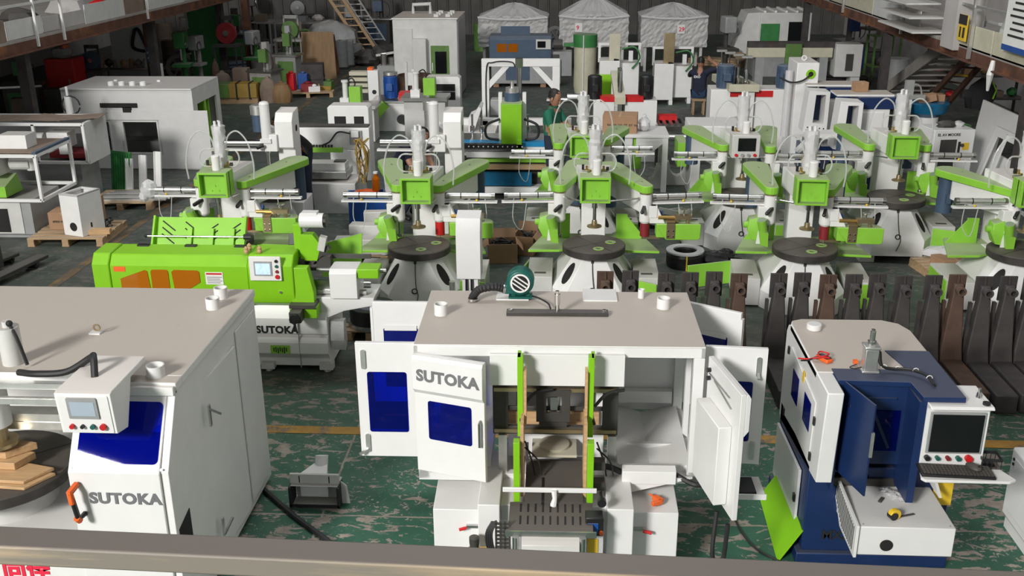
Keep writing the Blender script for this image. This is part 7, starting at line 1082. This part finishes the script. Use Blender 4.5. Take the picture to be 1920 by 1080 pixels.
ms_ = [('pillar_drill', 'grey and green pillar drill next to the tall green partition', 345, 130, 27.0, 1.7, .55, 'dark_green', 'dark_green', 0), ('frame_machine', 'pinkish open frame machine with a round guard by the rusty column', 430, 115, 28.2, 1.9, .6, 'dark_rust', 'dark_red', 2), ('pillar_drill', 'white pillar drill with a grey head in the left clutter', 375, 150, 27.8, 1.5, .5, 'old_white', 'grey', 0), ('cabinet_machine', 'white cabinet machine with green door beside the carton sacks', 500, 175, 26.0, 1.45, .62, 'old_white', 'old_green', 1), ('cabinet_machine', 'grey cabinet machine with vertical head near the plywood', 545, 165, 28.5, 1.6, .6, 'grey', 'old_green', 1), ('frame_machine', 'green open frame machine with wheel guard next to the plywood', 552, 150, 30.6, 1.7, .8, 'old_white', 'old_green', 2), ('pillar_drill', 'dark green pillar drill half hidden behind the frame machine', 480, 140, 29.0, 1.5, .5, 'dark_green', 'grey', 0), ('cabinet_machine', 'dark machine standing below the back of the ladder', 660, 60, 37.0, 1.6, .9, 'charcoal', 'grey', 1), ('frame_machine', 'dark open frame machine against the back wall', 560, 40, 38.0, 1.7, 1.0, 'charcoal', 'grey', 2), ('cabinet_machine', 'dark grey machine near the back wall beside the tall enclosure', 710, 40, 38.5, 1.7, 1.0, 'charcoal', 'slate_blue', 1), ('pillar_drill', 'old black pillar drill at the back wall', 470, 30, 39.3, 1.8, .8, 'charcoal', 'charcoal', 0), ('cabinet_machine', 'green-grey machine at the far left under the gallery', 40, 150, 23.5, 1.5, .8, 'charcoal', 'dark_green', 1), ('frame_machine', 'dark frame machine between red cabinet and whiteboard', 175, 140, 25.0, 1.5, .6, 'charcoal', 'slate_blue', 2), ('cabinet_machine', 'dark machine in the right back corner behind the beam machine', 1600, 60, 31.0, 1.8, .8, 'charcoal', 'navy', 1), ('frame_machine', 'dark stand behind the stairs in the right back corner', 1640, 90, 33.0, 1.8, .8, 'charcoal', 'charcoal', 2), ('pillar_drill', 'slim black machine between the wrapped machines and big white machine', 1365, 60, 30.0, 1.8, .6, 'charcoal', 'grey', 0), ('cabinet_machine', 'dark machine to the left of the rear table', 440, 50, 34.0, 1.6, .9, 'charcoal', 'dark_green', 1)]
for nm, lb, px, py, Y, h, w, a, b, kd in ms_: oldmach(nm, lb, (xa(px, py, Y), Y, 0), h, w, a, b, kd, random.uniform(-20, 20))  # some paints picked darker to carry the shade back here
def sheet(label, px0, px1, pyb, pyt, m, lean=14, name='plywood_sheet', rz=0, skew=0):
    a, b = at(px0, pyb, 0), at(px1, pyb, 0); w = b.x-a.x; h = atY(px0, pyt, a.y).z/cos(R(lean)); return solo(name, label, 'board', m, prism([(0, 0), (w, 0), (w-skew, h), (-skew, h)], 'y', -.012, .012), loc=((a.x), a.y, 0), rx=-lean, rz=rz, group='boards leaning near the aisle')
sheet('large tan plywood sheet leaning near the aisle', 572, 632, 148, 62, 'plywood', 14, skew=.1); sheet('second darker plywood sheet leaning behind the tan one', 590, 638, 140, 66, 'beam_rust', 12, skew=.15)
for i, (px, py, h) in enumerate(((640, 128, .85), (652, 124, .8), (668, 118, .6))): q = at(px, py, 0); t = thing('grey_roll', nth[i]+' grey roll standing beside the plywood, counted from the sheets', 'roll', q, 0, 'grey rolls beside the plywood'); part(t, 'roll', 'grey', cyl((0, 0, .06), (0, 0, h), .22, n=18)); part(t, 'core', 'dark_void', cyl((0, 0, h), (0, 0, h+.004), .06)); part(t, 'end_plate', 'charcoal', box(-.25, .25, -.25, .25, 0, .06))
solo('covered_heap', 'heap of machinery under a grey dust sheet behind the rolls', 'heap', 'grey', blob((0, 0, .55), .95, .7, .65, 16, 9, .14), loc=at(622, 108, 0)); solo('bag_heap', 'pile of shiny dark bags at the foot of the ladder', 'bags', 'charcoal', blob((0, 0, .2), .45, .35, .28, 14, 8, .3), blob((.3, .3, .25), .3, .3, .3, 12, 7, .3), loc=at(690, 122, 0))
la = thing('wooden_ladder', 'long double wooden ladder leaning at the back of the aisle', 'ladder', (0, 0, 0)); b0, t0 = at(688, 104, 0), atY(612, -10, 34.2); b1, t1 = at(710, 92, 0), atY(642, -12, 35.2)
for p_, q_ in ((b0, t0), (b0+Vector((.42, .1, 0)), t0+Vector((.42, .1, 0)))): part(la, 'rail', 'plank', bar(p_, q_, .07, .10))
for p_, q_ in ((b1, t1), (b1+Vector((.4, .1, 0)), t1+Vector((.4, .1, 0)))): part(la, 'thin_rail', 'grey_white', bar(p_, q_, .04, .04))
for k in range(9): f = .08+.105*k; part(la, 'rung', 'plank', bar(b0+(t0-b0)*f, b0+(t0-b0)*f+Vector((.42, .1, 0)), .05, .04)); part(la, 'thin_rung', 'grey_white', bar(b1+(t1-b1)*f, b1+(t1-b1)*f+Vector((.4, .1, 0)), .03, .03))
rebase(la, (b0.x, b0.y, 0))
q = at(585, 105, 0); tbk = thing('long_table', 'long grey table with loose parts at the back left', 'table', (q.x-.6, 36.2, 0)); part(tbk, 'table_top', 'old_white', box(-1.6, 1.0, -.6, .6, .95, 1.0)); [part(tbk, 'leg', 'charcoal', box(x-.03, x+.03, y-.03, y+.03, 0, .95)) for x in (-1.5, .9) for y in (-.5, .5)]; part(tbk, 'loose_part', 'grey', box(-.3, .1, -.2, .2, 1.0, 1.15)); part(tbk, 'loose_part', 'plaster', blob((.5, 0, 1.1), .2, .15, .12, 10, 6, .2))
for i, (px, py, lb, m, w, h) in enumerate(((505, 192, 'patterned tan sack standing by the aisle', 'old_carton', .22, .62), (530, 192, 'second tan sack with dark print by the aisle', 'plywood', .25, .5), (420, 178, 'brown sack leaning in the left clutter', 'old_carton', .25, .6), (409, 178, 'orange rusty plate standing beside the white enclosure', 'rust', .12, .9))): q = at(px, py, 0); t = thing('sack', lb, 'sack', q, 10*i); part(t, 'sack_body', m, loft([[(w*s*cos(2*pi*k/12), w*.7*s*sin(2*pi*k/12), z) for k in range(12)] for s, z in ((.9, 0), (1.05, h*.3), (1, h*.6), (.7, h*.9), (.25, h))])); part(t, 'tied_neck', m, blob((0, 0, h), w*.25, w*.2, .05, 8, 5, .3))
q = at(450, 192, 0); yc = thing('yellow_green_crate', 'low crate painted green and yellow with black straps on the floor', 'crate', (q.x, q.y, 0), 5); part(yc, 'green_end', 'old_green', box(-.5, -.2, -.25, .25, .15, .5), bev=.01); part(yc, 'yellow_end', 'dull_yellow', box(-.2, .5, -.25, .25, .15, .5), bev=.01); part(yc, 'strap', 'black', box(-.02, .02, -.26, .26, .12, .52)); part(yc, 'strap', 'black', box(.3, .34, -.26, .26, .12, .52)); part(yc, 'skid', 'plank', box(-.5, .5, -.2, .2, 0, .15))
pallet('low dark skid loaded with red and yellow parts beside the aisle', (at(580, 178, 0).x, at(580, 178, 0).y, 0), 1.3, .9, 10, 'plank', 5)
random.seed(60); q = at(580, 178, 0)
for k, (lb, m, dx, dy, w, d, h) in enumerate((('red oil can on the aisle skid', 'red', -.45, 0, .2, .2, .45), ('blue bin on the aisle skid', 'blue', -.2, .25, .25, .2, .4), ('yellow rods bundle on the aisle skid', 'dull_yellow', .25, .1, .7, .08, .1), ('white carton on the aisle skid', 'paper', .2, -.2, .3, .2, .14), ('dark red tray on the aisle skid', 'dark_red', 0, -.1, .3, .3, .2), ('lime casting on the aisle skid', 'old_green', .5, .2, .22, .25, .22))): t = solo('skid_item', lb, 'part', m, box(-w/2, w/2, -d/2, d/2, 0, h), lathe([(min(w, d)*.3, 0), (min(w, d)*.3, .04), (.02, .06)], (0, 0, h), 10), loc=(q.x+dx, q.y+dy, .122), rz=random.uniform(-20, 20), group='parts on the aisle skid', bev=.01)
random.seed(70)
for k in range(14):
    px = random.uniform(20, 200) if k < 6 else random.uniform(395, 600); Y = random.uniform(21, 24) if k < 6 else random.uniform(26, 33); ci = random.randrange(9); w = random.uniform(.3, .6); h = random.uniform(.3, .8); x = xa(px, 150, Y)
    solo('stored_crate', '%s crate, %s of the loose crates in the left clutter counted from the gallery end' % (('black', 'brown', 'grey', 'rusty')[k % 4], nth[k]), 'crate', ('charcoal', 'old_carton', 'grey', 'dark_rust')[k % 4], box(-w/2, w/2, -w*.4, w*.4, 0, h), box(-w/2-.01, w/2+.01, -w*.42, w*.42, h*.45, h*.55), loc=(x, Y, 0), rz=random.uniform(-30, 30), group='loose crates in the left clutter', bev=.01)
# ================= more of the cluttered old workshop at the back =================
random.seed(91)
kinds = ('steel drum', 'gear wheel', 'timber stack', 'pipe bundle', 'old motor', 'angle frame'); colz = (('charcoal', 'black'), ('dark_rust', 'rusty'), ('old_white', 'dull white'), ('old_green', 'dull green'), ('grey', 'grey'), ('old_carton', 'brown'), ('slate_blue', 'blue-grey'))
def junk(kind, m, loc, rz, lb, grp):
    t = thing(kind.replace(' ', '_'), lb, kind.split()[-1], loc, rz, grp); s = random.uniform(.8, 1.25)
    if kind == 'steel drum': part(t, 'drum_body', m, lathe([(.26*s, 0), (.27*s, .3*s), (.26*s, .31*s), (.27*s, .6*s), (.26*s, .78*s), (.24*s, .77*s)], (0, 0, 0), 18)); part(t, 'bung', 'steel', cyl((.1, 0, .77*s), (.1, 0, .8*s), .03))
    elif kind == 'gear wheel': part(t, 'rim', m, xf(ring((0, 0), .24*s, .34*s, 0, .08, 24), facing((0, 0, .34*s), 12))); part(t, 'hub', m, xf(cyl((0, 0, -.03), (0, 0, .12), .08), facing((0, 0, .34*s), 12))); parts(t, 'spoke', m, *[xf(rot(box(-.27*s, .27*s, -.02, .02, .02, .06), a), facing((0, 0, .34*s), 12)) for a in (0, 60, 120)])
    elif kind == 'timber stack': parts(t, 'plank', 'plank', *[box(-.7*s+random.uniform(-.1, .1), .7*s, -.3+.2*(k % 3), -.12+.2*(k % 3), .07*(k//3), .06+.07*(k//3)) for k in range(9)])
    elif kind == 'pipe bundle': parts(t, 'pipe', m, *[cyl((-.8*s, -.2+.11*(k % 4), .06+.1*(k//4)), (.8*s+random.uniform(-.2, .2), -.2+.11*(k % 4), .06+.1*(k//4)), .05, n=10) for k in range(8)])
    elif kind == 'old motor': part(t, 'motor_body', m, cyl((-.22*s, 0, .24*s), (.22*s, 0, .24*s), .2*s, n=16)); part(t, 'shaft', 'steel', cyl((.22*s, 0, .24*s), (.36*s, 0, .24*s), .03)); part(t, 'foot_plate', m, box(-.22*s, .22*s, -.2*s, .2*s, 0, .06)); part(t, 'terminal_box', m, box(-.1*s, .1*s, -.1*s, .1*s, .40*s, .52*s))
    else:
        for x in (-.35*s, .35*s):
            for y in (-.25*s, .25*s): part(t, 'upright', m, box(x-.025, x+.025, y-.025, y+.025, 0, 1.1*s))
        for z in (.3*s, 1.08*s): part(t, 'shelf', m, box(-.37*s, .37*s, -.27*s, .27*s, z, z+.03))
        part(t, 'load', 'charcoal', blob((0, 0, .42*s), .25, .2, .12, 10, 6, .25)); part(t, 'load', 'old_carton', box(-.2, .15, -.15, .15, 1.11*s, 1.11*s+.25))
spots = []; taken = [(o.location.x, o.location.y) for o in bpy.data.objects if o.parent is None and 'category' in o]
for i in range(46):
    for _ in range(80):
        px, Y = random.uniform(310, 610), random.uniform(27.5, 37.5); x = xa(px, 120, Y)
        if x < -7.9 and all(hypot(x-a, Y-b) > 1.02 for a, b in spots+taken): spots.append((x, Y)); break
spots.sort(key=lambda q: q[1]); cnt = {}
for i, (x, Y) in enumerate(spots):
    k = kinds[i % 6]; m, c = colz[random.randrange(7)]; n_ = cnt[k] = cnt.get(k, 0)+1
    if k == 'timber stack': c = 'brown'
    junk(k, m, (x, Y, 0), random.uniform(-40, 40), '%s %s, %s nearest of the %ss in the left back clutter' % (c, k, nth[n_-1], k.split()[-1]), 'old junk in the left back of the hall')
for i, (px, Y) in enumerate(((1350, 32.5), (1590, 29.2), (1600, 34), (1660, 30), (1690, 27.5), (1550, 33), (1420, 34.5), (1640, 25.5), (720, 34), (655, 39.6), (905, 36), (1040, 36.5))):
    k = kinds[(i+2) % 6]; m, c = colz[i % 7]; junk(k, m, (xa(px, 60, Y), Y, 0), random.uniform(-40, 40), '%s %s standing %s' % (c, k, ('behind the seated person', 'below the head of the beam machine', 'in the dark right back corner', 'behind the staircase post', 'at the foot of the staircase', 'behind the big white machine', 'beside the big white machine', 'in front of the staircase foot', 'behind the tall enclosure', 'past the end of the ladder', 'behind the first wrapped machine', 'between two wrapped machines')[i]), 'old junk along the back')
